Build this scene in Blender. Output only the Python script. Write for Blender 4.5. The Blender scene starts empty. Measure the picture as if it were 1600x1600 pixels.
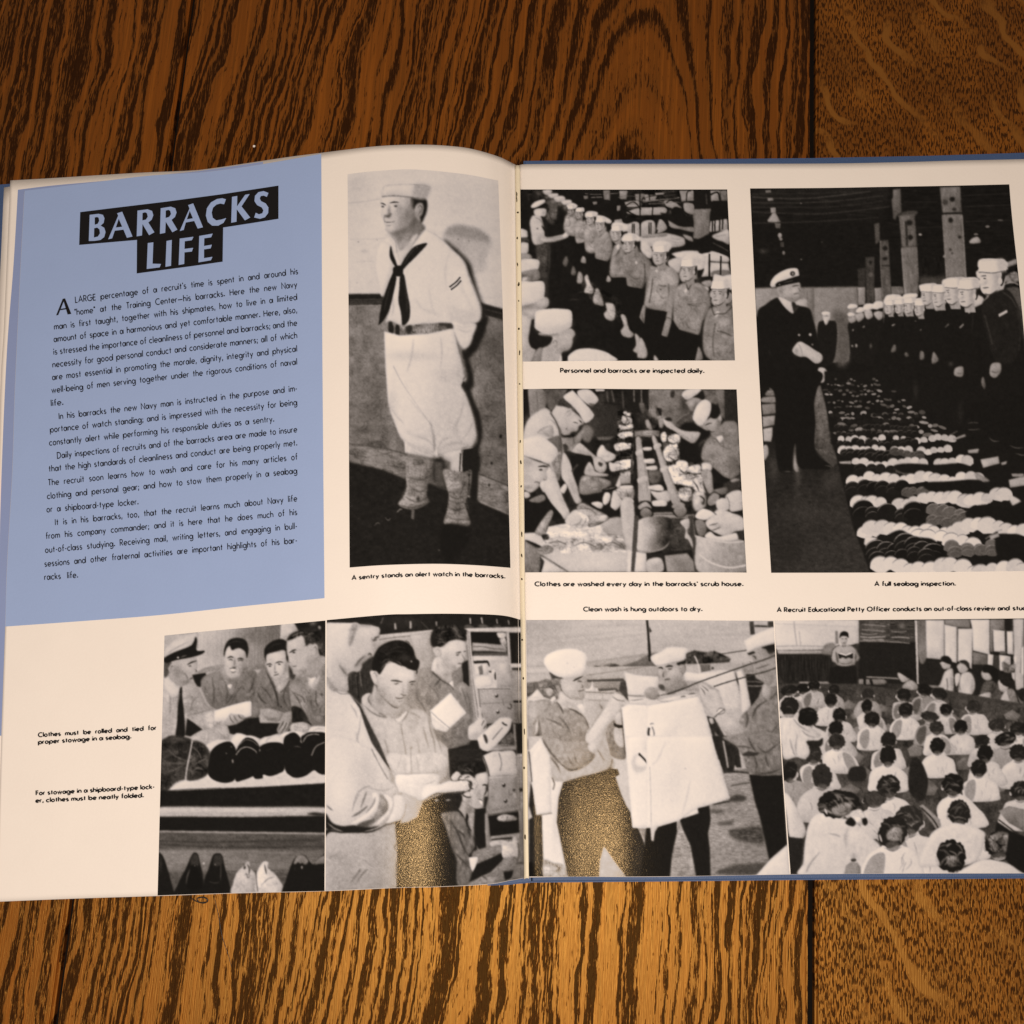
import bpy, bmesh, math, random
import numpy as np
from mathutils import Matrix, Vector

random.seed(4)
S = bpy.context.scene
COL = S.collection

# ------------------------------------------------------------ camera, light
F_PX, HALF = 1715.0, 800.0            # focal length and half width in photo pixels
CAM_H = 0.44                          # the phone was held 44 cm above the table
VP = (1283.6, -7319.0)                # where the table boards' edges converge
yc = Vector(((VP[0] - HALF) / F_PX, (HALF - VP[1]) / F_PX, -1.0)).normalized()
zc = Vector((0.0, (1.0) / ((HALF - VP[1]) / F_PX), 1.0)).normalized()
xc = yc.cross(zc).normalized()
zc = xc.cross(yc).normalized()
R = Matrix((xc, yc, zc))              # camera axes -> world axes
cam_d = bpy.data.cameras.new('camera')
cam = bpy.data.objects.new('camera', cam_d)
COL.objects.link(cam)
cam.matrix_world = Matrix.Translation((0, 0, CAM_H)) @ R.to_4x4()
cam_d.sensor_width = 36.0
cam_d.sensor_fit = 'HORIZONTAL'
cam_d.lens = 36.0 * F_PX / (2 * HALF)
cam_d.clip_start, cam_d.clip_end = 0.01, 20.0
S.camera = cam

world = bpy.data.worlds.new('World')
S.world = world
world.use_nodes = True
bg = world.node_tree.nodes['Background']
bg.inputs[0].default_value = (1.0, 0.84, 0.70, 1)     # warm room light
bg.inputs[1].default_value = 0.17

lamp_d = bpy.data.lights.new('phone_flash', 'AREA')
lamp_d.shape = 'DISK'
lamp_d.size = 0.03
lamp_d.energy = 4.55
lamp_d.color = (1.0, 0.875, 0.755)
lamp = bpy.data.objects.new('phone_flash', lamp_d)
COL.objects.link(lamp)
lamp.location = (-0.004, -0.095, 0.68)
lamp.rotation_euler = (math.radians(9), 0, 0)

S.view_settings.view_transform = 'Standard'
S.view_settings.look = 'None'
S.view_settings.exposure = 0.0
S.view_settings.gamma = 1.0
S.view_settings.use_curve_mapping = False
S.render.engine = 'CYCLES'


# ---------------------------------------------------------------- ink painter
# The half-tone pictures printed on the pages are drawn here as grey values
# (0 = solid ink, 100 = bare paper).  They become colour attributes of the
# printed sheets.
CW = 1660
CANVAS = np.full((CW, CW), 100.0, np.float32)
_rs = np.random.RandomState(7)


def catmull(P, closed, n=6):
    P = np.asarray(P, float)
    m = len(P)
    if m < 3:
        return P
    out = []
    t = (np.arange(n) / n)[:, None]
    for i in range(m if closed else m - 1):
        if closed:
            a, b, c, d = P[i - 1], P[i], P[(i + 1) % m], P[(i + 2) % m]
        else:
            a, b, c, d = P[max(i - 1, 0)], P[i], P[i + 1], P[min(i + 2, m - 1)]
        out.append(0.5 * (2 * b + (c - a) * t + (2 * a - 5 * b + 4 * c - d) * t ** 2 + (3 * b - a - 3 * c + d) * t ** 3))
    out = np.concatenate(out)
    return out if closed else np.vstack([out, P[-1:]])


def box_blur(a, r):
    if r < 0.3:
        return a
    k = int(math.ceil(r))
    x = np.arange(-2 * k, 2 * k + 1)
    w = np.exp(-0.5 * (x / r) ** 2)
    w /= w.sum()
    for ax in (0, 1):
        pad = [(0, 0), (0, 0)]
        pad[ax] = (2 * k, 2 * k)
        p = np.pad(a, pad, mode='edge')
        o = np.zeros_like(a)
        for i, wi in enumerate(w):
            sl = [slice(None), slice(None)]
            sl[ax] = slice(i, i + a.shape[ax])
            o += wi * p[tuple(sl)]
        a = o
    return a


def coverage(P, blur):
    """Anti-aliased coverage of a closed outline: (x0, y0, mask)."""
    m = int(3 * blur) + 2
    x0, y0 = max(int(P[:, 0].min()) - m, 0), max(int(P[:, 1].min()) - m, 0)
    x1, y1 = min(int(P[:, 0].max()) + m + 1, CW), min(int(P[:, 1].max()) + m + 1, CW)
    if x1 <= x0 or y1 <= y0:
        return None
    S = 3
    w, h = (x1 - x0) * S, (y1 - y0) * S
    ins = np.zeros((h, w), bool)
    Q = (P - (x0, y0)) * S
    X = np.arange(w)[None, :] + 0.5
    for (ax, ay), (bx, by) in zip(Q, np.roll(Q, -1, 0)):
        if ay == by:
            continue
        if ay > by:
            ax, ay, bx, by = bx, by, ax, ay
        j0, j1 = max(int(math.ceil(ay - 0.5)), 0), min(int(math.ceil(by - 0.5)), h)
        if j1 <= j0:
            continue
        yy = np.arange(j0, j1) + 0.5
        xc = ax + (yy - ay) / (by - ay) * (bx - ax)
        ins[j0:j1] ^= X < xc[:, None]
    cov = ins.reshape(y1 - y0, S, x1 - x0, S).mean((1, 3)).astype(np.float32)
    return x0, y0, box_blur(cov, blur)


def lay(P, grey, blur, alpha=1.0, grad=None, model=False):
    r = coverage(P, blur)
    if r is None:
        return
    x0, y0, c = r
    h, w = c.shape
    reg = CANVAS[y0:y0 + h, x0:x0 + w]
    if grad is not None:
        g2, (ax, ay), (bx, by) = grad
        X, Y = np.meshgrid(np.arange(w) + x0, np.arange(h) + y0)
        d = (bx - ax) ** 2 + (by - ay) ** 2
        t = np.clip(((X - ax) * (bx - ax) + (Y - ay) * (by - ay)) / d, 0, 1)
        grey = grey + (g2 - grey) * t
    reg += (grey - reg) * (c * alpha)
    lo = min(grey, grad[0]) if grad is not None and np.isscalar(grey) else np.min(grey)
    if model and lo >= 40 and min(h, w) > 9 and alpha > 0.8:      # rounded edge tone
        rad = min(max(0.1 * min(h, w), 0.9), 3.5)
        soft = box_blur(c, rad)
        k = int(rad * 0.6) + 1
        far = np.roll(np.roll(soft, k, 0), k, 1)              # light falls from the upper left
        X, Y = np.meshgrid(np.linspace(-1, 1, w), np.linspace(-1, 1, h))
        amp = 1.0 if lo < 86 else 0.45
        reg += c * amp * (2.6 * cells(h, w, max(5, w * 0.28), max(5, h * 0.28)) - 4.0 * X - 3.0 * Y)
        reg -= c * lo * (0.16 * (1 - soft) - 0.14 * np.clip(soft - far, -0.5, 0.3))


def ribbon(P, w, taper=False):
    d = np.gradient(P, axis=0)
    n = np.stack([-d[:, 1], d[:, 0]], 1)
    n /= np.maximum(np.linalg.norm(n, axis=1, keepdims=True), 1e-9)
    k = np.full((len(P), 1), w / 2)
    if taper:
        t = np.linspace(0, 1, len(P))[:, None]
        k = k * (0.25 + 0.75 * np.sin(math.pi * t))
    return np.vstack([P + n * k, (P - n * k)[::-1]])


def ell(x, y, rx, ry, rot, n=28):
    a = np.linspace(0, 2 * math.pi, n, endpoint=False)
    r = math.radians(rot)
    ex, ey = rx * np.cos(a), ry * np.sin(a)
    return np.stack([x + ex * math.cos(r) - ey * math.sin(r), y + ex * math.sin(r) + ey * math.cos(r)], 1)


def cells(h, w, sx, sy):
    """Smooth random field with cells of sx by sy."""
    gh, gw = int(h / sy) + 4, int(w / sx) + 4
    g = _rs.randn(gh, gw)
    yy, xx = np.arange(h) / sy, np.arange(w) / sx
    iy, ix = yy.astype(int), xx.astype(int)
    fy, fx = (yy - iy)[:, None], (xx - ix)[None, :]
    fy, fx = fy * fy * (3 - 2 * fy), fx * fx * (3 - 2 * fx)
    a, b = g[iy][:, ix], g[iy][:, ix + 1]
    c, d = g[iy + 1][:, ix], g[iy + 1][:, ix + 1]
    return (a * (1 - fx) + b * fx) * (1 - fy) + (c * (1 - fx) + d * fx) * fy


def grain(P, amp, sx, sy):
    r = coverage(P, 1.0)
    if r is None:
        return
    x0, y0, c = r
    h, w = c.shape
    f = 0.5 * amp * cells(h, w, sx, sy)
    if amp >= 3 and max(sx, sy) < 5:                          # creased cloth, crumpled things
        r1 = cells(h, w, 7 * sx / max(sx, sy) + 2, 7 * sy / max(sx, sy) + 2)
        r2 = cells(h, w, 13, 10)
        f = f + amp * (0.9 - 2.6 * np.exp(-(r1 / 0.16) ** 2)) * 0.55 + 1.1 * amp * np.clip(r2, -1.5, 1.5)
    CANVAS[y0:y0 + h, x0:x0 + w] += c * f


def dab(x, y, rx, ry, rot, grey, alpha):
    R = max(rx, ry) * 2.6
    x0, y0, x1, y1 = max(int(x - R), 0), max(int(y - R), 0), min(int(x + R) + 1, CW), min(int(y + R) + 1, CW)
    if x1 <= x0 or y1 <= y0:
        return
    X, Y = np.meshgrid(np.arange(x0, x1) - x, np.arange(y0, y1) - y)
    r = math.radians(rot)
    u, v = (X * math.cos(r) + Y * math.sin(r)) / rx, (-X * math.sin(r) + Y * math.cos(r)) / ry
    w = alpha * np.exp(-0.9 * (u * u + v * v))
    reg = CANVAS[y0:y1, x0:x1]
    reg += (grey - reg) * w


def hair(x, y, rx, ry, rot, base=13):
    """A head of combed dark hair seen from behind or above."""
    P = ell(x, y, rx, ry, rot, 40)
    P = P + (P - (x, y)) * (0.045 * _rs.randn(len(P), 1))
    lay(catmull(P, True, 3), base, 0.7)
    for _ in range(int(5 + rx * 0.5) if rx > 16 else 3):
        a = _rs.uniform(0, 2 * math.pi)
        q = _rs.uniform(0.1, 0.75)
        cx, cy = x + rx * q * math.cos(a), y + ry * q * math.sin(a)
        b = rot + _rs.uniform(-50, 50)
        L = rx * _rs.uniform(0.2, 0.45)
        dx, dy = L * math.cos(math.radians(b)), L * math.sin(math.radians(b))
        mid = (cx + dy * 0.25, cy - dx * 0.25)
        lay(ribbon(catmull([(cx - dx, cy - dy), mid, (cx + dx, cy + dy)], False), rx * _rs.uniform(0.08, 0.17), True),
            _rs.choice([7, 28, 36, 46, 58] if rx > 16 else [6, 22, 30, 34]), 0.7, 0.7)


def paint(src):
    ox, oy, s = 0.0, 0.0, 1.0
    for ln in src.strip().splitlines():
        tk = ln.split()
        if not tk or tk[0].startswith('#'):
            continue
        k, v = tk[0], [float(q) for q in tk[1:]]
        if k == '@':
            ox, oy, s = v
            continue
        T = lambda q: np.asarray(q, float).reshape(-1, 2) / s + (ox, oy)
        if k in 'pc':
            P = T(v[2:])
            lay(catmull(P, True) if k == 'c' else P, v[0], v[1], model=True)
        elif k in 'PC':                                   # with alpha
            P = T(v[3:])
            lay(catmull(P, True) if k == 'C' else P, v[0], v[1], v[2])
        elif k in 'gq':                                   # linear blend of two greys
            A, P = T(v[3:7]), T(v[7:])
            lay(catmull(P, True) if k == 'q' else P, v[0], v[2], 1.0, (v[1], A[0], A[1]), True)
        elif k == 'l':
            lay(ribbon(catmull(T(v[3:]), False), v[1]), v[0], v[2])
        elif k == 'm':                                    # tapered, translucent
            lay(ribbon(catmull(T(v[4:]), False), v[1], True), v[0], v[2], v[3])
        elif k == 'e':
            x, y = T(v[2:4])[0]
            lay(ell(x, y, v[4] / s, v[5] / s, v[6] if len(v) > 6 else 0), v[0], v[1])
        elif k == 'd':
            x, y = T(v[2:4])[0]
            dab(x, y, v[4] / s, v[5] / s, v[6] if len(v) > 6 else 0, v[0], v[1])
        elif k == 't':
            grain(T(v[3:]), v[0], v[1], v[2])
        elif k == 'H':
            x, y = T(v[0:2])[0]
            hair(x, y, v[2] / s, v[3] / s, v[4] if len(v) > 4 else 0, v[5] if len(v) > 5 else 13)
        elif k == 'S':                                    # sailor's head: x y h dir face
            (x, y), hh = T(v[:2])[0], v[2] / s
            sd = v[3] if len(v) > 3 else 1
            fg = v[4] if len(v) > 4 else 74
            U = lambda *q: np.array(q, float).reshape(-1, 2) * (hh * sd, hh) + (x, y)
            lay(U(-.2, .3, .32, .25, .42, .85, -.14, .85), fg - 16, .5)
            lay(catmull(U(.18, -.46, .5, -.5, .58, -.2, .46, .2, .36, .1, .3, -.2), True), 9, .5)
            lay(catmull(U(-.38, -.4, -.42, -.12, -.52, .07, -.42, .14, -.43, .3, -.3, .52, -.04, .56, .26, .34, .38, 0, .36, -.42), True), fg, .5)
            lay(catmull(U(.08, -.3, .36, -.42, .38, 0, .26, .34, -.04, .56, .1, .25), True), fg - 24, .09 * hh, .75)
            lay(ell(*U(.36, .02)[0], .09 * hh, .15 * hh, 0), fg - 4, .4)
            prof = len(v) > 5
            for a in ((-.40, -.19, -.22, -.21), (-.08, -.22, .14, -.18))[:1 if prof else 2]:
                lay(ribbon(U(*a), max(.05 * hh, .8)), 24, .4, .8)
            for a in ((-.29, -.09), (.02, -.08))[:1 if prof else 2]:
                lay(ell(*U(*a)[0], max(.06 * hh, .55), max(.03 * hh, .4), 0), 24, .4, .85)
            lay(catmull(U(-.2, -.05, -.22, .14, -.42, .16, -.3, .1), True), fg - 26, .04 * hh, .8)
            lay(ribbon(catmull(U(-.38, .31, -.25, .3, -.1, .29), False), max(.05 * hh, .8), True), 26, .4, .85)
            lay(ribbon(catmull(U(-.28, .54, -.04, .6, .24, .4), False), max(.08 * hh, .9), True), 26, .5, .7)
            lay(catmull(U(-.5, -.36, -.46, -.6, -.4, -.84, -.1, -.9, .3, -.9, .56, -.86, .58, -.62, .6, -.42, .3, -.36, 0, -.33), True, 3), 94, .4)
            lay(catmull(U(.24, -.88, .56, -.86, .6, -.42, .3, -.37), True, 3), 76, .05 * hh, .7)
            lay(ribbon(catmull(U(-.5, -.36, 0, -.32, .3, -.36, .6, -.42), False), max(.05 * hh, .8)), 40, .4, .8)
            lay(ribbon(catmull(U(-.4, -.82, 0, -.86, .54, -.83), False), .7), 70, .3, .6)
        elif k == 'M':                                    # man seen from behind: x y rx ry shirt lean turn
            (x, y), rx, ry = T(v[:2])[0], v[2] / s, v[3] / s
            g, lean, turn = (list(v[4:]) + [82, 0, 0][len(v) - 4:])[:3]
            r = 0.5 * (rx + ry)
            Q = np.array([(-.42, .6), (-.55, 1.0), (-1.25, 1.35), (-1.75, 2.0), (-1.95, 3.0), (-1.7, 4.0), (1.7, 4.0), (1.95, 3.0), (1.7, 2.0), (1.2, 1.3), (.5, .95), (.42, .6)])
            Q = Q * (1.13, 1.0) + _rs.uniform(-.14, .14, Q.shape)
            Q[:, 0] += lean * (Q[:, 1] - .6)
            lay(catmull(Q * r + (x, y), True, 4), g, 0.6, model=True)
            side = 1 if (turn or _rs.uniform(-1, 1)) > 0 else -1
            if _rs.rand() < 0.6:
                E = np.array([(.5, 1.5), (1.2, 1.5), (1.75, 2.2), (1.9, 3.2), (1.3, 4.0), (.7, 3.2)]) * (side, 1)
                E[:, 0] += lean * (E[:, 1] - .6)
                lay(catmull(E * r + (x, y), True, 4), g - 34, 0.8, 0.75)
            for _ in range(5):
                a, b = _rs.uniform(-1.3, 1.3), _rs.uniform(1.3, 3.2)
                F = np.array([(a, b), (a * 0.9 + _rs.uniform(-.2, .2), b + .35), (a * 0.7, b + .8)])
                F[:, 0] += lean * (F[:, 1] - .6)
                lay(ribbon(catmull(F * r + (x, y), False), max(r * .09, 1.0), True), g - 30, 0.7, 0.6)
            lay(ell(x + turn * rx * .3, y + ry * .72, rx * .55, ry * .5, 0), 60, 0.6)
            lay(ribbon(catmull(np.array([(-.6, 1.05), (0, 1.22), (.6, 1.0)]) * r + (x, y), False), max(r * .08, .9), True), g - 36, 0.5, 0.8)
            for sd in (-1, 1):
                if turn * sd > -0.4:
                    lay(ell(x + sd * rx * .97, y + ry * .3, rx * .16, ry * .26, 0), 70, 0.4)
            if abs(turn) > 0.4:
                lay(ell(x + turn * rx * .62, y + ry * .28, rx * .5, ry * .6, 0), 72, 0.7)
            hair(x - turn * rx * .15, y, rx, ry, _rs.uniform(-15, 25), _rs.choice([9, 11, 13, 18]))
            lay(ell(x, y + ry * .82, rx * .5, ry * .22, 0), 44, 1.0, 0.6)
        elif k == 'B':                                    # row of rolled clothes: n r grey arc x0 y0 x1 y1
            n, r, g, arc = int(v[0]), v[1] * (0.9 if v[2] > 70 else 1), v[2], v[3]
            (xa, ya), (xb, yb) = T(v[4:8])
            ph, wv = _rs.uniform(0, 6), _rs.uniform(.5, 1.1)
            for i in range(n):
                if g > 40 and r < 12 and _rs.rand() < 0.07:
                    continue
                f = i / max(n - 1, 1)
                x = xa + (xb - xa) * f + _rs.uniform(-.25, .25) * r
                y = ya + (yb - ya) * f + (_rs.uniform(-.25, .25) + .32 * math.sin(ph + wv * i)) * r
                rr = r * _rs.uniform(0.75, 1.2)
                gg = g + _rs.uniform(-5, 5) * (1 if g > 40 else 0.5)
                if r * 1.0 < 6 and g > 40:                        # far rows: broken flecks
                    if _rs.rand() < 0.72:
                        lay(ell(x, y + _rs.uniform(-.7, .7) * r, rr * _rs.uniform(.7, 1.5), rr * _rs.uniform(.4, .8), _rs.uniform(-20, 20), 10),
                            g + _rs.uniform(-22, 18), 0.4, _rs.uniform(.6, 1))
                    continue
                top = ell(x, y, rr, rr * 0.95, 0)[14:]
                P = np.vstack([top, [(x + rr, y + rr * 0.35), (x + rr * .5, y + rr * _rs.uniform(.55, .8)), (x - rr * .4, y + rr * _rs.uniform(.5, .75)), (x - rr, y + rr * 0.3)]])
                lay(P, max(gg, 6), 0.4)
                if arc >= 0 and rr > 2:
                    A = top[2:-1] if g > 40 else top[1:-3] + (0.4, 0.8)
                    lay(ribbon(A, max((0.15 if g > 40 else 0.09) * rr, 0.9), True), arc - (14 if g > 40 else 0), 0.4, 0.85)
                    if rr > 7 and g < 40 and i % 3 != 2:
                        lay(ribbon(A + (0.3, rr * 0.6), 1.1, True), arc - 15, 0.4, 0.7)
        else:
            raise ValueError(ln)


def finish_canvas():
    global CANVAS
    CANVAS = box_blur(CANVAS, 0.5)
    t = np.clip(CANVAS / 100, 0, 1)
    CANVAS = 100 * (t + 0.16 * t * (1 - t) * (2 * t - 0.75) * 2)
    mid = np.clip(CANVAS * (100 - CANVAS) / 1500.0, 0.15, 1.4)
    CANVAS += mid * (1.6 * cells(CW, CW, 1.6, 1.6) + 1.1 * cells(CW, CW, 5, 5))
    CANVAS = np.clip(CANVAS, 0, 100)


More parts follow.
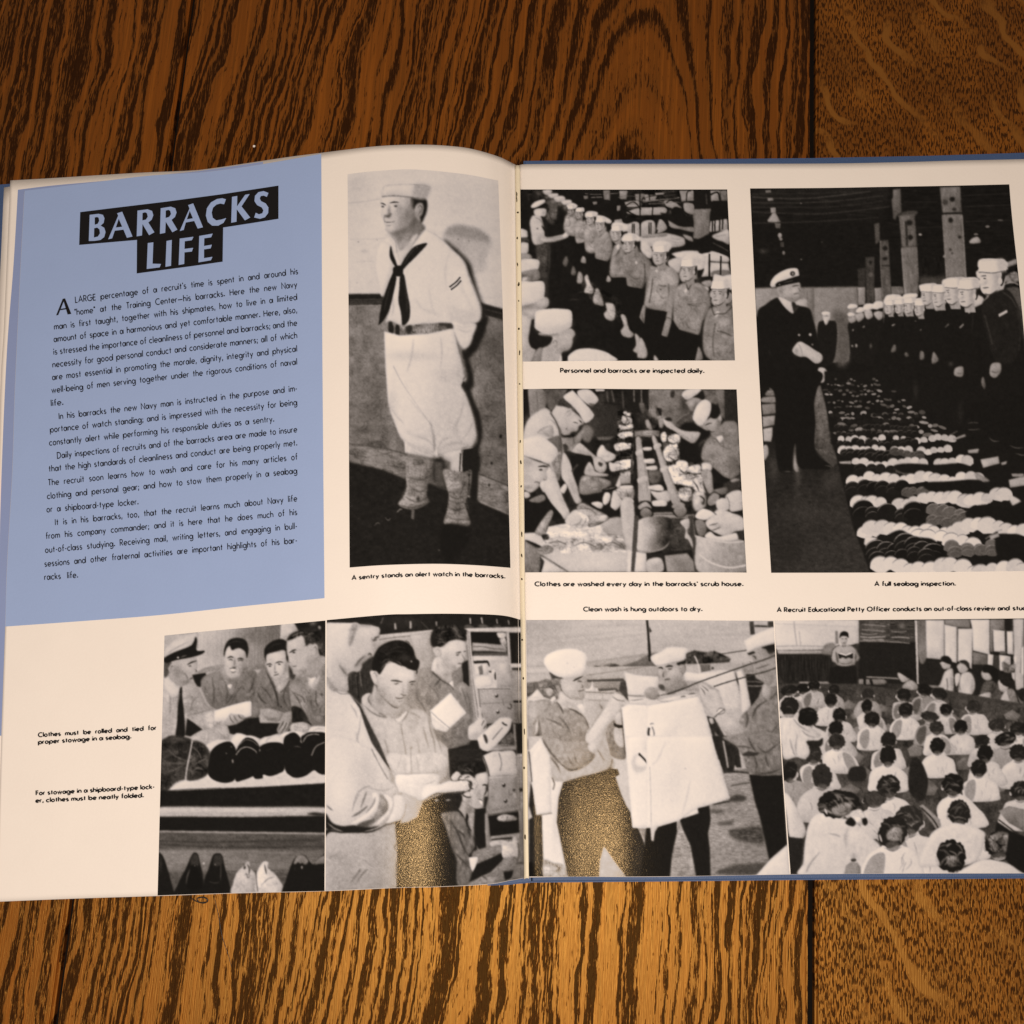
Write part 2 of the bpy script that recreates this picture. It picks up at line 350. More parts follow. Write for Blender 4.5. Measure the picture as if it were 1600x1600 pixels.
# pictures: view lines (@ x0 y0 scale), fills, strokes, soft tones
ART = {}
ART['a'] = '''
@ 500 200 4.706
g 84 88 0 200 300 1300 900 180 280 1400 280 1400 1700 180 1700
d 76 .6 260 420 120 120
d 79 .5 1000 520 200 160
d 90 .5 420 900 220 260
t 1.2 30 6 180 280 1400 280 1400 1700 180 1700
l 72 1.0 .8 205 553 330 540 450 520
l 78 .8 .8 215 820 420 815 520 805
l 76 .8 .8 260 985 400 980
l 78 .7 .8 430 850 436 900 425 960
l 74 .7 .8 215 1100 222 1210
e 55 .6 283 837 5 5
e 60 .6 420 822 4 4
e 60 .6 272 1138 4 4
d 70 .5 325 905 25 14
q 58 66 3 1000 720 1080 1000 915 790 960 725 1060 715 1170 745 1240 800 1245 850 1150 835 1040 810
q 70 78 5 1050 830 1180 1040 930 800 1240 840 1215 920 1200 1040 1130 1040 1060 930
e 45 .6 1017 818 5 6
e 45 .6 1095 830 5 6
l 62 .8 1 1150 1045 1205 1045
p 13 1.2 195 1220 480 1218 480 1262 195 1266
p 24 1 195 1264 480 1260 480 1300 195 1302
l 10 1 .6 200 1268 480 1264
l 10 1.2 .6 200 1302 470 1296
p 44 1 170 1304 560 1300 640 2600 170 2600
p 44 1 960 1500 1400 1440 1400 2700 880 2700
p 44 1 1180 1380 1400 1420 1400 2700 1040 2700
p 12 1.2 1180 1285 1400 1345 1400 1430 1190 1372
l 28 1.5 .8 1200 1330 1400 1380
t 3.5 2.5 2.5 190 1310 560 1305 560 2600 190 2600
t 3.5 2.5 2.5 1170 1400 1400 1440 1400 2600 1060 2600
d 56 .6 440 1560 90 120
d 32 .7 1260 1580 110 130
d 52 .5 1290 1470 80 60
c 15 3 900 810 960 850 1060 940 1110 1010 1140 1120 1180 1250 1220 1340 1230 1420 1180 1500 1140 1600 1080 1640 1100 1500 1170 1420 1120 1200 1050 1010 960 900
p 11 2 1130 1430 1235 1380 1215 1500 1150 1640 1060 1700 1090 1560
q 72 48 1.5 560 800 760 760 500 760 560 840 568 930 640 900 770 760 740 690 640 640 540 680
q 82 70 1 470 600 660 640 462 503 446 548 454 588 447 630 455 655 470 668 472 700 480 728 482 752 505 768 535 778 580 770 640 740 685 700 700 640 690 560 672 506
d 50 .8 650 640 55 90 20
d 38 .8 690 690 30 60 25
d 42 .75 600 760 70 24 -15
d 36 .7 590 815 30 30
d 92 .6 560 560 60 45
d 90 .5 520 720 25 30
C 60 2 .6 566 560 600 570 612 620 590 650 560 620
c 9 1.5 672 512 700 512 775 520 790 570 780 630 745 700 735 660 720 560 690 600 680 560
d 40 .7 676 545 14 40
c 66 1.2 700 590 720 555 752 552 762 590 750 640 722 650 705 625
m 30 1.4 .6 .9 716 590 735 570 750 590 738 630
m 30 1.2 .6 .8 722 640 735 610 730 590
m 14 2.0 .6 .95 512 552 545 545 582 548
m 14 1.8 .6 .95 445 552 465 556 485 570
e 18 .8 556 574 13 6
e 18 .8 462 578 11 6
m 60 1 .6 .8 530 562 556 560 580 570
C 20 1.5 .9 470 645 500 660 525 640 520 625 500 640
d 45 .7 505 610 12 35
m 30 1.4 .6 .9 472 690 510 694 552 686
m 45 1.6 1 .7 485 715 510 718 530 712
m 35 1.5 1 .7 480 640 470 668 478 690
C 38 3 .6 500 768 540 776 600 765 560 800
c 87 1.2 455 506 460 450 480 425 580 416 690 414 812 430 800 470 776 520 720 516 640 506 540 499
C 62 2.5 .75 700 418 812 430 776 520 690 510
l 60 .9 .5 690 416 750 420 812 432
l 72 .8 .6 460 450 482 424 580 415 690 415
l 40 1.2 .7 455 506 540 499 660 508 776 521
l 74 .8 .6 770 440 740 515
c 89 1.5 500 800 560 860 600 960 680 860 780 745 860 790 960 880 1060 980 1100 1100 1150 1220 1185 1330 1170 1420 1080 1440 960 1450 800 1440 620 1460 520 1420 480 1430 510 1330 470 1250 420 1100 405 1000 440 860
c 90 1 440 840 530 870 540 1000 460 1240 420 1100 405 980
c 84 1 560 850 600 900 680 800 720 780 690 850 620 960 590 1010
d 70 .7 620 850 40 40 -30
l 62 1 .7 528 800 556 840 565 920
l 68 .9 .7 770 745 700 830 660 900
l 74 .9 .8 785 755 850 785 905 830
m 72 2 1.5 .6 960 880 930 1000 920 1100 950 1250
m 72 2 1.5 .5 800 1150 820 1300 860 1400
m 74 3 2 .5 1040 1100 1050 1200 1120 1300
m 70 3 2 .5 700 1250 760 1330 900 1380
m 72 2 1.5 .5 1080 1250 1120 1330 1170 1380
m 66 2 1.2 .7 530 1230 540 1320 520 1400
C 76 4 .5 960 1300 1040 1340 1130 1340 1170 1400 1080 1430 960 1440
l 60 1 .7 1060 980 1105 1100 1155 1230 1188 1330 1170 1410
c 87 1.5 965 1420 1060 1440 1150 1440 1130 1520 1100 1600 1050 1620 1000 1540
m 66 1.4 1 .7 1000 1470 1070 1500 1110 1490
m 68 1.2 1 .6 985 1450 1060 1465 1150 1450
c 11 .8 520 865 512 940 545 1010 570 1030 560 985 538 930
c 11 .8 790 848 700 868 640 930 590 1020 600 1050 650 1000 720 930
c 11 .8 545 1020 600 1012 612 1060 590 1090 548 1085 535 1050
c 10 .8 540 1060 500 1150 455 1290 430 1445 434 1446 470 1410 512 1330 540 1220 562 1100
c 12 .8 590 1080 582 1180 576 1270 595 1360 604 1462 610 1464 655 1410 662 1320 640 1200 618 1080
m 32 1.5 1 .8 700 880 660 930 620 1000
m 30 1.5 1 .8 620 1130 640 1260 640 1350
m 28 1.5 1 .8 520 1150 490 1260 470 1350
e 40 .6 713 877 6 5
l 12 2.2 .4 952 1170 1000 1133 1032 1096
l 12 2.2 .4 962 1190 1008 1155 1038 1120
p 45 1 505 1425 560 1440 640 1455 760 1438 900 1432 968 1438 972 1500 830 1520 600 1550 520 1530 500 1490
t 9 1.2 3 505 1425 560 1440 640 1455 760 1438 900 1432 968 1438 972 1500 830 1520 600 1550 520 1530 500 1490
c 14 1 505 1430 530 1430 545 1480 530 1530 505 1500
c 14 1 555 1450 585 1460 580 1530 555 1545
c 20 1.2 630 1465 670 1450 680 1480 650 1520
m 16 1.6 .6 .9 675 1490 690 1505 706 1490
c 22 1.5 870 1440 968 1440 970 1480
@ 520 540 3.809
g 90 82 1 400 100 800 500 306 -85 400 -60 560 -70 700 -100 720 -100 745 20 770 110 778 170 795 200 765 240 790 280 810 330 830 390 850 470 858 530 845 570 830 602 790 616 740 625 690 640 655 655 625 655 612 600 602 640 575 652 540 642 490 622 440 590 405 550 385 510 370 465 350 415 330 340 322 250 315 150 310 40
m 58 2.4 1 .8 600 545 606 600 612 650
m 66 2.4 1.2 .7 330 350 380 420 430 470
m 64 2.4 1.2 .7 480 -40 470 60 440 160
m 68 2 1 .7 640 -60 650 40 640 140
m 64 2.6 1.2 .7 780 300 770 380 740 460 700 520
m 62 2.4 1.2 .7 840 440 810 510 770 560
m 62 2.4 1.2 .7 620 620 660 560 720 540
m 62 2.4 1.2 .7 600 600 560 560 500 540
l 62 1 .7 360 120 400 200 450 280 520 380 590 480
m 60 1.6 1 .7 430 210 450 260
m 62 1.4 1 .7 440 300 500 370 550 430
m 52 3 1.5 .8 575 440 600 540 608 640
m 66 5 3 .6 690 430 720 500 760 560 800 590
m 60 3 2 .6 740 430 735 490 760 520
m 58 3 2 .7 620 640 680 590 760 580 820 600
m 64 4 3 .6 400 540 460 590 540 610 600 640
m 68 4 3 .5 420 500 500 540 580 540
C 70 6 .5 720 130 790 130 780 230 730 200
c 14 1 765 240 790 225 775 205 790 180
d 72 .5 660 180 60 40 30
d 74 .5 350 340 30 90
d 92 .5 500 300 90 130
d 74 .5 480 60 150 30
c 11 2 770 30 830 50 810 80 830 150 838 230 820 270 850 350 880 430 890 540 870 620 880 700 870 800 865 960 800 1060 820 760 760 720 765 620 830 605 860 560 852 470 822 360 792 280 770 240 800 200 785 100
c 82 1 440 590 520 640 605 640 600 680 560 690 500 690 445 680
c 80 1 640 655 760 615 830 604 820 620 770 640 765 750 700 750 660 735
p 11 .7 765 620 860 605 850 740 775 752
l 70 1.4 .5 772 620 765 750
l 11 1.6 .5 760 640 755 750
d 60 .6 520 660 60 30
d 62 .5 690 690 30 40
p 46 1.5 70 575 445 640 700 690 700 880 445 800 70 685
p 47 1.5 870 750 1060 850 1060 1010 860 920
t 6 4 2 90 580 445 640 445 800 90 690
t 6 4 2 870 750 1060 850 1060 1010 860 920
l 26 1.2 .8 90 585 300 610 445 650
l 22 1.5 .8 865 760 960 800 1060 840
e 8 .8 1000 540 8 12
e 12 .8 945 700 7 9
e 14 .8 930 830 6 9
p 12 1.5 60 682 90 690 300 740 445 800 560 810 640 850 680 860 860 925 1060 1010 1080 1400 80 1400
t 2.5 6 4 90 700 860 925 1060 1010 1080 1400 80 1400
c 9 4 590 690 660 670 680 860 600 800
p 32 2 600 690 650 690 670 850 610 830
q 52 40 1 450 800 590 800 445 670 560 690 600 690 590 780 565 830 560 890 575 930 520 965 455 975 388 945 420 900 440 840 435 780
t 6 2 2 445 670 600 690 590 780 560 890 575 930 455 975 388 945 435 830
m 26 2 1 .8 450 830 510 870 560 850
m 26 2 1 .8 430 900 500 930 570 900
m 28 2 1 .7 445 780 510 800 580 780
m 24 2 1 .8 390 945 470 965 570 935
e 16 1.5 508 912 9 14
p 40 .7 468 975 488 980 484 1035 466 1030
q 54 42 1 680 900 820 900 660 735 770 755 825 740 820 830 800 900 790 960 820 1060 750 1080 662 1060 680 980 690 890 672 830
t 6 2 2 660 735 825 740 820 830 800 900 820 1060 662 1060 690 890
l 20 1.2 .6 815 750 808 850 800 940
m 26 2 1 .8 690 890 740 910 800 890
m 26 2 1 .8 680 960 740 980 795 960
m 26 2 1 .7 690 920 750 940 790 920
m 30 2 1 .7 670 1020 740 1035 810 1030
e 10 .8 810 770 6 8
e 10 .8 812 830 5 7
e 10 .8 806 910 5 7
c 8 2 664 1065 800 1082 815 1150 690 1300 640 1180
m 60 1.2 .6 .8 245 1075 265 1055 280 1060
m 60 1.2 .6 .8 310 1020 330 1040 345 1025
m 66 1.6 .6 .9 380 995 400 975 415 975
m 45 1 .6 .8 620 1220 640 1222
m 40 1 .6 .7 850 1265 880 1275
m 40 1 .6 .7 790 1130 830 1110
e 40 .6 632 1217 4 4
'''
ART['b'] = '''
@ 800 280 5.333
p 9 0 40 60 2000 60 2000 1600 40 1600
t 2 5 5 40 60 2000 60 2000 1600 40 1600
d 34 .6 200 120 60 40
t 6 3 3 130 90 280 90 280 200 130 190
c 30 1.5 270 190 350 170 380 240 360 360 320 370 280 320 300 250
t 8 3 3 270 190 380 180 370 370 280 330
d 42 .6 330 230 30 50
c 80 1 255 92 330 88 325 125 280 130
c 82 1 300 125 380 118 378 150 320 158
c 84 1 350 150 430 140 440 180 370 190
c 86 1 412 180 490 172 492 205 430 215
d 55 .7 290 150 18 14
d 58 .7 340 180 22 18
d 58 .7 395 205 24 18
d 56 .7 440 235 20 22
@ 960 280 5.333
t 9 3 2 100 90 660 90 660 330 100 330
p 60 .6 40 95 110 95 100 170 45 165
p 52 .6 170 120 250 118 250 180 180 185
p 62 .6 255 130 360 130 340 175 260 178
p 60 .6 540 95 660 92 665 180 560 185
p 64 .6 600 100 660 96 660 160 610 160
c 70 .6 95 200 150 180 215 190 210 225 110 230
c 68 .6 100 280 160 250 210 240 330 235 430 240 420 290 300 300 200 300 150 290
c 60 .6 580 200 660 210 660 290 590 270
c 62 .6 420 180 500 190 560 240 540 250 440 230
p 66 .6 0 340 60 330 75 370 0 380
c 74 .6 100 375 200 360 215 470 120 470
c 72 .6 230 360 330 350 330 470 220 470
c 66 .6 380 330 440 400 400 440 350 440
c 60 .8 440 340 540 390 660 400 655 440 560 420 470 400
l 60 1.2 .5 230 180 310 175 470 165 545 150
l 52 1 .5 280 205 420 200 560 190
l 64 1 .5 215 240 300 238 420 235
l 8 1.8 .5 0 215 30 210 50 240 55 310
l 8 1.8 .5 212 100 216 470
l 8 1.6 .5 230 180 260 150 480 120 540 130 550 190
l 8 1.6 .5 320 230 315 300
l 8 1.6 .5 430 200 480 170 550 190 570 240 570 290
l 8 1.6 .5 600 190 606 110 640 95
l 8 2 .5 100 260 200 310 330 310 430 320 440 390
l 8 1.6 .5 150 370 150 455
l 8 1.6 .5 165 370 165 455
l 8 1.6 .5 290 360 288 460
l 8 1.6 .5 305 360 305 460
l 8 1.6 .5 360 420 352 450
l 8 3 .5 340 330 420 330 450 380
c 9 1 380 280 480 290 520 230 580 300 650 310 650 380 560 390 470 340
p 8 .6 470 260 500 230 560 240 580 290 480 300
c 8 1 70 340 130 320 160 350 110 370
q 46 50 .8 660 400 790 400 665 250 795 240 796 300 782 505 720 520 662 518 662 380
t 5 2 9 665 250 795 240 782 505 662 518
p 10 .6 660 90 800 90 797 245 665 250
l 40 1.2 .6 765 120 770 210
e 30 .6 725 297 4 5
p 60 .6 800 95 880 92 880 180 805 185
p 46 .6 880 92 940 92 945 180 890 180
l 9 2.4 .5 800 130 860 110 880 180
l 9 2.4 .5 810 250 840 190 945 200
p 9 .6 820 180 945 190 945 250 820 260
p 70 .6 800 350 940 330 945 390 940 430 790 440
l 9 2 .5 820 310 815 440
l 9 2 .5 840 310 836 440
l 9 2 .5 880 310 875 440
l 9 2 .5 905 310 900 420
l 9 2 .5 800 300 945 280
p 8 1 580 480 700 500 800 450 950 420 960 560 800 560 580 580
l 42 1.2 .8 820 530 900 570 950 600
c 62 1 570 460 640 480 655 520 600 500
c 76 1 815 470 880 440 950 420 960 540 900 520 840 500
m 50 2 1 .6 830 480 890 470 940 460
c 78 1 210 480 330 460 440 450 560 480 585 500 580 550 470 570 350 560 230 560
c 60 1 230 470 340 455 430 450 430 475 330 485 240 490
m 58 1.6 .8 .7 470 490 520 500 575 495
m 58 1.6 .8 .7 470 520 520 530 580 520
m 58 1.6 .8 .7 480 545 530 550 575 545
c 84 1 215 560 240 500 300 560 320 620 300 660 250 640 225 600
c 84 1 480 620 560 600 620 595 700 600 680 640 560 680 500 640
c 80 1 450 680 540 650 560 700 540 780 500 770 460 730
c 84 1 700 640 780 600 870 610 950 650 950 690 880 690 790 680 720 660
p 84 1 700 640 790 640 790 810 720 815
p 82 1 790 690 950 700 965 790 880 800 800 812
c 46 1 815 770 900 755 965 765 970 800 820 810
l 8 2.4 .5 792 620 790 812
l 8 2.4 .5 888 640 884 800
c 8 .8 690 640 730 590 800 590 790 610 730 620 705 645
l 8 1.6 .5 720 590 760 580 850 600 950 640
p 10 1 720 820 820 815 820 930 760 900 720 870
c 60 1 725 860 800 840 820 880 770 900
c 86 1 740 895 780 900 785 930 750 925
@ 800 280 5.333
c 84 1 185 255 240 240 285 250 285 285 270 310 240 310 245 340 190 300
c 90 .8 162 238 160 220 190 190 240 172 275 172 272 195 240 215 200 238
c 9 .8 190 240 240 225 280 200 305 225 280 235 230 240
d 60 .6 262 280 16 22
c 78 1 180 300 240 320 265 400 290 470 255 540 200 550 170 520 158 440 148 370 155 330
d 88 .6 210 420 40 60
d 60 .5 240 500 30 40
c 12 .8 245 390 262 395 300 440 300 475 275 475 270 440
l 50 1 .6 195 320 240 345 250 400
e 35 .6 212 412 9 6
c 70 1 240 490 330 480 430 460 470 480 400 510 330 525 260 525
c 84 .8 420 470 460 430 490 445 480 465 440 490
m 50 1.6 .8 .7 260 495 340 490 420 480
p 27 1.5 200 550 320 530 318 720 300 830 240 830 210 700 195 600
t 4 3 3 200 550 320 530 300 830 200 700
p 22 2 240 830 300 830 300 1000 260 960
l 14 1.4 1 300 560 300 720 296 830
c 60 1.2 430 380 460 290 520 290 540 350 525 470 480 470 435 430
t 7 3 3 430 300 540 300 520 470 435 460
c 62 1.2 520 390 560 330 620 360 625 480 590 530 545 540 520 480
t 6 3 3 520 340 620 340 600 530 520 520
d 62 .7 480 270 26 28
d 64 .7 550 290 30 34
c 88 .8 455 215 500 197 545 215 535 240 490 248 462 235
c 10 1 560 250 600 300 600 340 590 350 560 280
c 46 1 510 260 560 250 600 300 570 330 530 330
d 72 .8 540 290 22 26
c 66 1.2 610 400 650 360 705 400 710 520 690 610 620 605 600 530
t 5 3 3 610 380 705 400 690 610 610 600
d 68 .8 655 350 26 30
c 90 .8 607 290 640 265 712 275 708 310 670 320 620 325
c 12 1 640 325 700 315 690 350 660 340
c 60 1.2 690 510 720 440 790 430 830 500 835 600 800 680 740 680 690 650
t 4 3 3 690 510 790 440 830 600 740 680
c 70 1 693 390 700 340 780 360 790 410 750 470 720 470 700 430
d 55 .7 760 400 20 30
c 12 1 770 360 825 380 800 430 785 400
c 88 .8 705 330 712 300 770 310 830 345 815 370 760 355
m 30 1.2 .8 .8 720 490 740 470 750 450
c 58 1.2 820 690 850 560 910 530 945 620 950 800 900 825 820 815
t 4 3 3 820 690 910 540 950 800 820 815
c 66 1 812 440 830 420 900 430 920 480 890 540 850 525 835 510 825 490
c 12 1 880 435 965 440 930 470 910 480
c 90 .8 828 400 840 365 880 358 965 378 962 430 900 440 850 435
m 24 1.4 .8 .8 865 640 890 600 915 560
c 90 .8 870 560 890 540 895 570 880 590
d 45 .6 850 500 18 14
m 24 1.4 .8 .8 860 700 890 680
@ 960 280 5.333
c 54 1.2 70 640 130 620 210 600 280 660 310 730 240 900 190 915 120 900 85 860 80 760
t 4 3 3 70 640 210 600 310 730 190 915 85 860
c 64 1 60 560 110 520 190 530 210 590 170 620 130 640 100 620 80 600
d 44 .7 170 570 25 35
c 12 1 160 525 215 510 205 600 190 560
c 90 .8 60 490 90 455 150 450 212 480 214 515 140 522 70 522
e 90 .8 183 695 8 12
m 30 1.4 .8 .8 130 800 170 830 230 820
m 30 1.4 .8 .7 120 680 160 690
l 20 1.2 .8 250 700 255 800 245 900
c 62 1.2 255 980 290 740 350 730 440 720 520 770 540 850 500 960 450 1100 400 1100 300 1080 250 1050
t 4 3 3 255 980 290 740 440 720 540 850 400 1100
c 74 1 318 600 400 590 450 600 440 680 400 715 350 718 325 690 318 660
d 50 .8 430 640 16 40
m 16 1.6 .6 .9 325 628 350 622 380 626
m 16 1.4 .6 .9 335 640 360 638
m 26 1.6 .6 .9 320 680 345 676
c 12 1 420 600 480 590 460 630 440 640
d 84 .6 350 650 14 30
c 60 1 360 715 420 700 430 750 370 760
c 88 .8 338 760 360 755 358 785
c 88 .8 318 590 325 535 380 512 470 530 470 580 430 600 360 598
d 74 .5 440 560 25 20
l 20 1.2 .8 320 830 305 950 290 1030
m 26 1.6 .8 .9 362 880 400 890 435 890
m 34 1.2 .8 .7 365 950 400 990 440 980
e 20 .6 385 918 6 4
l 30 1.4 1 450 870 455 980 440 1080
c 60 1 430 1080 460 950 510 900 500 1000 480 1140 480 1170 425 1160
l 26 1 .7 425 1150 478 1165
m 38 2 1 .6 300 760 280 860 270 960
c 58 1 215 1090 240 1045 262 1070 255 1190 230 1200 205 1150
m 25 1.4 .8 .8 230 1120 240 1180 250 1195
c 60 1 400 1230 430 1165 480 1180 470 1280 440 1315 390 1300
m 25 1.4 .8 .8 410 1250 415 1305
m 25 1.4 .8 .8 435 1260 435 1308
c 56 1.2 500 940 560 870 640 860 720 870 790 950 800 1080 740 1180 700 1300 600 1290 530 1250 490 1180
t 4 3 3 500 940 560 870 790 950 700 1300 490 1180
c 74 1 545 690 560 740 540 790 560 850 600 855 680 830 720 770 700 720 600 690
d 48 .8 690 800 24 40
m 14 1.8 .6 .9 560 742 580 738 605 745
m 14 2 .6 .9 585 765 600 760 620 765
m 26 1.6 .6 .9 550 810 575 815
c 10 1 690 760 745 740 735 790 700 830
c 88 .8 555 700 580 630 640 600 750 640 745 740 680 755 600 720
d 72 .5 700 690 40 30
c 86 .8 580 930 600 910 610 930 595 950
l 20 1.4 .8 600 870 615 920 640 880 690 850
m 26 1.6 .8 .9 600 1040 630 1045 660 1055
m 32 1.6 .8 .7 590 1180 620 1240 680 1260
m 28 1.6 .8 .8 500 1230 560 1270 640 1280 700 1300
l 16 1.6 .8 800 1060 760 1160 730 1240 720 1310
m 40 3 1.5 .6 660 900 720 930 760 1000
c 54 1.2 740 1250 770 1110 830 1060 900 1080 1000 1010 1050 1100 1050 1550 900 1540 790 1500 740 1420
t 4 3 3 740 1250 830 1060 1000 1010 1020 1550 790 1500
c 74 1 822 920 980 920 990 1000 920 1050 840 1056 808 1020 812 990 794 970
d 50 .8 960 980 30 40
m 14 2 .6 .9 835 925 860 920 895 935
e 16 .8 850 944 12 5
m 26 1.6 .6 .9 815 1005 840 1010
c 10 1 930 920 1000 920 1000 960 960 940
c 88 .8 825 890 830 795 900 805 990 800 990 915 930 912 860 905
c 86 .8 835 1150 850 1100 880 1110 860 1140
l 20 1.4 .8 810 1060 830 1130 860 1120 920 1120 980 1060
e 12 .7 860 1265 6 5
m 26 2 .8 .9 860 1265 920 1280 985 1310
l 32 1.6 1 840 1200 820 1350 830 1480
m 34 1.6 1 .6 850 1420 900 1480 960 1400
c 56 1 690 1400 720 1420 735 1500 670 1510
p 8 .8 0 825 95 825 95 890 240 915 240 1040 205 1150 250 1210 260 1085 440 1105 425 1170 390 1300 440 1320 480 1175 490 1180 540 1255 710 1305 700 1390 670 1512 0 1512
@ 800 280 5.333
p 8 .8 475 475 520 480 530 540 600 530 610 690 690 615 690 660 800 690 800 800 820 820 950 820 960 900 1067 920 1067 1130 900 1130 860 1000 640 760 540 700
c 62 .8 572 690 590 640 615 660 615 700
c 66 .8 785 850 800 800 825 830 815 855
c 40 1 420 700 450 640 470 680 450 730
c 46 1 490 790 510 720 535 770 525 800
c 62 1 540 860 555 770 590 800 580 865
c 74 1 600 940 620 880 602 820 630 795 650 860 680 920 670 955 630 950
c 64 1 675 1020 700 910 735 940 765 1050 720 1050
c 70 1 765 1120 790 1090 780 1030 855 1050 855 1160 820 1180 780 1160
c 70 1 905 1265 930 1220 905 1135 945 1140 975 1240 1015 1290 990 1320 930 1310
t 6 2 2 540 780 900 1000 1015 1290 600 955
@ 960 280 5.333
c 72 1 155 1430 180 1380 170 1285 215 1330 215 1450
c 70 1 190 1470 210 1330 240 1340 275 1440 260 1490 210 1490
c 72 1 330 1512 335 1465 370 1512
@ 800 280 5.333
c 84 .8 60 415 120 425 130 450 125 485 60 495
c 30 1 60 490 130 490 135 530 60 535
e 14 1 118 520 14 8
c 84 .8 60 535 130 530 138 560 130 615 60 625
c 62 1 60 625 140 620 165 660 60 670
c 86 .8 60 675 215 670 222 740 180 770 60 785
c 56 1 60 785 210 750 232 830 160 850 60 860
c 84 1 90 820 130 815 120 845 90 850
d 36 .8 100 800 40 14
d 38 .7 165 820 14 30
c 68 1 60 1030 270 980 310 1030 280 1080 200 1120 190 1170 60 1170
d 88 .6 240 1020 50 30
d 40 .6 130 1060 60 30
d 84 .6 160 1100 50 30
c 88 .8 60 865 160 852 262 855 272 950 250 1010 150 1040 60 1042
c 76 1 60 1160 155 1170 165 1240 140 1330 160 1400 200 1420 150 1540 60 1540
d 60 .5 110 1450 60 60
d 82 .5 110 1200 50 60
c 70 1 215 1290 330 1260 480 1240 528 1285 505 1330 505 1370 480 1420 420 1440 410 1490 400 1540 220 1540 250 1400
d 40 .7 310 1290 70 16
d 84 .5 470 1320 40 40
c 10 1.2 145 1340 160 1190 190 1175 215 1290 330 1310 320 1370 240 1410 180 1410
c 74 1 330 1370 355 1310 385 1340 370 1400 340 1390
m 34 1.4 .8 .8 340 1370 360 1340 375 1370
d 50 .6 430 1420 40 20
c 58 1 160 1540 200 1430 250 1400 250 1460 230 1540
c 84 1 400 1470 415 1480 415 1540 395 1540
c 90 .8 190 1160 200 1100 300 1080 420 1080 495 1100 500 1200 480 1240 380 1280 290 1292 200 1250 188 1200
C 72 4 .5 190 1190 250 1230 380 1220 500 1190 480 1240 380 1280 290 1292 200 1250
d 36 .5 660 1420 60 20
c 89 .8 465 1512 470 1470 540 1420 640 1410 740 1425 820 1460 860 1520 460 1530
d 36 .4 520 1000 40 8
m 46 1 .8 .6 545 950 580 938 600 940
@ 800 280 4.2105
l 50 1 .5 480 95 560 100 700 92
l 56 1.2 .5 520 120 600 118 640 130
p 52 .6 600 72 645 72 645 140 605 140
l 8 1.8 .5 500 100 540 80 590 95 600 140
l 8 1.8 .5 560 170 600 140 650 150 660 200
l 8 1.8 .5 660 190 690 165 720 190 715 230
p 50 .5 470 110 500 108 500 130 475 132
p 54 .5 530 150 560 146 560 165 535 168
p 60 .5 690 175 715 172 712 205 690 210
p 62 .5 740 150 830 145 840 165 750 172
p 56 .5 870 100 900 98 900 120 872 122
p 60 .5 940 90 1000 88 1000 100 945 104
l 60 1 .5 860 150 940 142 1010 150
l 46 1 .5 700 120 760 110 830 118
l 8 1.5 .5 780 100 850 90 900 100 905 140
l 8 1.5 .5 740 180 800 150 850 200
S 388 212 44 1 66
S 445 232 50 1 66
S 516 268 56
S 582 306 62
S 688 366 70
S 772 436 80
S 978 512 88
S 1162 610 98
S 1366 762 112
'''
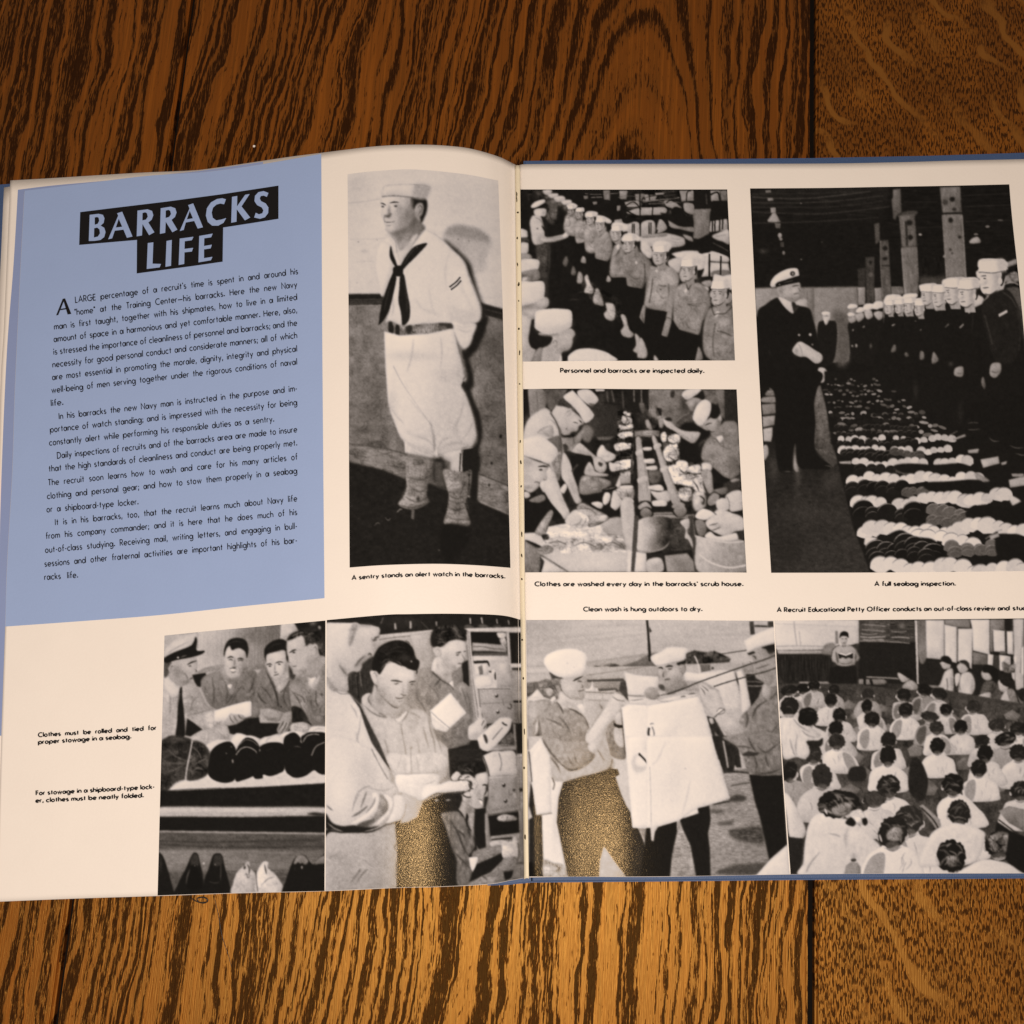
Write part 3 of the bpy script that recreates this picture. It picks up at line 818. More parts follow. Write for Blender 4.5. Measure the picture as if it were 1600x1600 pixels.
ART['c'] = '''
@ 800 600 5.333
p 12 0 60 20 2100 20 2100 1700 60 1700
t 3 4 4 60 20 2100 20 2100 1700 60 1700
p 36 1 270 40 460 45 430 130 320 230 280 160
t 3 4 4 270 40 460 45 320 230
q 56 50 1 130 50 270 50 128 45 265 45 282 190 210 240 150 280
l 36 1 .8 205 60 215 200
p 9 .8 90 40 130 45 150 280 95 380
c 20 2 600 200 700 170 860 180 910 260 900 400 760 440 620 400
d 34 .5 740 120 30 60
d 30 .5 680 330 80 60
p 78 .6 690 40 775 40 770 60 700 62
l 40 2 1 790 60 800 150
l 44 2 1 830 50 850 150
l 38 2 1 920 60 930 200
l 60 1.6 .7 1015 45 1018 150
c 48 1.5 600 340 680 380 660 470 620 490 580 440
p 40 1.2 700 440 860 435 820 470 720 470
c 82 .8 545 60 600 42 660 55 720 125 690 170 640 175 560 110
c 40 1 640 160 690 170 670 195
c 74 1 330 235 420 140 520 220 600 320 560 350 545 390 500 400 470 425 420 420 400 370 350 290
c 22 1.2 380 160 430 125 540 210 590 260 560 260 500 220 440 190 380 180
t 5 2 2 380 160 430 125 590 260 440 190
d 60 .6 480 380 40 20
d 86 .6 520 300 40 30
c 78 1 440 240 480 205 500 220 480 260 450 265
m 40 1.2 .8 .8 445 250 470 225 490 225
m 16 1.6 .6 .9 555 300 570 310 585 330
m 20 1.4 .6 .9 505 320 530 320 550 330
e 14 .6 453 373 5 4
m 30 1.4 .6 .8 480 400 500 405 520 395
c 86 .8 428 110 490 60 520 65 660 220 680 275 610 325 560 250 500 180
d 74 .5 640 240 30 30
c 58 1.2 330 330 400 380 420 440 520 440 560 400 620 360 560 500 500 560 430 540 400 470
t 6 3 3 330 330 420 440 560 400 500 560 400 500
c 74 1 490 560 560 490 640 550 700 600 760 640 770 680 720 720 690 700 670 620 600 590
d 58 .5 600 570 60 14 20
m 38 2 1 .7 490 560 520 520 560 480
c 24 1 420 510 450 500 470 540 430 570
c 78 1.2 95 400 150 280 270 200 330 240 390 340 400 470 430 560 400 760 380 800 330 720 240 560 90 560
d 88 .6 200 320 80 60
c 70 1 215 400 330 345 340 440 250 420
c 44 1.2 290 465 390 430 410 480 410 560 350 560 320 500
m 48 1.6 1 .8 210 405 260 370 310 350
m 46 1.6 1 .8 310 290 360 330 380 370
l 30 2 .8 320 240 370 320 395 400 415 560 400 700
c 50 1.2 330 640 380 590 410 590 410 700 380 800 350 720
t 6 2 4 330 600 410 590 400 760 350 720
c 78 1 410 760 420 600 440 575 490 660 530 770 560 920 580 980 540 1000 510 960 460 850
d 62 .5 500 860 20 70 -20
m 46 1.6 1 .7 540 790 560 900 575 970
c 80 1 230 830 290 690 340 720 390 830 430 960 480 1070 440 1130 400 1080 330 1000 260 900
d 66 .5 410 960 20 80 -25
d 88 .5 310 850 30 70 -25
c 76 1 60 600 200 640 300 680 285 740 295 790 230 820 230 850 160 905 100 880 60 880
d 54 .7 130 860 50 20
d 86 .6 200 740 50 40
d 56 .6 120 650 40 30
m 10 2.4 .6 .95 215 690 260 684 300 690
e 14 .8 240 715 16 7
m 34 1.8 .8 .8 185 825 205 815 235 830
m 40 1.4 .8 .7 255 790 275 800 292 795
c 88 .8 60 480 200 430 300 470 382 560 315 665 230 640 100 600 60 600
d 76 .5 330 600 30 40 40
l 50 .9 .6 100 600 230 645 315 665
p 9 1 100 990 200 940 270 900 320 990 420 1110 350 1140 300 1080 180 1240 100 1250
p 9 1 480 590 660 600 690 700 590 760 550 860 510 760
p 9 1 560 920 760 890 830 980 900 1100 820 1120 700 1050 640 1000 590 970
c 50 1 140 970 250 920 280 960 220 990
c 78 .8 100 900 140 905 150 940 105 950
c 84 .8 400 880 440 830 460 860 430 915
l 50 1.2 .8 160 980 270 955
l 30 3 1 500 730 530 690 550 670
c 54 1.2 570 790 640 760 820 810 780 880 700 910 570 915
t 6 3 3 570 790 640 760 820 810 700 910
c 76 1 600 740 640 650 680 690 700 730 800 750 780 770 650 765
d 60 .5 640 700 20 30
c 84 1 705 590 720 540 755 505 790 550 860 590 850 630 780 650 720 620
d 66 .5 780 600 40 14
c 74 1 680 630 740 610 790 680 760 740 700 720
m 34 1.6 1 .8 720 660 750 665 740 690
c 24 1 720 650 755 665 745 685 725 680
c 84 .9 880 420 920 400 1000 400 1000 450 940 460 890 440
c 86 .9 850 510 900 490 1000 490 1000 530 930 550 870 560
c 84 .9 810 650 850 660 880 640 1000 630 1000 690 900 720 830 730 810 690
c 82 .9 890 340 940 350 1000 330 1000 370 910 385
c 80 .9 915 260 950 270 1000 290 990 330 920 320
c 78 .8 930 230 985 235 980 265 940 262
c 84 .9 660 990 720 980 760 1000 740 1040 690 1020
c 84 .9 755 960 780 900 820 920 810 980 770 1010
c 80 .9 820 1010 840 900 870 830 900 760 910 830 880 900 920 980 870 1050 840 1040
c 60 1 860 870 1000 850 1010 960 910 960 880 920
t 9 3 3 860 870 1000 850 1010 960 880 950
t 10 3 2 880 240 1010 240 1010 700 860 700
c 86 .8 900 850 1000 845 1000 870 920 880
c 86 .8 920 970 1000 960 1010 990 940 1000
p 64 1 900 730 1000 725 1000 830 905 835
c 8 1 930 570 960 550 1005 570 1000 620 930 620
c 8 1 940 450 1000 440 1010 480 950 490
c 9 1 750 880 860 850 870 880 780 900
m 70 1.6 .8 .8 770 880 820 870 860 860
p 80 1 300 1190 500 1150 700 1180 820 1120 910 1115 940 1300 1010 1400 1010 1570 480 1570 240 1420 270 1280
c 66 1.5 740 1190 820 1120 920 1120 940 1260 840 1280
c 82 1 440 1140 500 1060 560 1050 640 1110 640 1170 600 1190 540 1200 480 1180
c 58 1 540 1050 580 990 690 1040 800 1100 790 1140 640 1195 640 1110
t 7 3 2 540 1050 580 990 800 1100 640 1195
m 30 1.6 .8 .8 560 1040 640 1040 700 1080
m 30 2 .8 .9 660 1190 740 1160 800 1110
c 84 1 730 1100 790 1095 780 1140 730 1140
m 36 1.4 .8 .8 500 1180 560 1160 580 1120
m 40 1.2 .8 .8 580 1190 610 1150 620 1110
t 11 5 4 260 1240 500 1300 940 1280 960 1390 400 1400 260 1330
c 56 2 310 1290 400 1270 470 1300 430 1380 350 1370
c 62 2 640 1300 720 1310 760 1370 660 1390
c 58 2 840 1300 930 1310 950 1380 860 1370
d 58 .6 540 1300 60 20
d 84 .6 560 1340 40 40
d 84 .8 700 1480 200 60
m 58 1.6 1 .6 350 1160 400 1190 470 1190
m 62 1.6 1 .6 440 1230 520 1220 620 1240
c 82 1 60 1250 200 1240 250 1270 290 1330 340 1370 280 1370 200 1360 60 1290
c 60 1 190 1240 260 1120 320 1050 345 1080 300 1180 270 1260
t 7 3 3 190 1240 260 1120 345 1080 270 1260
d 84 .6 250 1180 20 40 25
c 14 1.2 250 1260 300 1250 310 1290 270 1300
c 9 1 110 1300 200 1330 260 1370 200 1380 130 1340
p 50 1.2 100 1300 200 1360 310 1400 240 1420 230 1580 60 1580
t 6 2 5 100 1300 310 1400 240 1580 60 1580
p 78 1 240 1580 270 1480 230 1430 300 1460 400 1530 480 1570
l 52 1.4 .8 215 1400 320 1480 480 1570
c 60 1 210 1380 290 1340 345 1370 320 1410 240 1420
t 8 2 2 210 1380 290 1340 345 1370 240 1420
q 74 80 1 920 1000 1010 1000 905 990 1010 980 1020 1380 960 1350 930 1280
l 14 4 .6 1005 480 1000 640 998 830
l 30 6 .8 1045 1100 1025 1300 1010 1560
@ 980 600 5.333
p 42 1.2 175 40 800 45 810 130 560 300 440 360 300 330 180 240
t 3 4 4 175 40 800 45 560 300 180 240
d 50 .6 250 120 50 60
p 17 .8 805 45 920 45 930 345 820 310
p 45 1 740 45 810 45 815 300 770 250
p 12 .8 0 40 175 40 175 240 0 240
l 56 1.6 .8 55 45 58 150
l 58 1.6 .8 118 45 120 160
c 40 1 100 160 140 160 150 230 120 240
c 12 1 240 205 280 205 285 260 245 260
c 22 1 365 60 395 60 390 110 362 108
t 9 3 3 150 170 300 190 300 380 150 390
c 66 1 150 310 180 300 210 380 170 370
c 60 1 260 300 300 280 300 360 270 360
d 60 .7 210 250 40 40
d 14 .6 470 170 40 60
c 58 1 490 150 580 100 640 120 610 160 560 190 540 230 510 190 500 170
d 76 .6 530 160 20 24
c 12 1 540 110 620 50 645 100 640 135 600 120 560 110
c 84 .8 455 90 500 45 610 40 600 70 560 100 500 130
d 70 .6 490 110 16 16
c 30 1.5 430 350 400 320 470 250 550 230 560 320 640 400 700 430 620 500 570 560 520 480
t 4 4 4 430 350 550 240 640 400 570 560
l 50 2 1 400 320 460 270 520 240
c 9 1.5 440 360 550 320 660 370 690 430 600 500 620 640 600 670 520 680 440 600
c 76 1 300 290 330 280 400 350 480 390 600 400 600 440 550 495 480 460 400 400 320 350
d 58 .6 470 440 60 14 25
c 12 1 300 360 400 400 420 430 320 410
c 14 1 310 285 360 280 370 310 330 305
c 62 1 560 320 660 300 750 240 780 290 770 380 740 430 700 430 690 390 655 385
d 42 .6 760 330 16 50
d 74 .6 700 320 30 30
m 16 1.8 .6 .9 650 345 680 330 710 325
m 20 1.4 .6 .9 680 385 700 400 740 395
c 70 1 750 250 780 255 790 300 770 310
c 10 1 690 200 700 160 760 190 775 250 735 290 690 270
c 89 .8 550 260 580 180 640 130 690 150 700 200 680 270 620 345 570 320 548 290
d 76 .5 600 300 30 20
c 54 1.2 620 620 640 500 700 430 790 330 830 310 925 350 945 700 920 760 860 800 790 770 700 690
t 4 3 4 620 620 700 430 925 350 945 700 860 800
d 44 .5 880 640 60 80
d 62 .5 720 540 50 80
c 84 .8 745 440 790 430 800 460 770 490
m 30 1.4 .8 .8 700 450 740 460 770 500
m 34 1.2 .8 .7 760 500 840 540 870 520
m 32 1.6 1 .7 620 630 660 640 700 650
m 36 1.6 1 .6 830 600 900 620 930 600
c 9 1 700 690 800 770 870 800 860 830 800 850 740 800
c 84 1 620 700 630 655 700 670 700 720 640 730
c 60 1 615 740 640 710 700 730 720 880 740 920 680 910 640 830
d 76 .5 680 800 14 60
c 22 1 800 840 870 800 950 760 950 830 900 900 830 890
c 60 1 860 800 900 785 940 800 880 820
c 46 1 710 890 760 870 830 860 830 910 770 920
c 84 .9 280 420 320 400 330 470 290 480
c 76 1 350 430 430 420 440 480 390 500 340 480
c 82 1 310 540 380 490 420 510 430 620 330 640 300 590
t 10 3 3 290 420 440 420 430 640 300 640
c 84 1 400 720 420 640 500 650 500 740 430 750
c 80 1 500 700 600 670 610 740 520 740
c 82 1 340 690 420 680 430 800 380 830 350 760
c 80 1 390 780 500 750 560 760 560 850 480 840 400 830
c 74 1 560 770 620 760 640 860 650 910 560 880
t 8 3 3 300 640 620 660 640 900 400 840
m 34 1.6 .8 .8 510 770 560 750 610 740
c 58 1 430 880 520 860 540 960 480 980 430 940
t 9 2 2 430 860 540 870 540 980 430 960
c 72 1.5 560 900 640 910 660 1000 620 1050 570 1060 540 990
c 84 1 560 980 600 930 620 980 580 1020
d 20 .7 630 990 16 16
c 60 1 670 960 720 910 770 930 740 1000 680 1010
l 20 1.4 .8 660 990 680 930 730 900 780 930
c 84 1 740 980 790 950 840 970 850 1040 800 1060 750 1040
c 78 1 820 930 950 890 960 1060 860 1060
l 40 1.2 .8 830 940 850 990 850 1050
c 78 1 650 1160 700 1100 760 1040 840 1060 970 1120 970 1220 900 1230 820 1270 700 1220
d 88 .5 860 1120 60 40
d 60 .6 760 1180 40 20
m 30 1.8 .8 .9 680 1180 720 1170 760 1160
m 30 1.8 .8 .9 700 1220 740 1210 780 1190
c 90 .8 565 1105 630 1040 740 1080 700 1110 640 1135
l 30 1.4 .8 690 1040 720 1070 745 1090
p 10 .8 860 1070 965 1050 965 1090 900 1080
p 46 .8 60 390 200 380 270 390 270 440 60 440
t 6 4 1.5 60 390 270 390 270 440 60 440
q 64 72 .8 60 700 180 700 72 450 110 450 140 560 180 800 195 1000 100 1000 90 800 75 560
q 66 74 .8 250 800 400 780 205 450 240 450 330 680 400 860 445 980 380 1000 320 840 250 600
l 52 1.4 1 112 450 140 600 170 900
l 52 1.4 1 242 460 330 690 430 960
c 74 .8 72 560 130 540 140 590 80 600
c 76 .8 85 790 150 760 180 800 100 830
c 76 .8 220 510 270 490 285 520 230 550
c 76 .8 275 700 330 680 345 710 285 740
c 40 1.4 180 720 280 730 260 820 190 820
p 10 .8 120 480 200 470 220 600 140 620
p 10 .8 290 790 330 860 330 920 300 880
c 84 .8 130 530 200 525 200 552 140 555
c 84 .8 140 630 220 622 225 660 150 660
c 84 .8 160 690 240 680 245 715 170 715
c 84 .8 180 850 280 840 300 890 190 880
c 78 1 190 890 260 900 340 890 360 970 270 980
c 82 .8 210 975 320 970 320 1020 220 1020
p 10 .8 210 1020 370 1020 370 1060 210 1060
l 56 3 .8 200 1080 400 1075
p 56 .8 130 1090 560 1085 560 1120 130 1130
c 10 1 80 1040 110 980 190 980 215 1040 200 1120 120 1130 85 1090
c 64 .8 90 1020 150 980 200 1020 190 1050 110 1050
e 12 .8 160 1080 58 56
q 56 40 .8 150 1020 150 1130 110 1090 120 1045 160 1030 200 1060 205 1090 160 1122
e 12 .8 440 1050 66 62
c 60 .8 370 1020 420 980 480 1000 470 1030 400 1040
q 58 46 .8 450 1000 450 1120 388 1060 410 1020 460 1010 495 1050 480 1095 430 1110
q 80 12 1 110 1250 360 1250 95 1135 370 1125 350 1330 250 1390 80 1380
t 4 3 3 200 1130 370 1125 350 1330 250 1390
d 86 .6 170 1220 50 60
l 60 2 .8 60 1380 180 1400 300 1370 360 1310
p 24 1.4 370 1120 520 1130 560 1400 460 1400 340 1410
t 5 4 4 370 1120 520 1130 560 1400 340 1410
p 10 1 330 1400 540 1380 560 1570 310 1570 300 1420
p 58 1 310 1430 500 1410 560 1480 600 1570 330 1570
p 84 1 0 1380 160 1410 165 1570 0 1570
p 14 1 165 1415 300 1410 310 1470 170 1450
c 74 1 165 1470 280 1450 300 1560 170 1570
d 44 .6 440 1500 60 60
p 30 .8 60 1100 95 1100 85 1300 60 1565 30 1565
p 26 .8 505 1100 550 1095 585 1300 610 1565 560 1565 535 1250
l 44 1.2 .8 545 1130 575 1330 595 1500
c 78 .9 440 1150 510 1120 520 1180 500 1230 540 1300 545 1370 510 1300 480 1280 485 1210
q 72 62 1 600 1300 980 1300 570 1270 700 1290 975 1310 995 1570 600 1570 575 1300
t 4 4 6 570 1270 975 1310 995 1570 600 1570
c 50 1 565 1150 620 1130 660 1180 650 1250 600 1270
c 86 .8 650 1280 690 1230 760 1270 910 1240 930 1290 800 1310
p 20 1 910 1230 975 1220 975 1300 930 1290
l 84 2 .8 565 1265 700 1300 850 1320 975 1310
l 84 2.4 .8 600 1420 700 1490 850 1530 990 1510
d 82 .5 650 1380 40 60
@ 800 600 5.333
t 12 2.4 1.8 880 220 1010 220 1010 760 860 760
t 9 3 2 270 1240 480 1220 920 1260 960 1400 420 1410 260 1330
t 7 4 3 440 1150 760 1180 740 1240 480 1230
m 30 2 .8 .8 940 240 960 300 940 340
m 20 2 .8 .9 900 380 950 385 1000 380
m 20 2 .8 .9 880 470 940 480 1000 470
m 20 2 .8 .9 860 560 900 565 930 560
m 24 2 .8 .8 820 740 880 735 940 740
m 34 2 .8 .8 300 1330 380 1310 460 1340
m 34 2 .8 .8 520 1350 600 1320 700 1360
m 34 2 .8 .8 760 1350 840 1320 930 1370
@ 980 600 5.333
t 12 2.4 1.8 290 400 440 420 440 640 320 660
t 10 2.4 2 330 650 620 650 640 920 430 960 380 800
m 16 2 .8 .9 330 470 380 500 420 480
m 18 2 .8 .9 340 600 400 640 420 620
m 16 2 .8 .9 430 700 470 740 500 720
m 18 2 .8 .9 540 800 580 850 600 900
m 16 2.4 .8 .9 600 930 640 960 630 1010
'''
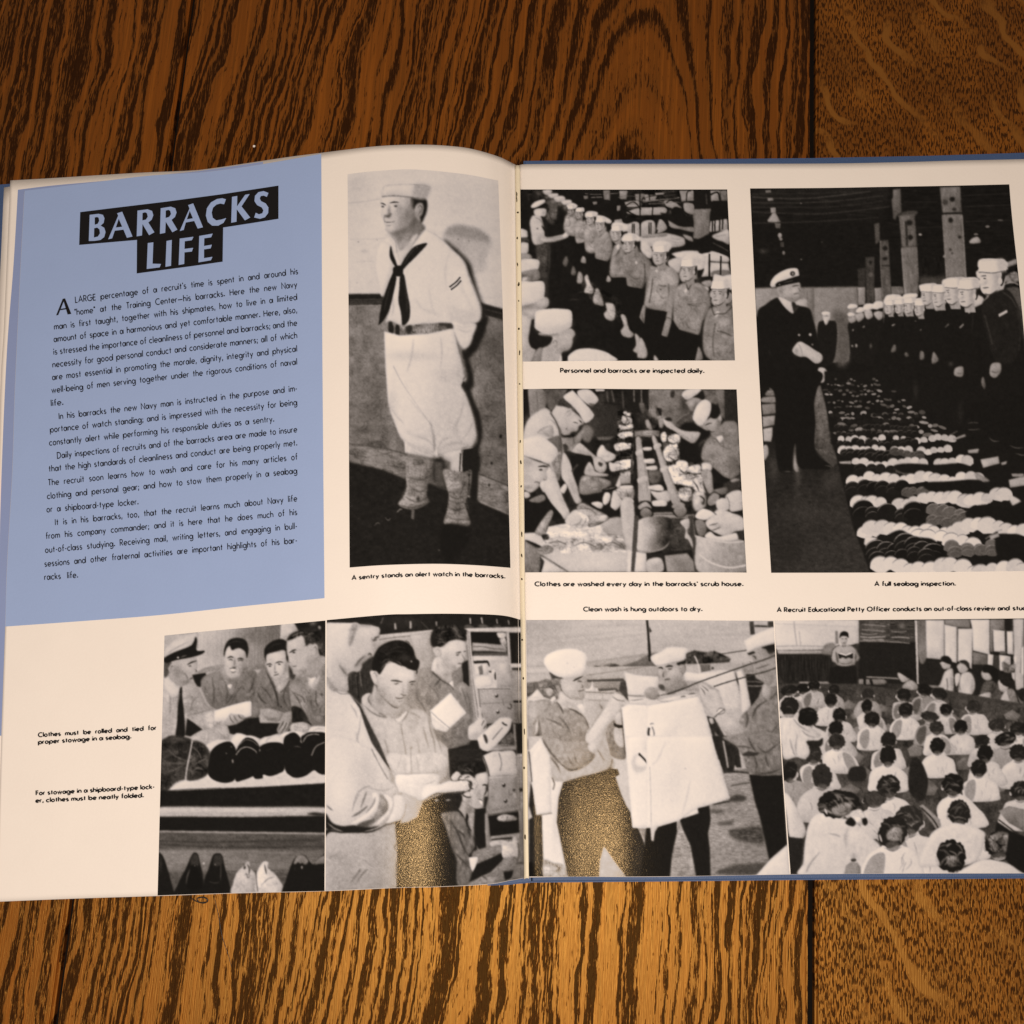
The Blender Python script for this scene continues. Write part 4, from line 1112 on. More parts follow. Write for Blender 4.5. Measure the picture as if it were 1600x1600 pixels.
ART['d'] = '''
@ 1160 280 5
p 9 0 40 40 2400 20 2500 3200 40 3200
t 2 6 3 40 60 2400 40 2400 900 40 900
g 14 9 1 60 70 60 400 40 60 1150 55 1100 340 80 350
t 4 14 2 40 70 1100 60 1060 320 80 340
l 34 1.4 .8 70 140 500 150 1000 95
l 30 1.2 .8 75 185 600 180 1100 130
l 30 1.2 .8 80 255 600 270 1150 215
l 28 1 .8 90 345 600 330 1060 300
l 24 1 .8 75 115 600 110 900 95
l 26 1 .8 80 220 700 215 1100 170
p 50 .6 178 88 222 84 225 105 182 108
p 58 .6 195 148 240 146 242 168 200 170
p 62 .6 218 224 260 220 262 262 222 264
c 66 .8 198 332 225 280 240 262 262 268 290 320 294 334
p 40 .6 250 340 300 345 295 385 260 382
e 66 .7 293 440 16 20
e 58 .7 300 468 14 12
p 30 .6 295 490 325 490 325 530 298 530
e 52 .7 322 575 11 16
d 40 .6 160 560 30 20
e 60 .6 458 188 7 4
e 60 .6 460 627 7 4
e 28 .7 620 490 6 6
p 56 1 100 850 900 842 900 900 905 980 830 1420 560 1440 90 1060
g 58 50 1 200 850 400 1200 98 850 560 845 560 1160 110 1040
p 54 1 560 845 900 842 890 1000 820 1000 830 1420 640 1440 570 1200
t 2.5 9 9 98 850 900 842 830 1420 110 1040
l 30 1.4 .8 100 850 500 845 900 840
l 40 1.2 .8 505 880 508 1000
l 44 1.2 .8 555 850 566 1160
c 66 1 120 1000 180 970 260 960 230 1010 130 1030
c 74 1 400 960 450 940 500 940 505 1000 430 990
p 66 1 220 910 280 910 280 960 215 965
c 38 4 700 1040 800 1050 830 1100 830 1420 740 1440 730 1150
p 60 .8 900 840 960 840 960 980 905 985
p 58 .8 1030 850 1090 845 1095 960 1035 960
p 62 .8 1165 840 1240 840 1240 920 1170 930
g 26 30 1 940 480 1030 480 960 610 1030 605 1030 960 968 975
t 4 2 8 960 610 1030 605 1030 960 968 975
e 14 1 1000 650 12 14
e 40 1 1000 745 18 16
g 34 40 1 1080 470 1160 470 1075 480 1140 475 1165 920 1095 930
t 5 3 9 1075 480 1140 475 1165 920 1095 930
e 12 1 1115 540 20 18
e 14 1 1115 620 18 14
l 10 1.6 .8 1085 675 1160 675
l 56 1.4 .8 1078 480 1082 700 1098 930
p 36 1 1030 350 1070 340 1075 480 1040 510
p 24 1 900 700 960 690 960 840 905 845
p 40 1 1165 160 1200 110 1200 320 1180 310
@ 1380 280 5
t 3 14 2 0 70 1000 50 1040 600 300 600 0 480
l 22 1 .8 160 180 430 175
l 24 1 .8 620 130 1000 110
l 24 1 .8 620 215 1000 200
l 22 1 .8 640 330 1010 320
l 22 1 .8 260 380 460 370
g 48 40 1 70 100 140 200 75 80 135 75 145 260 80 310
c 30 1 110 280 180 250 270 250 240 290 140 300
g 40 46 1 130 290 260 500 122 285 245 270 268 525 145 530
t 5 2.5 9 122 285 245 270 268 525 145 530
p 16 1 170 330 185 330 195 520 180 520
e 14 1 205 340 24 20
e 12 1 213 455 20 20
g 46 52 1 140 540 270 900 142 530 262 525 278 895 165 905
t 4 2.5 9 142 530 262 525 278 895 165 905
l 66 1.6 .8 145 540 155 700 172 900
l 60 1.2 .8 262 530 270 700 275 800
g 46 50 1 450 70 610 70 442 62 602 56 614 262 462 268
g 48 54 1 470 280 640 700 462 274 616 268 648 770 492 780
t 5 3 10 442 62 602 56 648 770 492 780
l 10 2 .8 460 268 616 264
e 12 1 540 157 22 20
e 28 1 485 180 22 22
e 18 1 555 235 16 12
e 14 1 527 320 18 20
e 16 1 597 452 14 12
e 26 1 525 550 10 12
e 26 1 540 578 8 8
l 64 1.4 .8 462 280 478 500 495 775
l 66 1.6 .8 616 280 630 500 646 765
c 68 .8 675 500 690 465 740 450 760 495
e 50 .6 725 430 18 8
e 50 .6 815 370 18 10
e 40 .6 915 320 22 6
e 66 .7 290 432 14 9
c 60 .7 465 610 480 590 495 615
p 48 1 64 840 160 840 165 900 70 905
t 4 3 9 260 620 490 600 490 820 280 820
g 30 16 3 0 0 0 -300 280 830 490 830 485 760 280 760
p 64 1 965 650 1040 620 1050 660 970 690
c 50 1 950 760 1040 720 1060 800 960 810
t 9 3 3 950 700 1060 690 1060 830 940 830
l 76 1.4 .7 940 825 1000 805 1060 825
c 36 1 940 870 1060 850 1090 1020 1000 980
c 26 2 1040 1000 1090 1060 1110 1300 1060 1360
c 44 1 1050 1180 1090 1200 1080 1340 1050 1300
@ 1160 280 5
c 11 1 825 1130 860 1110 960 1080 1100 1060 1300 1060 1300 1420 900 1440 830 1200
d 60 .9 850 1080 22 26
d 62 .9 850 1030 20 18
c 90 .7 820 1000 840 975 890 980 900 1000 870 1010 830 1012
c 88 .7 820 1055 840 1040 870 1048 880 1065 840 1075
c 64 .8 825 1085 870 1070 890 1100 850 1125
c 66 .8 880 1060 940 1040 950 1080 905 1115
c 90 .7 885 1035 910 1000 950 1005 955 1030 910 1045
c 72 .8 950 1030 1000 1020 1020 1070 975 1095
c 90 .7 940 1015 960 975 1030 975 1030 1005 980 1025
c 70 .8 1025 1045 1090 1030 1095 1080 1060 1100
c 91 .7 1010 1000 1040 955 1100 960 1105 1000 1050 1018
c 70 .8 1105 1000 1180 990 1170 1040 1130 1070
c 91 .7 1105 960 1130 910 1230 905 1240 960 1180 978 1120 976
c 12 1 1060 1015 1095 1010 1090 1035
c 12 1 1150 985 1190 985 1190 1010 1160 1000
p 62 .6 1165 1140 1190 1125 1194 1135 1170 1150
p 60 .6 856 1180 868 1168 870 1178 860 1190
p 60 .6 938 1155 955 1143 957 1153 942 1164
e 60 .8 858 1303 9 9
e 64 .8 890 1300 9 16
e 66 .8 1085 1318 14 14
d 50 .7 1000 1300 10 16
d 54 .7 1180 1330 14 26
l 60 1.6 .7 1100 930 1108 1125
c 11 .8 590 1140 610 1110 690 1105 735 1130 735 1300 700 1440 610 1440 585 1250
c 80 .8 628 1060 680 1055 682 1090 655 1140 640 1120
c 90 .7 620 1042 640 1034 680 1038 682 1058 630 1062
m 36 1.2 .6 .8 635 1070 660 1068 675 1072
@ 1380 280 5
c 10 1 0 1130 60 1050 140 1050 200 1050 250 1060 330 1050 400 1000 500 1000 560 990 640 990 780 960 900 880 980 870 1060 1040 1110 1400 1110 1700 0 1700
c 70 .8 10 980 80 980 90 1040 50 1060 20 1020
c 91 .7 5 970 30 910 105 905 108 960 60 975
c 12 .8 40 980 90 975 85 1010 70 1015
c 74 .8 90 960 160 955 165 1030 130 1060 95 1030
c 91 .7 95 935 110 915 160 920 155 955 100 960
c 76 .8 165 950 235 940 240 1010 195 1075 165 1040
c 92 .7 150 925 170 898 262 893 262 925 220 940 160 945
c 14 .8 205 940 240 935 235 960
c 74 .8 245 970 310 965 320 1040 280 1075 250 1050
c 92 .7 240 945 260 930 330 930 335 960 280 970
c 66 .8 300 880 380 870 385 940 350 970 310 950
d 36 .7 345 900 30 30
c 92 .7 285 860 290 825 410 815 412 860 350 880 300 882
c 80 .8 385 890 470 880 500 950 420 1030 385 970
c 14 .8 440 890 500 890 500 960 475 930
d 62 .6 440 950 26 16
c 92 .7 375 860 390 838 480 835 485 880 420 888
c 86 .8 475 880 580 830 600 940 530 960 490 930
c 76 .8 520 950 620 930 610 980 540 1010
c 92 .7 465 830 470 785 560 768 640 770 640 820 540 840
c 16 .8 550 835 600 830 590 855
c 86 .8 590 870 700 840 760 900 790 960 700 1010 670 1050 640 990 590 950
m 50 1.4 .8 .8 595 905 615 910
m 50 1.4 .8 .8 590 940 615 945
c 10 1 690 840 770 840 780 910 740 900
c 93 .7 585 830 600 780 680 765 740 775 760 835 680 845 620 855
d 70 .6 650 840 60 8
c 88 .8 745 710 930 700 940 860 830 910 800 900 800 860 765 830 760 790 730 760
d 74 .5 880 740 26 40
d 66 .6 840 850 60 20
m 50 1.4 .7 .7 755 735 775 730
m 56 1.6 .8 .7 860 730 880 720 885 760
c 30 1.5 900 715 950 705 950 760 920 770
c 94 .7 750 700 748 632 830 620 960 640 972 690 960 706 850 708
l 70 1 .8 760 700 850 712 960 706
S 840 795 190 1 88 1
m 24 1.4 .8 .8 700 1000 700 1100 690 1200
S 52 1012 74 1 78 1
S 128 1006 78 1 78 1
S 204 1000 84 1 80 1
S 286 1018 86 1 80 1
S 350 918 112 1 80 1
S 440 926 116 1 82 1
S 548 896 140 1 84 1
S 660 912 150 1 86 1
S 846 792 186 1 90 1
c 14 1 790 940 880 880 960 865 1020 920 1060 1030 1060 1200 1040 1400 900 1440 830 1300 770 1050
t 2.5 5 10 790 940 960 865 1060 1030 1040 1400 830 1400
l 30 1.4 .8 930 880 1000 930 1040 1000
l 28 1.6 1 790 1060 830 1200 850 1290
l 24 1.6 1 1050 1000 1070 1200 1060 1340
p 84 .6 900 1055 968 1020 972 1040 905 1078
p 66 .6 592 1160 628 1122 630 1140 600 1168
p 50 .6 480 1155 512 1125 512 1140 486 1160
p 62 .6 65 1140 92 1128 95 1136 70 1150
e 56 .7 252 1108 8 3
p 56 .6 285 1180 298 1168 300 1178 288 1186
m 76 1.8 .7 .9 785 950 810 925 825 905
c 60 .8 555 1530 560 1480 600 1462 626 1470 625 1530 600 1545
c 62 .8 830 1500 850 1440 915 1438 920 1500 880 1550 840 1540
m 30 1.4 .8 .8 845 1500 870 1510 910 1505
m 30 1.2 .8 .8 570 1510 600 1520 620 1510
c 52 .8 380 1440 390 1350 420 1380 430 1420
c 46 .8 285 1410 290 1345 315 1350 320 1400
c 40 .8 165 1370 180 1350 200 1375 180 1390
c 44 .8 60 1350 80 1295 100 1300 95 1345
d 34 .7 525 1440 18 18
c 44 .8 765 1590 780 1540 800 1600 790 1640
@ 1160 280 5
c 9 1 115 1050 180 980 280 925 400 980 520 1010 550 1090 580 1200 620 1400 590 1520 600 1700 130 1700 125 1300
c 70 1 270 850 350 820 440 800 455 870 430 940 390 960 330 930 290 920
d 48 .6 300 870 24 40
d 50 .6 350 930 50 16
m 22 1.8 .7 .9 385 838 415 832 445 830
m 30 1.8 .7 .9 395 900 420 893 445 890
m 36 1.4 .7 .8 430 840 450 870 440 880
d 84 .6 400 870 24 16
c 84 .8 280 925 320 930 395 975 395 1050 330 1000
c 16 .8 385 965 415 970 412 1010 400 1030
c 20 .8 440 985 400 1000 405 1040 430 1020
c 90 .7 222 840 222 800 260 750 340 705 420 695 440 725 435 765 360 790 280 810 262 838
c 9 .7 265 838 268 810 340 785 440 755 445 790 480 792 440 805 340 825
e 18 .7 392 738 20 20
e 62 .6 394 738 7 11
e 60 .6 290 822 6 6
m 60 1 .6 .8 320 808 360 800 400 790
e 74 .7 443 1217 9 9
e 74 .7 530 1214 11 11
e 60 .7 547 1292 8 7
c 80 .8 390 1340 440 1270 500 1290 560 1330 620 1370 620 1420 570 1440 500 1390 440 1385
d 56 .7 420 1340 22 30
l 56 1.2 .8 440 1290 460 1330 470 1385
c 74 .8 592 1480 640 1475 666 1520 640 1580 610 1590 596 1560
m 20 2 .7 .9 615 1520 620 1560 610 1575
d 18 .5 210 1350 12 18
@ 1160 580 5
g 14 22 1 200 800 700 1400 100 540 700 560 860 1000 1010 1590 100 1590
t 3 6 3 160 700 760 700 900 1200 1000 1570 220 1570
d 34 .7 430 800 26 140
d 32 .7 240 760 40 100
d 30 .6 700 850 60 90 30
d 28 .5 500 1100 200 80
d 15 .6 330 1400 120 120
g 44 30 1 600 100 680 700 580 110 610 110 660 300 690 560 760 700 700 760 560 600 560 250
t 5 3 3 580 110 660 300 760 700 560 600
d 50 .6 610 480 20 90
p 34 .8 380 580 415 560 430 700 450 760 395 770
c 60 .8 400 720 412 640 420 700 440 780 410 780
m 30 1 .7 .7 340 1130 400 1130
m 44 1.2 .7 .8 540 1498 580 1496
m 34 1 .7 .7 480 1000 520 998
m 36 1 .7 .7 795 1108 820 1106
m 34 1 .7 .7 770 1330 800 1330
c 50 .8 215 110 235 105 250 140 215 145
c 46 .8 180 190 200 150 258 150 258 190
c 56 .8 150 240 160 205 262 200 262 245
p 54 .8 150 260 262 250 262 330 160 345
p 62 .8 155 355 255 345 250 420 160 440
p 72 .8 160 450 235 435 235 500 225 550 165 548
c 66 .8 160 590 195 580 205 640 180 690 160 690
l 24 1.4 .8 150 345 262 335
l 24 1.4 .8 160 445 240 430
c 8 .8 130 0 600 0 580 150 555 240 570 400 560 560 590 660 690 735 690 765 560 765 440 745 415 560 390 700 385 790 300 790 270 700 255 500 262 300 240 150 140 100
d 40 .6 350 782 30 6
m 44 1.4 .7 .8 640 735 690 745 690 765
p 10 1 640 0 1300 0 1800 400 2300 800 2300 1600 1000 1580 860 1200 740 700 650 250
B 16 2.6 44 -1 680 60 1050 70
B 18 2.6 52 -1 670 105 1120 110
B 20 3 46 -1 650 150 1180 150
B 18 3 58 -1 660 180 1230 190
B 18 3.2 50 -1 680 240 1260 235
B 20 3.6 56 -1 690 275 1300 280
B 18 4 56 -1 690 330 1400 330
B 18 4 12 -1 700 350 1400 350
B 18 4.6 62 -1 740 370 1420 375
B 18 4.6 12 -1 720 392 1400 392
B 18 5 66 -1 730 420 1560 425
B 18 5.2 12 40 740 440 1350 445
B 16 5 60 -1 740 470 1560 480
B 16 5.4 12 44 750 488 1350 492
B 17 7 78 60 770 535 1640 530
B 12 7 12 50 770 560 1350 565
B 17 8.4 82 64 780 620 1600 615
B 9 9 11 60 800 655 1180 655
B 5 8 30 58 1190 650 1380 650
p 70 .7 755 708 850 700 850 725 760 722
B 16 9.4 84 66 890 730 1760 715
B 5 9 12 40 930 775 1220 775
B 4 8.5 34 56 1240 770 1400 780
c 10 1 1180 740 1300 720 1500 730 1700 720 1800 760 1760 800 1400 800 1250 790
B 16 11.5 86 66 860 850 1840 840
c 60 1 1820 790 1900 830 1930 860 1840 860
B 6 12 10 52 870 930 1260 900
B 5 10 34 58 1290 930 1500 940
c 9 1 1400 880 1600 860 1850 850 1900 930 1800 980 1560 980
B 19 13 84 64 900 1040 2050 980
c 82 1 2080 970 2160 1000 2200 1060 2120 1060
B 5 15 10 70 930 1120 1340 1100
B 5 11 40 70 1490 1110 1760 1120
B 5 11 36 66 1480 1160 1740 1180
c 9 1 1760 1080 1900 1040 2060 1070 2200 1020 2200 1200 1900 1220 1760 1160
B 19 15 88 66 950 1255 2200 1230
B 6 14 92 70 1380 1310 1800 1330
p 84 .8 960 1290 1060 1300 980 1380 950 1350
c 9 1 1120 1300 1230 1240 1340 1290 1480 1310 1520 1360 1400 1400 1200 1370
B 7 16 10 72 1040 1400 1500 1390
B 4 12 42 72 1640 1370 1960 1380
B 4 12 38 68 1660 1430 1960 1440
B 5 16 10 60 1060 1470 1420 1450
c 9 1 1980 1290 2080 1270 2200 1300 2250 1500 2060 1540 1990 1440
l 60 1.6 .8 1900 1310 1990 1250 2030 1240
p 70 .8 1930 1290 2000 1260 2010 1290 1940 1320
B 15 15 88 66 1070 1540 2200 1560
p 74 .8 1860 690 2000 665 2010 720 1880 755
p 70 .8 2080 850 2230 810 2230 890 2090 910
p 66 .8 1760 615 1850 605 1840 640 1765 640
p 66 .8 2020 715 2070 700 2060 725 2025 735
p 60 .8 2100 800 2200 800 2200 830 2110 825
m 60 1 .7 .8 1760 410 1800 400 1850 405
m 56 1 .7 .8 1755 455 1800 458 1860 450
m 60 1.2 .7 .8 1930 520 1960 545 2010 548
m 60 1.2 .7 .8 2090 580 2140 600 2200 595
m 60 1.2 .7 .8 2130 640 2180 655 2220 655
p 64 .8 1640 530 1740 490 1745 510 1655 540
l 50 1.2 .7 1620 500 1680 468
d 20 .6 1700 320 20 80
d 22 .6 1350 150 20 60
'''
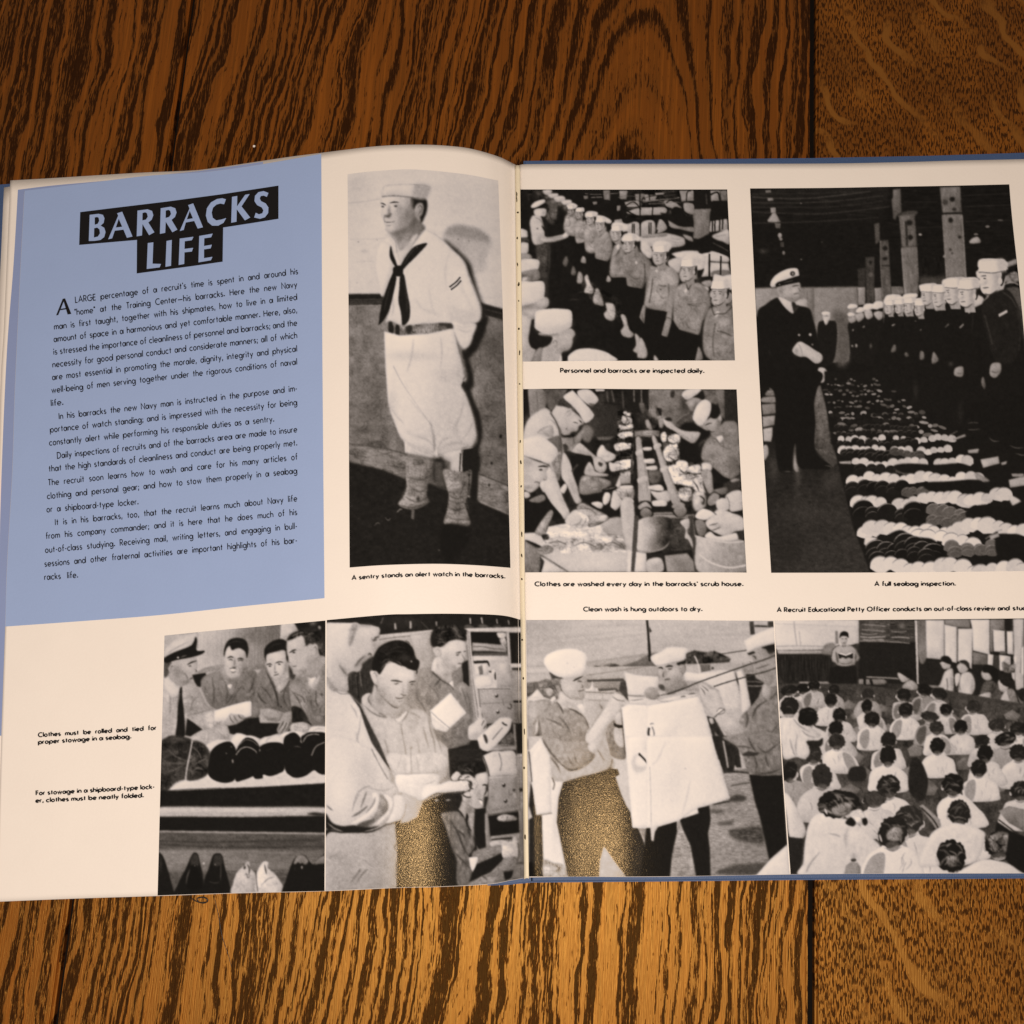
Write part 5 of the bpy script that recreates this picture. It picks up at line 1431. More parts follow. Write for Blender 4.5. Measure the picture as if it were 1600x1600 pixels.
ART['e'] = '''
@ 240 960 5.714
p 70 0 40 0 1700 0 1700 1700 40 1700
g 76 50 1 500 300 1130 200 380 120 1140 60 1120 480 380 530
t 3 1.2 14 600 120 1140 70 1120 480 700 500
t 4 1.1 40 380 180 1140 70 1120 480 380 520
d 36 .5 900 180 150 70 -10
d 66 .5 560 300 160 160
p 80 1 1130 60 1260 50 1260 160 1130 220
l 46 1.4 .8 1135 80 1120 220
g 66 72 1 90 190 380 170 60 180 390 150 400 300 80 420
t 2 1.4 10 95 190 380 160 260 200 100 300
p 10 1 1250 60 1560 40 1560 380 1500 370 1300 160
d 60 .6 1420 70 30 30
e 56 .8 1480 120 14 20
m 60 1.6 .8 .8 1500 300 1515 330 1520 350
p 10 1 340 540 460 520 480 560 420 650 380 640
c 56 1 380 520 480 470 620 450 800 470 960 450 1000 470 880 490 600 500 450 520
t 4 3 3 380 500 900 470 900 500 450 520
c 48 1.2 420 620 470 540 620 490 640 500 800 500 900 500 930 560 910 660 940 900 900 940 700 930 540 840 480 780
t 6 3 5 420 620 620 490 900 500 940 900 540 840
d 36 .5 700 760 120 60
d 58 .5 540 620 60 60
m 26 2 1 .8 520 560 540 700 530 820
m 26 2.4 1 .8 760 560 740 640 680 760 640 800
m 24 2.4 1 .8 900 560 880 640 850 700
m 26 2 1 .8 700 780 740 700 790 640
m 28 1.8 1 .8 640 600 660 700 640 780
m 28 1.8 1 .8 840 760 900 700 920 640
c 60 1 590 490 640 480 680 600 720 660 740 640 760 560 780 600 700 720 650 620
c 88 .8 660 632 700 625 690 665 675 660
c 70 1 620 470 650 560 720 600 760 560 770 500 720 600 660 560
c 76 1.2 632 380 640 300 720 290 820 310 835 400 800 480 770 540 720 578 670 560 632 480
d 52 .7 800 440 26 60
d 50 .6 720 580 50 16
d 90 .5 690 340 50 30
d 88 .5 670 440 26 30
c 10 1 630 380 628 320 660 240 740 208 820 230 848 310 832 390 815 330 760 300 700 320 680 280 650 310
m 26 2 .8 .6 660 270 720 240 790 250
m 14 2.2 .7 .95 655 390 690 378 715 388
m 14 2.2 .7 .95 745 400 775 392 805 402
m 20 1.8 .7 .9 668 408 690 402 710 412
m 20 1.8 .7 .9 750 415 775 408 800 415
d 48 .7 720 430 10 40
m 30 1.8 .7 .9 700 465 722 476 745 465
c 94 .6 685 492 710 488 735 492 722 505 695 505
m 30 1.4 .6 .9 675 485 710 480 745 488
m 36 1.4 .6 .9 690 510 712 520 735 508
m 48 1.4 .7 .6 760 470 770 500 755 530
c 46 1.2 900 660 930 540 1000 470 1060 560 1100 640 1220 560 1260 600 1230 700 1230 860 1160 880 1000 850 930 820
t 6 3 5 900 660 1000 470 1220 560 1230 860 930 820
m 18 2.4 1 .8 1000 500 1050 600 1100 740 1110 820
m 18 2.4 1 .8 920 680 960 760 1010 800
m 22 2.4 1 .8 1060 600 1100 720 1120 840
m 22 2 1 .8 960 640 1020 700 1060 780
m 24 2 1 .8 1180 640 1160 740 1200 840
c 70 1 1100 640 1180 580 1210 560 1200 620 1140 700 1110 690
l 26 1.4 .8 1130 700 1180 650 1215 590
e 18 .7 1140 825 8 8
p 24 1.4 1200 440 1270 540 1260 600 1210 560
c 78 1.2 1000 430 1005 360 1100 330 1180 340 1195 440 1160 540 1100 590 1060 570 1020 500
d 56 .7 1180 460 16 60
d 92 .5 1080 370 50 30
c 9 1 988 360 1000 290 1080 230 1160 225 1210 280 1205 420 1185 400 1170 320 1080 335 1010 360 1005 430
m 24 2 .8 .6 1020 310 1080 270 1150 260
m 14 2 .7 .95 1005 452 1035 442 1060 450
m 14 2 .7 .95 1085 436 1120 424 1160 428
e 20 .7 1038 462 12 6
e 20 .7 1122 445 13 6
d 52 .7 1080 480 9 34
m 34 1.6 .7 .9 1075 512 1090 520 1105 510
m 26 1.8 .7 .9 1068 545 1095 540 1120 528
c 52 1.2 1210 640 1280 560 1370 500 1400 560 1480 540 1540 440 1560 1020 1400 1010 1330 860 1240 820
t 5 3 4 1210 640 1370 500 1540 440 1560 1020 1330 860
d 62 .5 1330 650 70 60
c 10 1 1240 820 1330 850 1390 960 1400 990 1240 970 1230 880
t 4 4 4 1240 820 1330 850 1390 960 1240 970
m 22 2 1 .8 1230 680 1290 760 1330 860
m 26 1.8 1 .8 1250 700 1330 740 1350 800
m 22 2.2 1 .8 1395 680 1450 620 1500 540
c 72 1 1370 540 1420 590 1480 540 1500 520 1480 600 1410 680 1380 600
c 88 .8 1385 560 1400 570 1450 560 1410 640
l 26 1.4 .8 1450 680 1450 780 1470 820
m 18 1.4 .7 .9 1485 720 1505 705 1500 725 1525 712
e 26 .7 1385 700 5 5
c 76 1.2 1190 340 1195 240 1260 210 1340 190 1440 260 1480 400 1400 480 1340 520 1250 535 1240 470 1205 430 1210 400
d 54 .6 1400 420 50 60
d 50 .6 1330 500 60 20
d 90 .5 1260 270 40 40
d 84 .5 1230 400 24 24
c 16 1.2 1190 230 1220 180 1300 140 1420 110 1500 150 1540 250 1540 390 1490 380 1470 300 1400 260 1360 280 1330 190 1230 225
t 8 3 3 1190 230 1300 140 1500 150 1540 390 1470 300 1330 190
m 50 2 .8 .7 1230 200 1290 170 1340 160
m 46 2 .8 .7 1360 200 1400 170 1440 170
c 74 1 1410 300 1440 260 1470 290 1460 350 1420 380
m 36 1.6 .8 .8 1425 310 1445 285 1455 330
m 14 2.2 .7 .95 1210 345 1245 322 1275 315
e 18 .7 1252 340 14 7
m 40 1.6 .7 .9 1205 400 1200 425 1225 430
m 30 1.6 .7 .9 1235 462 1260 465 1280 455
c 62 1 1350 520 1460 380 1540 380 1540 440 1470 540 1400 560
c 74 1.2 85 640 110 560 230 640 240 1080 80 1090
c 66 1.2 240 650 330 590 400 660 470 800 540 860 500 1020 440 1020 330 940 280 1000
t 4 3 4 85 640 230 640 540 860 440 1020 80 1090
m 44 2 1 .8 330 860 350 780 400 730
m 46 2 1 .8 300 900 400 880 500 850
m 46 1.6 1 .8 140 680 150 800 140 900
c 72 1 450 900 540 860 640 960 640 1010 500 1020 450 980
t 6 2 4 450 900 540 860 640 960 500 1020
c 86 .8 95 600 110 545 150 580 240 680 170 740 110 660
c 10 .9 235 660 255 650 255 720 270 860 280 1000 275 1090 200 1090 210 960 215 840 225 740
l 46 1.6 .8 235 700 215 800
c 72 1.2 120 440 200 420 300 410 380 390 390 460 385 500 350 520 340 580 300 620 240 640 180 600 130 540
d 48 .6 210 520 40 70
d 44 .6 290 600 50 20
d 86 .5 300 460 40 30
c 30 1.2 95 420 150 420 160 440 130 540 95 560
c 70 1 130 480 160 440 190 450 190 500 150 520
m 30 1.4 .8 .8 150 500 165 460 180 470
m 14 2.4 .7 .95 300 450 340 428 385 415
e 22 .7 325 460 14 5
m 26 2 .7 .9 320 580 340 570 345 560
m 40 1.8 .8 .8 270 520 300 560 310 600
m 30 1.6 .7 .9 370 490 385 505 370 515
c 82 .8 95 380 95 320 170 240 260 190 380 165 390 210 340 280 200 360
d 94 .4 250 250 80 30 -25
m 56 1.6 .8 .7 120 350 200 300 320 240
c 9 .8 92 420 95 390 180 340 310 290 350 260 375 200 388 240 385 320 455 325 430 355 330 385 200 410 120 432
e 80 .7 218 386 9 9
m 56 1.6 .7 .8 240 385 270 372 300 365
c 94 .8 545 870 560 855 700 810 850 775 875 800 880 880 860 910 700 940 560 955 540 920
d 82 .4 600 930 60 16
c 70 1 640 960 680 890 720 890 800 900 810 930 760 970 690 1000 640 990
m 34 1.8 .8 .9 680 900 690 940 720 970
m 34 1.8 .8 .9 715 900 730 930 755 960
m 34 1.8 .8 .9 755 890 770 920 800 935
m 34 1.4 .8 .9 640 985 690 1000 740 985
c 50 1 880 800 930 780 950 860 940 900 880 920
p 10 1 660 1000 740 980 830 930 940 920 950 970 1100 970 1240 970 1240 1050 1120 1060 960 1110 740 1080 670 1060
p 10 1 300 930 350 960 440 1030 330 1090 280 1080
t 2 5 5 660 1000 940 920 1240 970 1120 1060 740 1080
c 60 1 960 880 1000 840 1080 850 1160 880 1150 920 1100 960 1020 940
d 42 .6 1060 930 60 14
c 62 1 1120 980 1160 890 1230 870 1230 960 1200 1040 1140 1070 1100 1040
m 24 2 .8 .9 1110 1040 1150 980 1160 950
m 24 2 .8 .9 1140 1060 1175 1000 1190 960
m 24 1.6 .8 .9 1175 1050 1210 990 1225 950
c 66 1 1230 980 1330 960 1400 990 1380 1040 1230 1050
t 6 3 2 1230 980 1400 990 1380 1040 1230 1050
c 70 1.2 330 1110 420 1040 560 1010 660 1010 670 1110 560 1140 500 1180 400 1150
t 4 3 3 330 1110 560 1010 670 1110 500 1180
c 88 1 460 1180 560 1120 680 1130 680 1180 540 1240
c 90 1 690 1130 740 1062 830 1080 880 1120 780 1160 730 1200
c 84 1 820 1110 860 1080 940 1110 960 1170 900 1180
c 86 1 940 1150 980 1100 1040 1090 1100 1075 1160 1100 1160 1160 1000 1170
c 88 1 1120 1090 1180 1050 1280 1040 1340 1060 1320 1110 1160 1110
c 88 1 1380 1050 1420 1000 1560 1010 1560 1090 1400 1080
m 56 1.6 .8 .7 1000 1150 1020 1110 1060 1100
m 56 1.6 .8 .7 1420 1040 1470 1020 1540 1030
p 84 1 60 1590 300 1460 500 1420 900 1440 1180 1350 1560 1380 1560 1530 700 1580
t 2 5 3 60 1590 500 1440 1560 1400 1560 1520 700 1580
c 20 1.2 60 1180 110 1100 180 1080 300 1100 340 1140 310 1320 290 1460 200 1500 60 1600
t 5 4 3 60 1180 180 1080 340 1140 290 1460 60 1600
m 44 2.4 1 .8 120 1200 200 1270 300 1310
m 40 2.4 1 .8 80 1330 180 1330 290 1330
m 40 2 1 .8 100 1420 180 1390 270 1350
c 22 1.2 340 1140 440 1150 500 1230 500 1330 480 1430 380 1480 290 1470 310 1320
t 7 3 3 340 1140 440 1150 500 1330 480 1430 290 1470
m 48 2 .8 .8 340 1180 400 1230 430 1300
m 44 2 .8 .8 360 1340 420 1310 470 1280
m 44 2 .8 .8 350 1400 400 1370 450 1390
l 78 2 .7 345 1130 325 1240 300 1360 285 1470
c 8 .8 485 1420 495 1300 520 1210 600 1150 690 1140 740 1230 740 1400 720 1480 640 1505 540 1480
c 8 .8 730 1480 720 1300 740 1210 780 1140 830 1100 900 1120 950 1200 960 1400 900 1440 800 1480
l 72 1.4 .7 735 1255 780 1200 840 1185 910 1220 948 1295
l 54 1.2 .7 770 1160 820 1120 880 1130 930 1170
c 8 .8 890 1440 950 1180 1160 1160 1170 1370 1120 1420 1040 1445 980 1430 970 1465
c 8 .8 1160 1130 1200 1070 1260 1055 1310 1100 1330 1150 1540 1140 1540 1410 1440 1390 1360 1440 1280 1460 1220 1440 1170 1370
c 8 .8 1320 1130 1350 1070 1420 1050 1560 1090 1560 1400 1440 1390
l 70 1.4 .7 1333 1140 1370 1085 1430 1068 1480 1075
l 66 1.4 .7 1410 1260 1450 1180 1530 1140
m 54 1.2 .7 .8 1200 1220 1215 1200
m 50 1.2 .7 .8 1250 1178 1290 1180 1315 1190
m 46 1.2 .7 .8 1005 1215 1060 1195
e 70 .7 650 1240 5 5
e 66 .8 706 1310 7 18
e 60 .8 948 1212 5 12
e 46 .7 695 1182 9 4
@ 240 1160 5.714
p 9 1 60 430 300 425 600 410 1000 395 1560 362 1560 590 40 590
t 2 5 5 60 430 1560 362 1560 580 40 580
p 34 .8 60 432 300 425 600 412 600 404 300 415
q 66 82 1.5 40 580 40 640 30 580 800 578 1560 582 1560 650 800 662 30 655
q 84 78 2.5 300 590 300 630 30 595 600 590 1560 596 1560 636 600 650 30 640
t 3 6 1.5 30 580 1560 582 1560 650 30 655
c 14 1.4 1370 640 1440 625 1540 640 1540 655 1440 652
p 9 1.2 30 660 800 664 1560 652 1560 810 800 800 30 790
p 34 1.5 30 795 800 806 1560 815 1560 1500 20 1500
t 4 12 2.5 30 795 1560 815 1560 1340 30 1340
l 20 1.6 1.2 40 880 600 890 1500 870
l 20 2 1.5 40 910 700 940 1540 930
p 46 2 40 960 700 955 1530 960 1540 1180 40 1160
t 4 14 3 40 960 1530 960 1540 1180 40 1160
d 54 .6 250 1000 200 50
d 24 .5 1200 880 300 40
l 30 1.2 .8 640 1150 900 1150 1180 1140
c 9 .9 30 1400 40 1020 70 1000 95 1040 130 1150 165 1280 185 1400
d 24 .6 60 1080 14 60
c 8 .9 180 1400 215 1270 280 1140 330 1030 360 985 395 1000 420 1100 440 1200 440 1400
c 22 1.2 330 1040 360 995 395 1010 400 1100 340 1100
c 5 1 330 1120 370 1095 400 1130 430 1300 300 1300
m 46 1.8 .8 .8 325 1130 300 1200 290 1270
m 40 1.4 .8 .7 370 1100 405 1130
e 66 .7 367 1102 5 5
c 8 .9 440 1400 450 1240 490 1130 530 1010 575 990 610 1010 640 1130 680 1280 690 1400
c 22 1.2 540 1020 575 998 612 1020 610 1090 540 1100
m 40 1.6 .8 .8 600 1080 600 1160 595 1230
m 36 1.4 .8 .7 490 1240 540 1255 590 1245
e 66 .7 549 1090 5 5
e 84 .8 447 1080 9 9
c 78 .9 700 1360 710 1260 745 1160 810 1100 830 1065 855 1070 860 1120 900 1160 920 1220 925 1360
t 4 3 4 700 1360 745 1160 830 1065 920 1220 925 1360
m 22 2 .8 .9 835 1085 855 1130 850 1190
m 30 1.6 .8 .8 810 1190 830 1170 840 1210 870 1180
c 30 .8 800 1120 815 1100 825 1120 810 1135
c 82 .9 925 1360 915 1200 930 1140 970 1075 1000 1060 1025 1075 1020 1120 1080 1170 1130 1240 1160 1300 1150 1360
t 4 3 4 925 1360 930 1140 1000 1060 1080 1170 1150 1360
m 20 2 .8 .9 990 1090 1000 1140 1010 1180
m 40 1.6 .8 .8 960 1280 1020 1220 1080 1200
l 30 1.4 .8 915 1150 920 1250 930 1330
c 8 .9 1170 1380 1185 1220 1240 1070 1290 1010 1350 1010 1390 1060 1430 1090 1480 1030 1560 1020 1560 1380
c 52 1 1250 1080 1285 1010 1340 1008 1378 1050 1370 1085 1340 1090 1330 1075 1310 1085 1290 1070 1270 1085
c 46 1 1435 1090 1470 1035 1540 1010 1540 1080 1480 1085
e 66 .8 1324 1115 7 14
m 50 1.4 .7 .8 1260 1120 1262 1140
'''
ART['f'] = '''
@ 500 950 6.955
p 60 0 40 40 2400 40 2400 3200 40 3200
p 12 1 40 40 2300 40 2300 260 600 330 40 200
t 2 5 5 40 40 2300 40 2300 260 40 200
d 22 .6 900 150 200 60
e 84 .8 548 128 24 24
p 66 .8 805 170 825 160 835 230 810 235
p 70 .8 972 145 995 140 998 220 975 228
p 66 .8 1255 150 1272 145 1275 200 1260 200
l 46 1.4 .8 660 170 690 100
l 30 1.4 .8 1100 150 1180 230
p 60 1 560 300 1240 236 1230 290 700 340 560 370
p 66 1 620 310 1240 250 1230 640 1100 800 1000 560 800 380 580 400
p 76 1 640 295 1240 238 1222 290 660 325
l 40 1.2 .8 640 345 900 310 1230 290
d 54 .5 1180 560 40 160
p 20 1.5 460 600 600 500 620 900 500 960 440 1050 300 920 290 740
t 4 2 8 460 600 620 560 500 960 300 900 290 740
l 50 1.4 .8 430 690 450 850
l 42 1.4 .8 390 720 410 950
l 8 2 .8 400 740 420 980
@ 640 950 6.955
p 66 1 0 290 240 250 260 640 100 700 60 500
c 12 1.2 236 400 232 300 280 210 380 160 480 170 580 230 625 330 600 360 540 350 430 360 380 400 330 430 280 430
t 9 3 3 280 210 480 170 620 330 430 360 300 420
m 46 2 .8 .7 320 300 360 260 420 250
m 52 2 .8 .7 500 280 540 310 590 320
m 50 2 .8 .7 300 390 350 370 400 390
m 46 2 .8 .7 440 210 490 230 520 270
c 80 1.2 260 450 300 420 360 430 440 360 540 350 600 380 615 470 600 580 570 600 560 640 520 690 480 680 430 660 380 600 330 540 280 500
d 56 .6 470 640 60 30 20
d 62 .5 400 560 30 60
d 90 .5 470 430 60 40
c 76 1 265 470 275 430 320 430 345 470 340 530 300 510
m 50 1.4 .8 .8 290 460 310 445 330 480
m 22 2.2 .8 .9 500 490 540 482 565 475
m 26 2 .8 .9 500 508 520 512 545 500
m 26 2 .8 .9 585 478 600 470 612 470
m 40 1.8 .8 .8 560 490 600 570 570 590
m 30 1.8 .8 .9 520 605 545 602 568 605
m 26 2 .8 .7 480 685 520 690 540 665
c 76 1 270 550 350 540 420 640 470 690 460 820 420 810 330 740 240 690
d 50 .6 400 720 40 40
d 58 .5 300 620 20 50
p 12 1 570 600 640 560 650 860 580 800 560 700
c 50 1 460 720 500 690 560 640 580 780 520 830 470 860
c 52 1.2 0 880 130 660 240 680 340 760 480 890 520 820 600 820 660 900 690 1100 680 1240 640 1340 640 1480 420 1530 350 1560 280 1340 200 1180 0 1080
t 6 4 6 0 880 240 680 480 890 600 820 680 1200 640 1480 420 1530 200 1180
c 84 .8 430 820 470 790 480 880 450 850
l 26 1.4 .8 240 690 340 780 440 840 480 890
m 26 2 .8 .8 270 850 320 790 330 770
m 36 2 1 .7 240 860 300 940 320 1000
m 34 2 1 .7 60 960 140 1060 180 1160
m 34 2.4 1 .7 620 900 650 1020 660 1200
m 34 2.4 1 .7 560 860 600 960 640 1120
m 34 2.4 1 .7 460 1320 520 1290 600 1200
m 34 2 1 .7 420 1420 500 1400 580 1420
d 62 .4 400 960 60 60
p 92 .9 225 1115 445 922 618 1140 400 1340 250 1310
p 88 .9 240 1180 420 1320 395 1345 270 1310
l 50 1.2 .8 230 1125 320 1210 440 1310
p 12 1 590 180 1250 180 1250 300 640 300
p 70 .6 650 110 666 105 670 170 655 178
p 72 .6 772 105 790 100 800 170 785 172
p 66 .6 940 120 952 115 960 170 948 172
p 60 .6 1066 135 1080 132 1088 180 1075 185
c 34 1 590 200 640 180 700 210 620 215
c 34 1 740 200 790 175 860 200 800 215
c 26 1 900 200 960 180 1000 200 950 215
p 80 .9 585 220 1250 205 1250 275 640 262 620 240
p 70 1 620 250 670 260 760 900 800 1200 720 1240 690 1100 640 500
l 44 1.4 .8 640 262 660 500 720 960 745 1180
l 50 1.4 .8 620 400 640 600 690 1000 720 1200
l 86 1.6 .8 655 265 690 700 760 1100
p 8 .9 660 262 1060 262 1070 520 680 520
p 64 .9 680 375 840 385 1000 400 1060 450 1050 490 880 470 680 470
l 36 1.4 .8 690 420 800 420 900 440 1040 450
l 24 2 .8 690 480 850 480 940 490 1040 485
p 34 .8 690 490 1060 490 1065 520 690 520
c 70 .9 950 270 1040 265 1050 310 1000 330 960 315
c 66 .9 980 340 1040 330 1055 440 1030 460 990 380
t 9 2 2 950 265 1055 265 1055 450 980 390
p 76 .9 1050 262 1085 262 1110 620 1080 640 1070 520
p 10 .9 1085 270 1210 270 1215 600 1105 605
d 24 .6 1180 480 30 100
p 82 .9 1210 130 1222 140 1230 700 1215 700
p 78 1 1090 605 1240 605 1240 680 1100 680
p 80 1 690 520 1070 520 1110 800 1140 1240 800 1260 760 1040 710 800
p 10 .9 690 575 850 570 870 625 860 600 700 605
p 84 .9 740 610 850 600 860 720 720 740
p 46 .9 745 640 790 615 800 720 760 725
c 10 .8 850 580 880 610 870 640 850 610
c 10 .8 860 690 900 670 890 700 870 700
p 14 .8 890 690 935 680 940 780 925 780 920 710
p 74 1 860 570 1080 570 1110 860 950 870 950 700 880 690
e 86 .7 910 690 18 30
c 88 .9 715 760 880 740 900 820 870 850 730 860
l 30 1.6 .8 735 885 900 880 1100 880
p 62 1 745 890 1115 885 1140 1250 840 1260 790 1150
l 40 1.6 .8 750 890 770 1080 800 1200
l 46 1.2 .8 780 1040 1000 1030 1120 1020
d 70 .5 850 960 80 50
e 16 .8 945 955 17 19
e 80 .7 938 940 12 13
e 16 .8 960 1130 17 19
e 80 .7 953 1115 12 13
l 40 1.2 .7 1010 990 1025 1060
l 22 1.8 .8 1065 1080 1095 1095 1108 1060 1085 1040
p 46 .9 1110 655 1220 650 1225 680 1115 680
p 60 1 1105 680 1230 685 1240 1000 1130 1000
p 12 .8 1125 1005 1230 1005 1230 1030 1130 1030
p 40 1 1130 1040 1240 1040 1240 1240 1140 1240
p 20 1 1110 650 1222 650 1222 672 1112 672
p 10 1 1130 1250 1250 1250 1250 1600 1160 1600
p 58 1 1130 1260 1150 1260 1170 1600 1145 1600
p 12 1 830 1260 1120 1240 1130 1360 1060 1480 900 1480
c 40 1 1000 1440 1060 1380 1110 1350 1140 1440 1130 1500 1000 1500
t 8 3 3 1000 1440 1110 1350 1140 1500 1000 1500
c 34 1 850 1340 830 1300 870 1270 900 1300
p 56 1 880 1520 1150 1500 1160 1540 890 1560
p 10 1 760 1560 1160 1545 1160 1600 760 1600
c 80 1 640 1300 680 1260 740 1210 755 1150 740 1100 770 1080 790 1100 780 1180 830 1240 830 1320 800 1400 720 1430 645 1420
d 62 .5 720 1380 60 30
m 30 1.8 .8 .9 780 1280 800 1240 815 1220
m 30 1.8 .8 .9 800 1320 820 1290 830 1270
m 36 1.6 .8 .9 790 1380 815 1350 830 1330
c 86 1 740 1440 760 1390 960 1210 1020 1190 1100 1200 1105 1270 1060 1360 900 1530 820 1560 770 1520
d 78 .5 900 1400 60 60 -45
c 22 1 800 1380 830 1380 850 1440 840 1475 820 1450
l 36 1.4 .8 900 1430 950 1370 1010 1300
l 20 2.4 .8 1005 1240 1030 1265 1060 1275
p 12 1 420 1540 640 1480 660 1440 740 1440 760 1540 840 1560 760 1620 420 1620
@ 500 950 6.955
g 82 72 1 200 200 450 650 60 155 340 160 372 150 410 160 430 176 560 186 640 206 656 240 642 300 604 330 578 350 576 395 598 465 602 500 586 532 562 524 540 498 500 528 470 568 448 596 456 640 440 682 400 698 366 690 320 722 300 762 312 900 200 900 60 745
p 12 1 60 60 560 100 660 190 640 204 560 180 430 172 410 156 340 156 60 152
m 40 2.4 .8 .8 560 345 590 352 625 340
m 22 2.4 .8 .9 585 330 610 322 640 312
c 66 1.4 340 200 360 170 410 170 400 220 370 300 340 390 315 410 310 330
d 44 .6 360 230 40 16
d 48 .6 345 340 20 60 20
d 56 .6 480 190 90 20
d 86 .5 520 260 60 40
d 84 .5 200 400 80 160
d 52 .7 420 600 80 30 -45
d 50 .6 260 680 30 80 -30
d 54 .6 560 340 14 26
m 26 2.4 .8 .9 520 510 545 495 560 520
m 30 2 .8 .9 575 350 590 345 620 345
m 30 2.6 1 .8 380 640 430 570 490 520
m 24 3 1 .8 300 740 330 710 370 690
m 30 2 1 .7 210 620 260 690 290 730
m 40 2 1 .7 620 300 645 310 620 330
m 36 2 .8 .7 600 490 600 520 570 525
q 78 84 1.2 150 900 400 1500 60 740 150 880 310 930 370 1000 440 1100 490 1240 540 1380 650 1600 760 1800 700 2000 500 2200 300 2100 60 2080
l 50 1.4 .8 75 750 140 860 220 930 320 930
c 66 1.4 75 750 130 840 200 900 130 900 70 820
m 60 2.4 1 .8 330 1050 380 1120 410 1200
m 62 2.4 1 .7 440 1150 430 1300 400 1450 430 1600
m 62 2 1 .7 390 1350 420 1480 440 1560
m 30 2 1 .8 520 1530 560 1560 590 1590
p 22 .9 310 915 370 990 440 1060 500 1180 580 1340 660 1480 712 1620 800 1800 720 1700 650 1600 560 1460 490 1280 430 1090 340 960
t 2 4 4 310 915 440 1060 660 1480 712 1620 560 1460 430 1090
q 80 66 1.2 760 700 600 1000 545 700 570 680 640 700 650 640 760 600 880 600 960 660 1040 660 1045 740 1020 800 960 860 950 940 920 990 900 1050 860 1090 800 1085 720 1000 650 900 630 840 590 820
d 60 .6 680 900 40 80 -30
d 90 .6 900 720 80 40
d 84 .5 830 880 50 50
d 54 .7 820 1070 60 20 15
d 56 .6 960 830 20 40
d 52 .6 1030 720 14 50
c 9 1 565 660 590 520 640 430 740 370 840 350 940 370 1010 440 1040 540 1080 580 1070 650 1040 680 960 660 930 640 860 620 800 590 740 580 690 660 650 720 620 700
t 4 4 4 590 520 740 370 940 370 1060 600 860 600 690 640
m 34 2 .8 .8 680 590 720 560 790 560
m 46 2 .8 .8 660 670 700 620 750 590
m 44 2 .8 .8 830 580 870 600 890 640
m 28 2 .8 .6 760 460 860 420 940 450
m 26 2 .8 .6 700 520 800 470 900 480
e 84 .8 993 580 9 9
m 12 2 .8 .9 1040 660 1055 690 1045 720
m 18 1.6 .8 .8 920 350 960 370 980 400
c 78 1 548 700 575 685 620 690 632 740 630 820 600 825 570 780
m 44 1.6 .8 .8 570 720 600 705 615 760
m 22 2.6 .8 .95 765 790 820 790 900 805
m 22 2.4 .8 .95 965 810 1000 800 1040 795
m 30 2 .8 .9 800 820 830 825 860 815
m 30 2 .8 .9 980 830 1000 828 1010 820
d 56 .6 900 900 16 50
m 34 2 .8 .8 870 930 910 950 940 940
m 30 2.2 .8 .9 815 970 860 985 920 970
m 48 1.6 .8 .7 840 1010 870 1015 900 1000
m 18 2.8 .8 .8 640 930 720 1020 800 1080 860 1090
c 68 1.2 590 830 640 920 740 1030 820 1090 890 1080 880 1150 860 1230 800 1210 700 1180 620 1120 560 1020
d 52 .6 640 1000 40 60 -30
d 58 .5 820 1150 50 30
c 72 1.2 455 1000 480 950 550 930 530 1000 560 1080 650 1140 760 1190 850 1240 880 1260 930 1180 960 1110 1080 1100 1180 1170 1260 1400 1400 1540 1400 1750 1300 1900 900 1960 820 1880 720 1640 600 1360 500 1160
d 80 .5 760 1350 100 160
d 78 .5 1100 1300 100 140
t 5 5 9 500 1100 850 1240 1180 1170 1400 1600 820 1880 600 1360
c 78 1 455 1000 490 940 545 930 520 1010 600 1110 720 1180 700 1200 600 1170 500 1100
m 38 2 .8 .8 540 940 525 1000 560 1060
m 44 2 .8 .8 480 1060 560 1130 640 1170 740 1190
m 40 2 .8 .8 630 1140 660 1150 720 1180
c 84 .8 820 1210 860 1190 940 1120 930 1170 880 1260
m 46 2 .8 .8 870 1250 940 1170 965 1110
l 50 1.6 .8 880 1260 900 1400 930 1560 940 1800
m 46 2 1 .8 960 1130 1040 1160 1100 1200
m 44 2.4 1 .8 1180 1180 1200 1320 1240 1460 1260 1640
m 48 2.4 1 .8 1120 1280 1150 1400 1180 1520
m 46 2.4 1 .8 1220 1260 1280 1420 1320 1560
m 50 2 1 .7 1060 1440 1080 1560 1100 1700
m 50 2.4 1 .7 700 1420 740 1560 760 1700
e 50 .8 990 1520 12 14
@ 500 1170 6.955
c 76 1 720 100 780 40 900 60 1000 60 1250 40 1400 120 1300 260 900 290 820 280
t 5 5 10 720 100 1250 40 1300 260 820 280
l 56 1.6 .8 985 0 990 120 995 270
l 56 1.4 .8 820 280 960 275 1240 265
m 60 2 1 .7 1040 60 1060 160 1080 250
m 60 2 1 .7 880 100 850 180 830 250
c 84 1 820 290 960 280 1260 270 1300 340 1250 460 1120 550 1060 560 900 480 850 460
t 3 6 4 820 290 1260 270 1250 460 1060 560
m 54 2 1 .7 1140 390 1200 370 1260 340
m 40 2.4 1 .8 1120 560 1200 520 1260 480
c 66 1.5 880 500 980 510 1060 560 1060 700 960 800 880 800 920 680
c 80 1 790 520 860 500 920 540 935 620 900 740 850 790 720 810 760 720
l 50 1.4 .8 935 600 915 720 860 790
q 84 78 1.2 200 300 500 700 60 -80 560 0 700 180 740 320 820 400 850 470 790 520 800 640 740 760 600 860 460 920 300 920 60 960
l 50 1.6 .8 560 0 640 160 720 300 740 330
m 56 2.4 1 .8 370 560 420 470 510 410 560 420
m 60 3 1 .7 520 420 640 450 720 450 820 400
m 52 2.4 1 .8 350 680 380 570 430 490
c 52 1.4 640 500 700 520 740 590 730 680 640 760 560 830 470 850 560 760 620 660
t 4 4 4 640 500 740 590 640 760 470 850
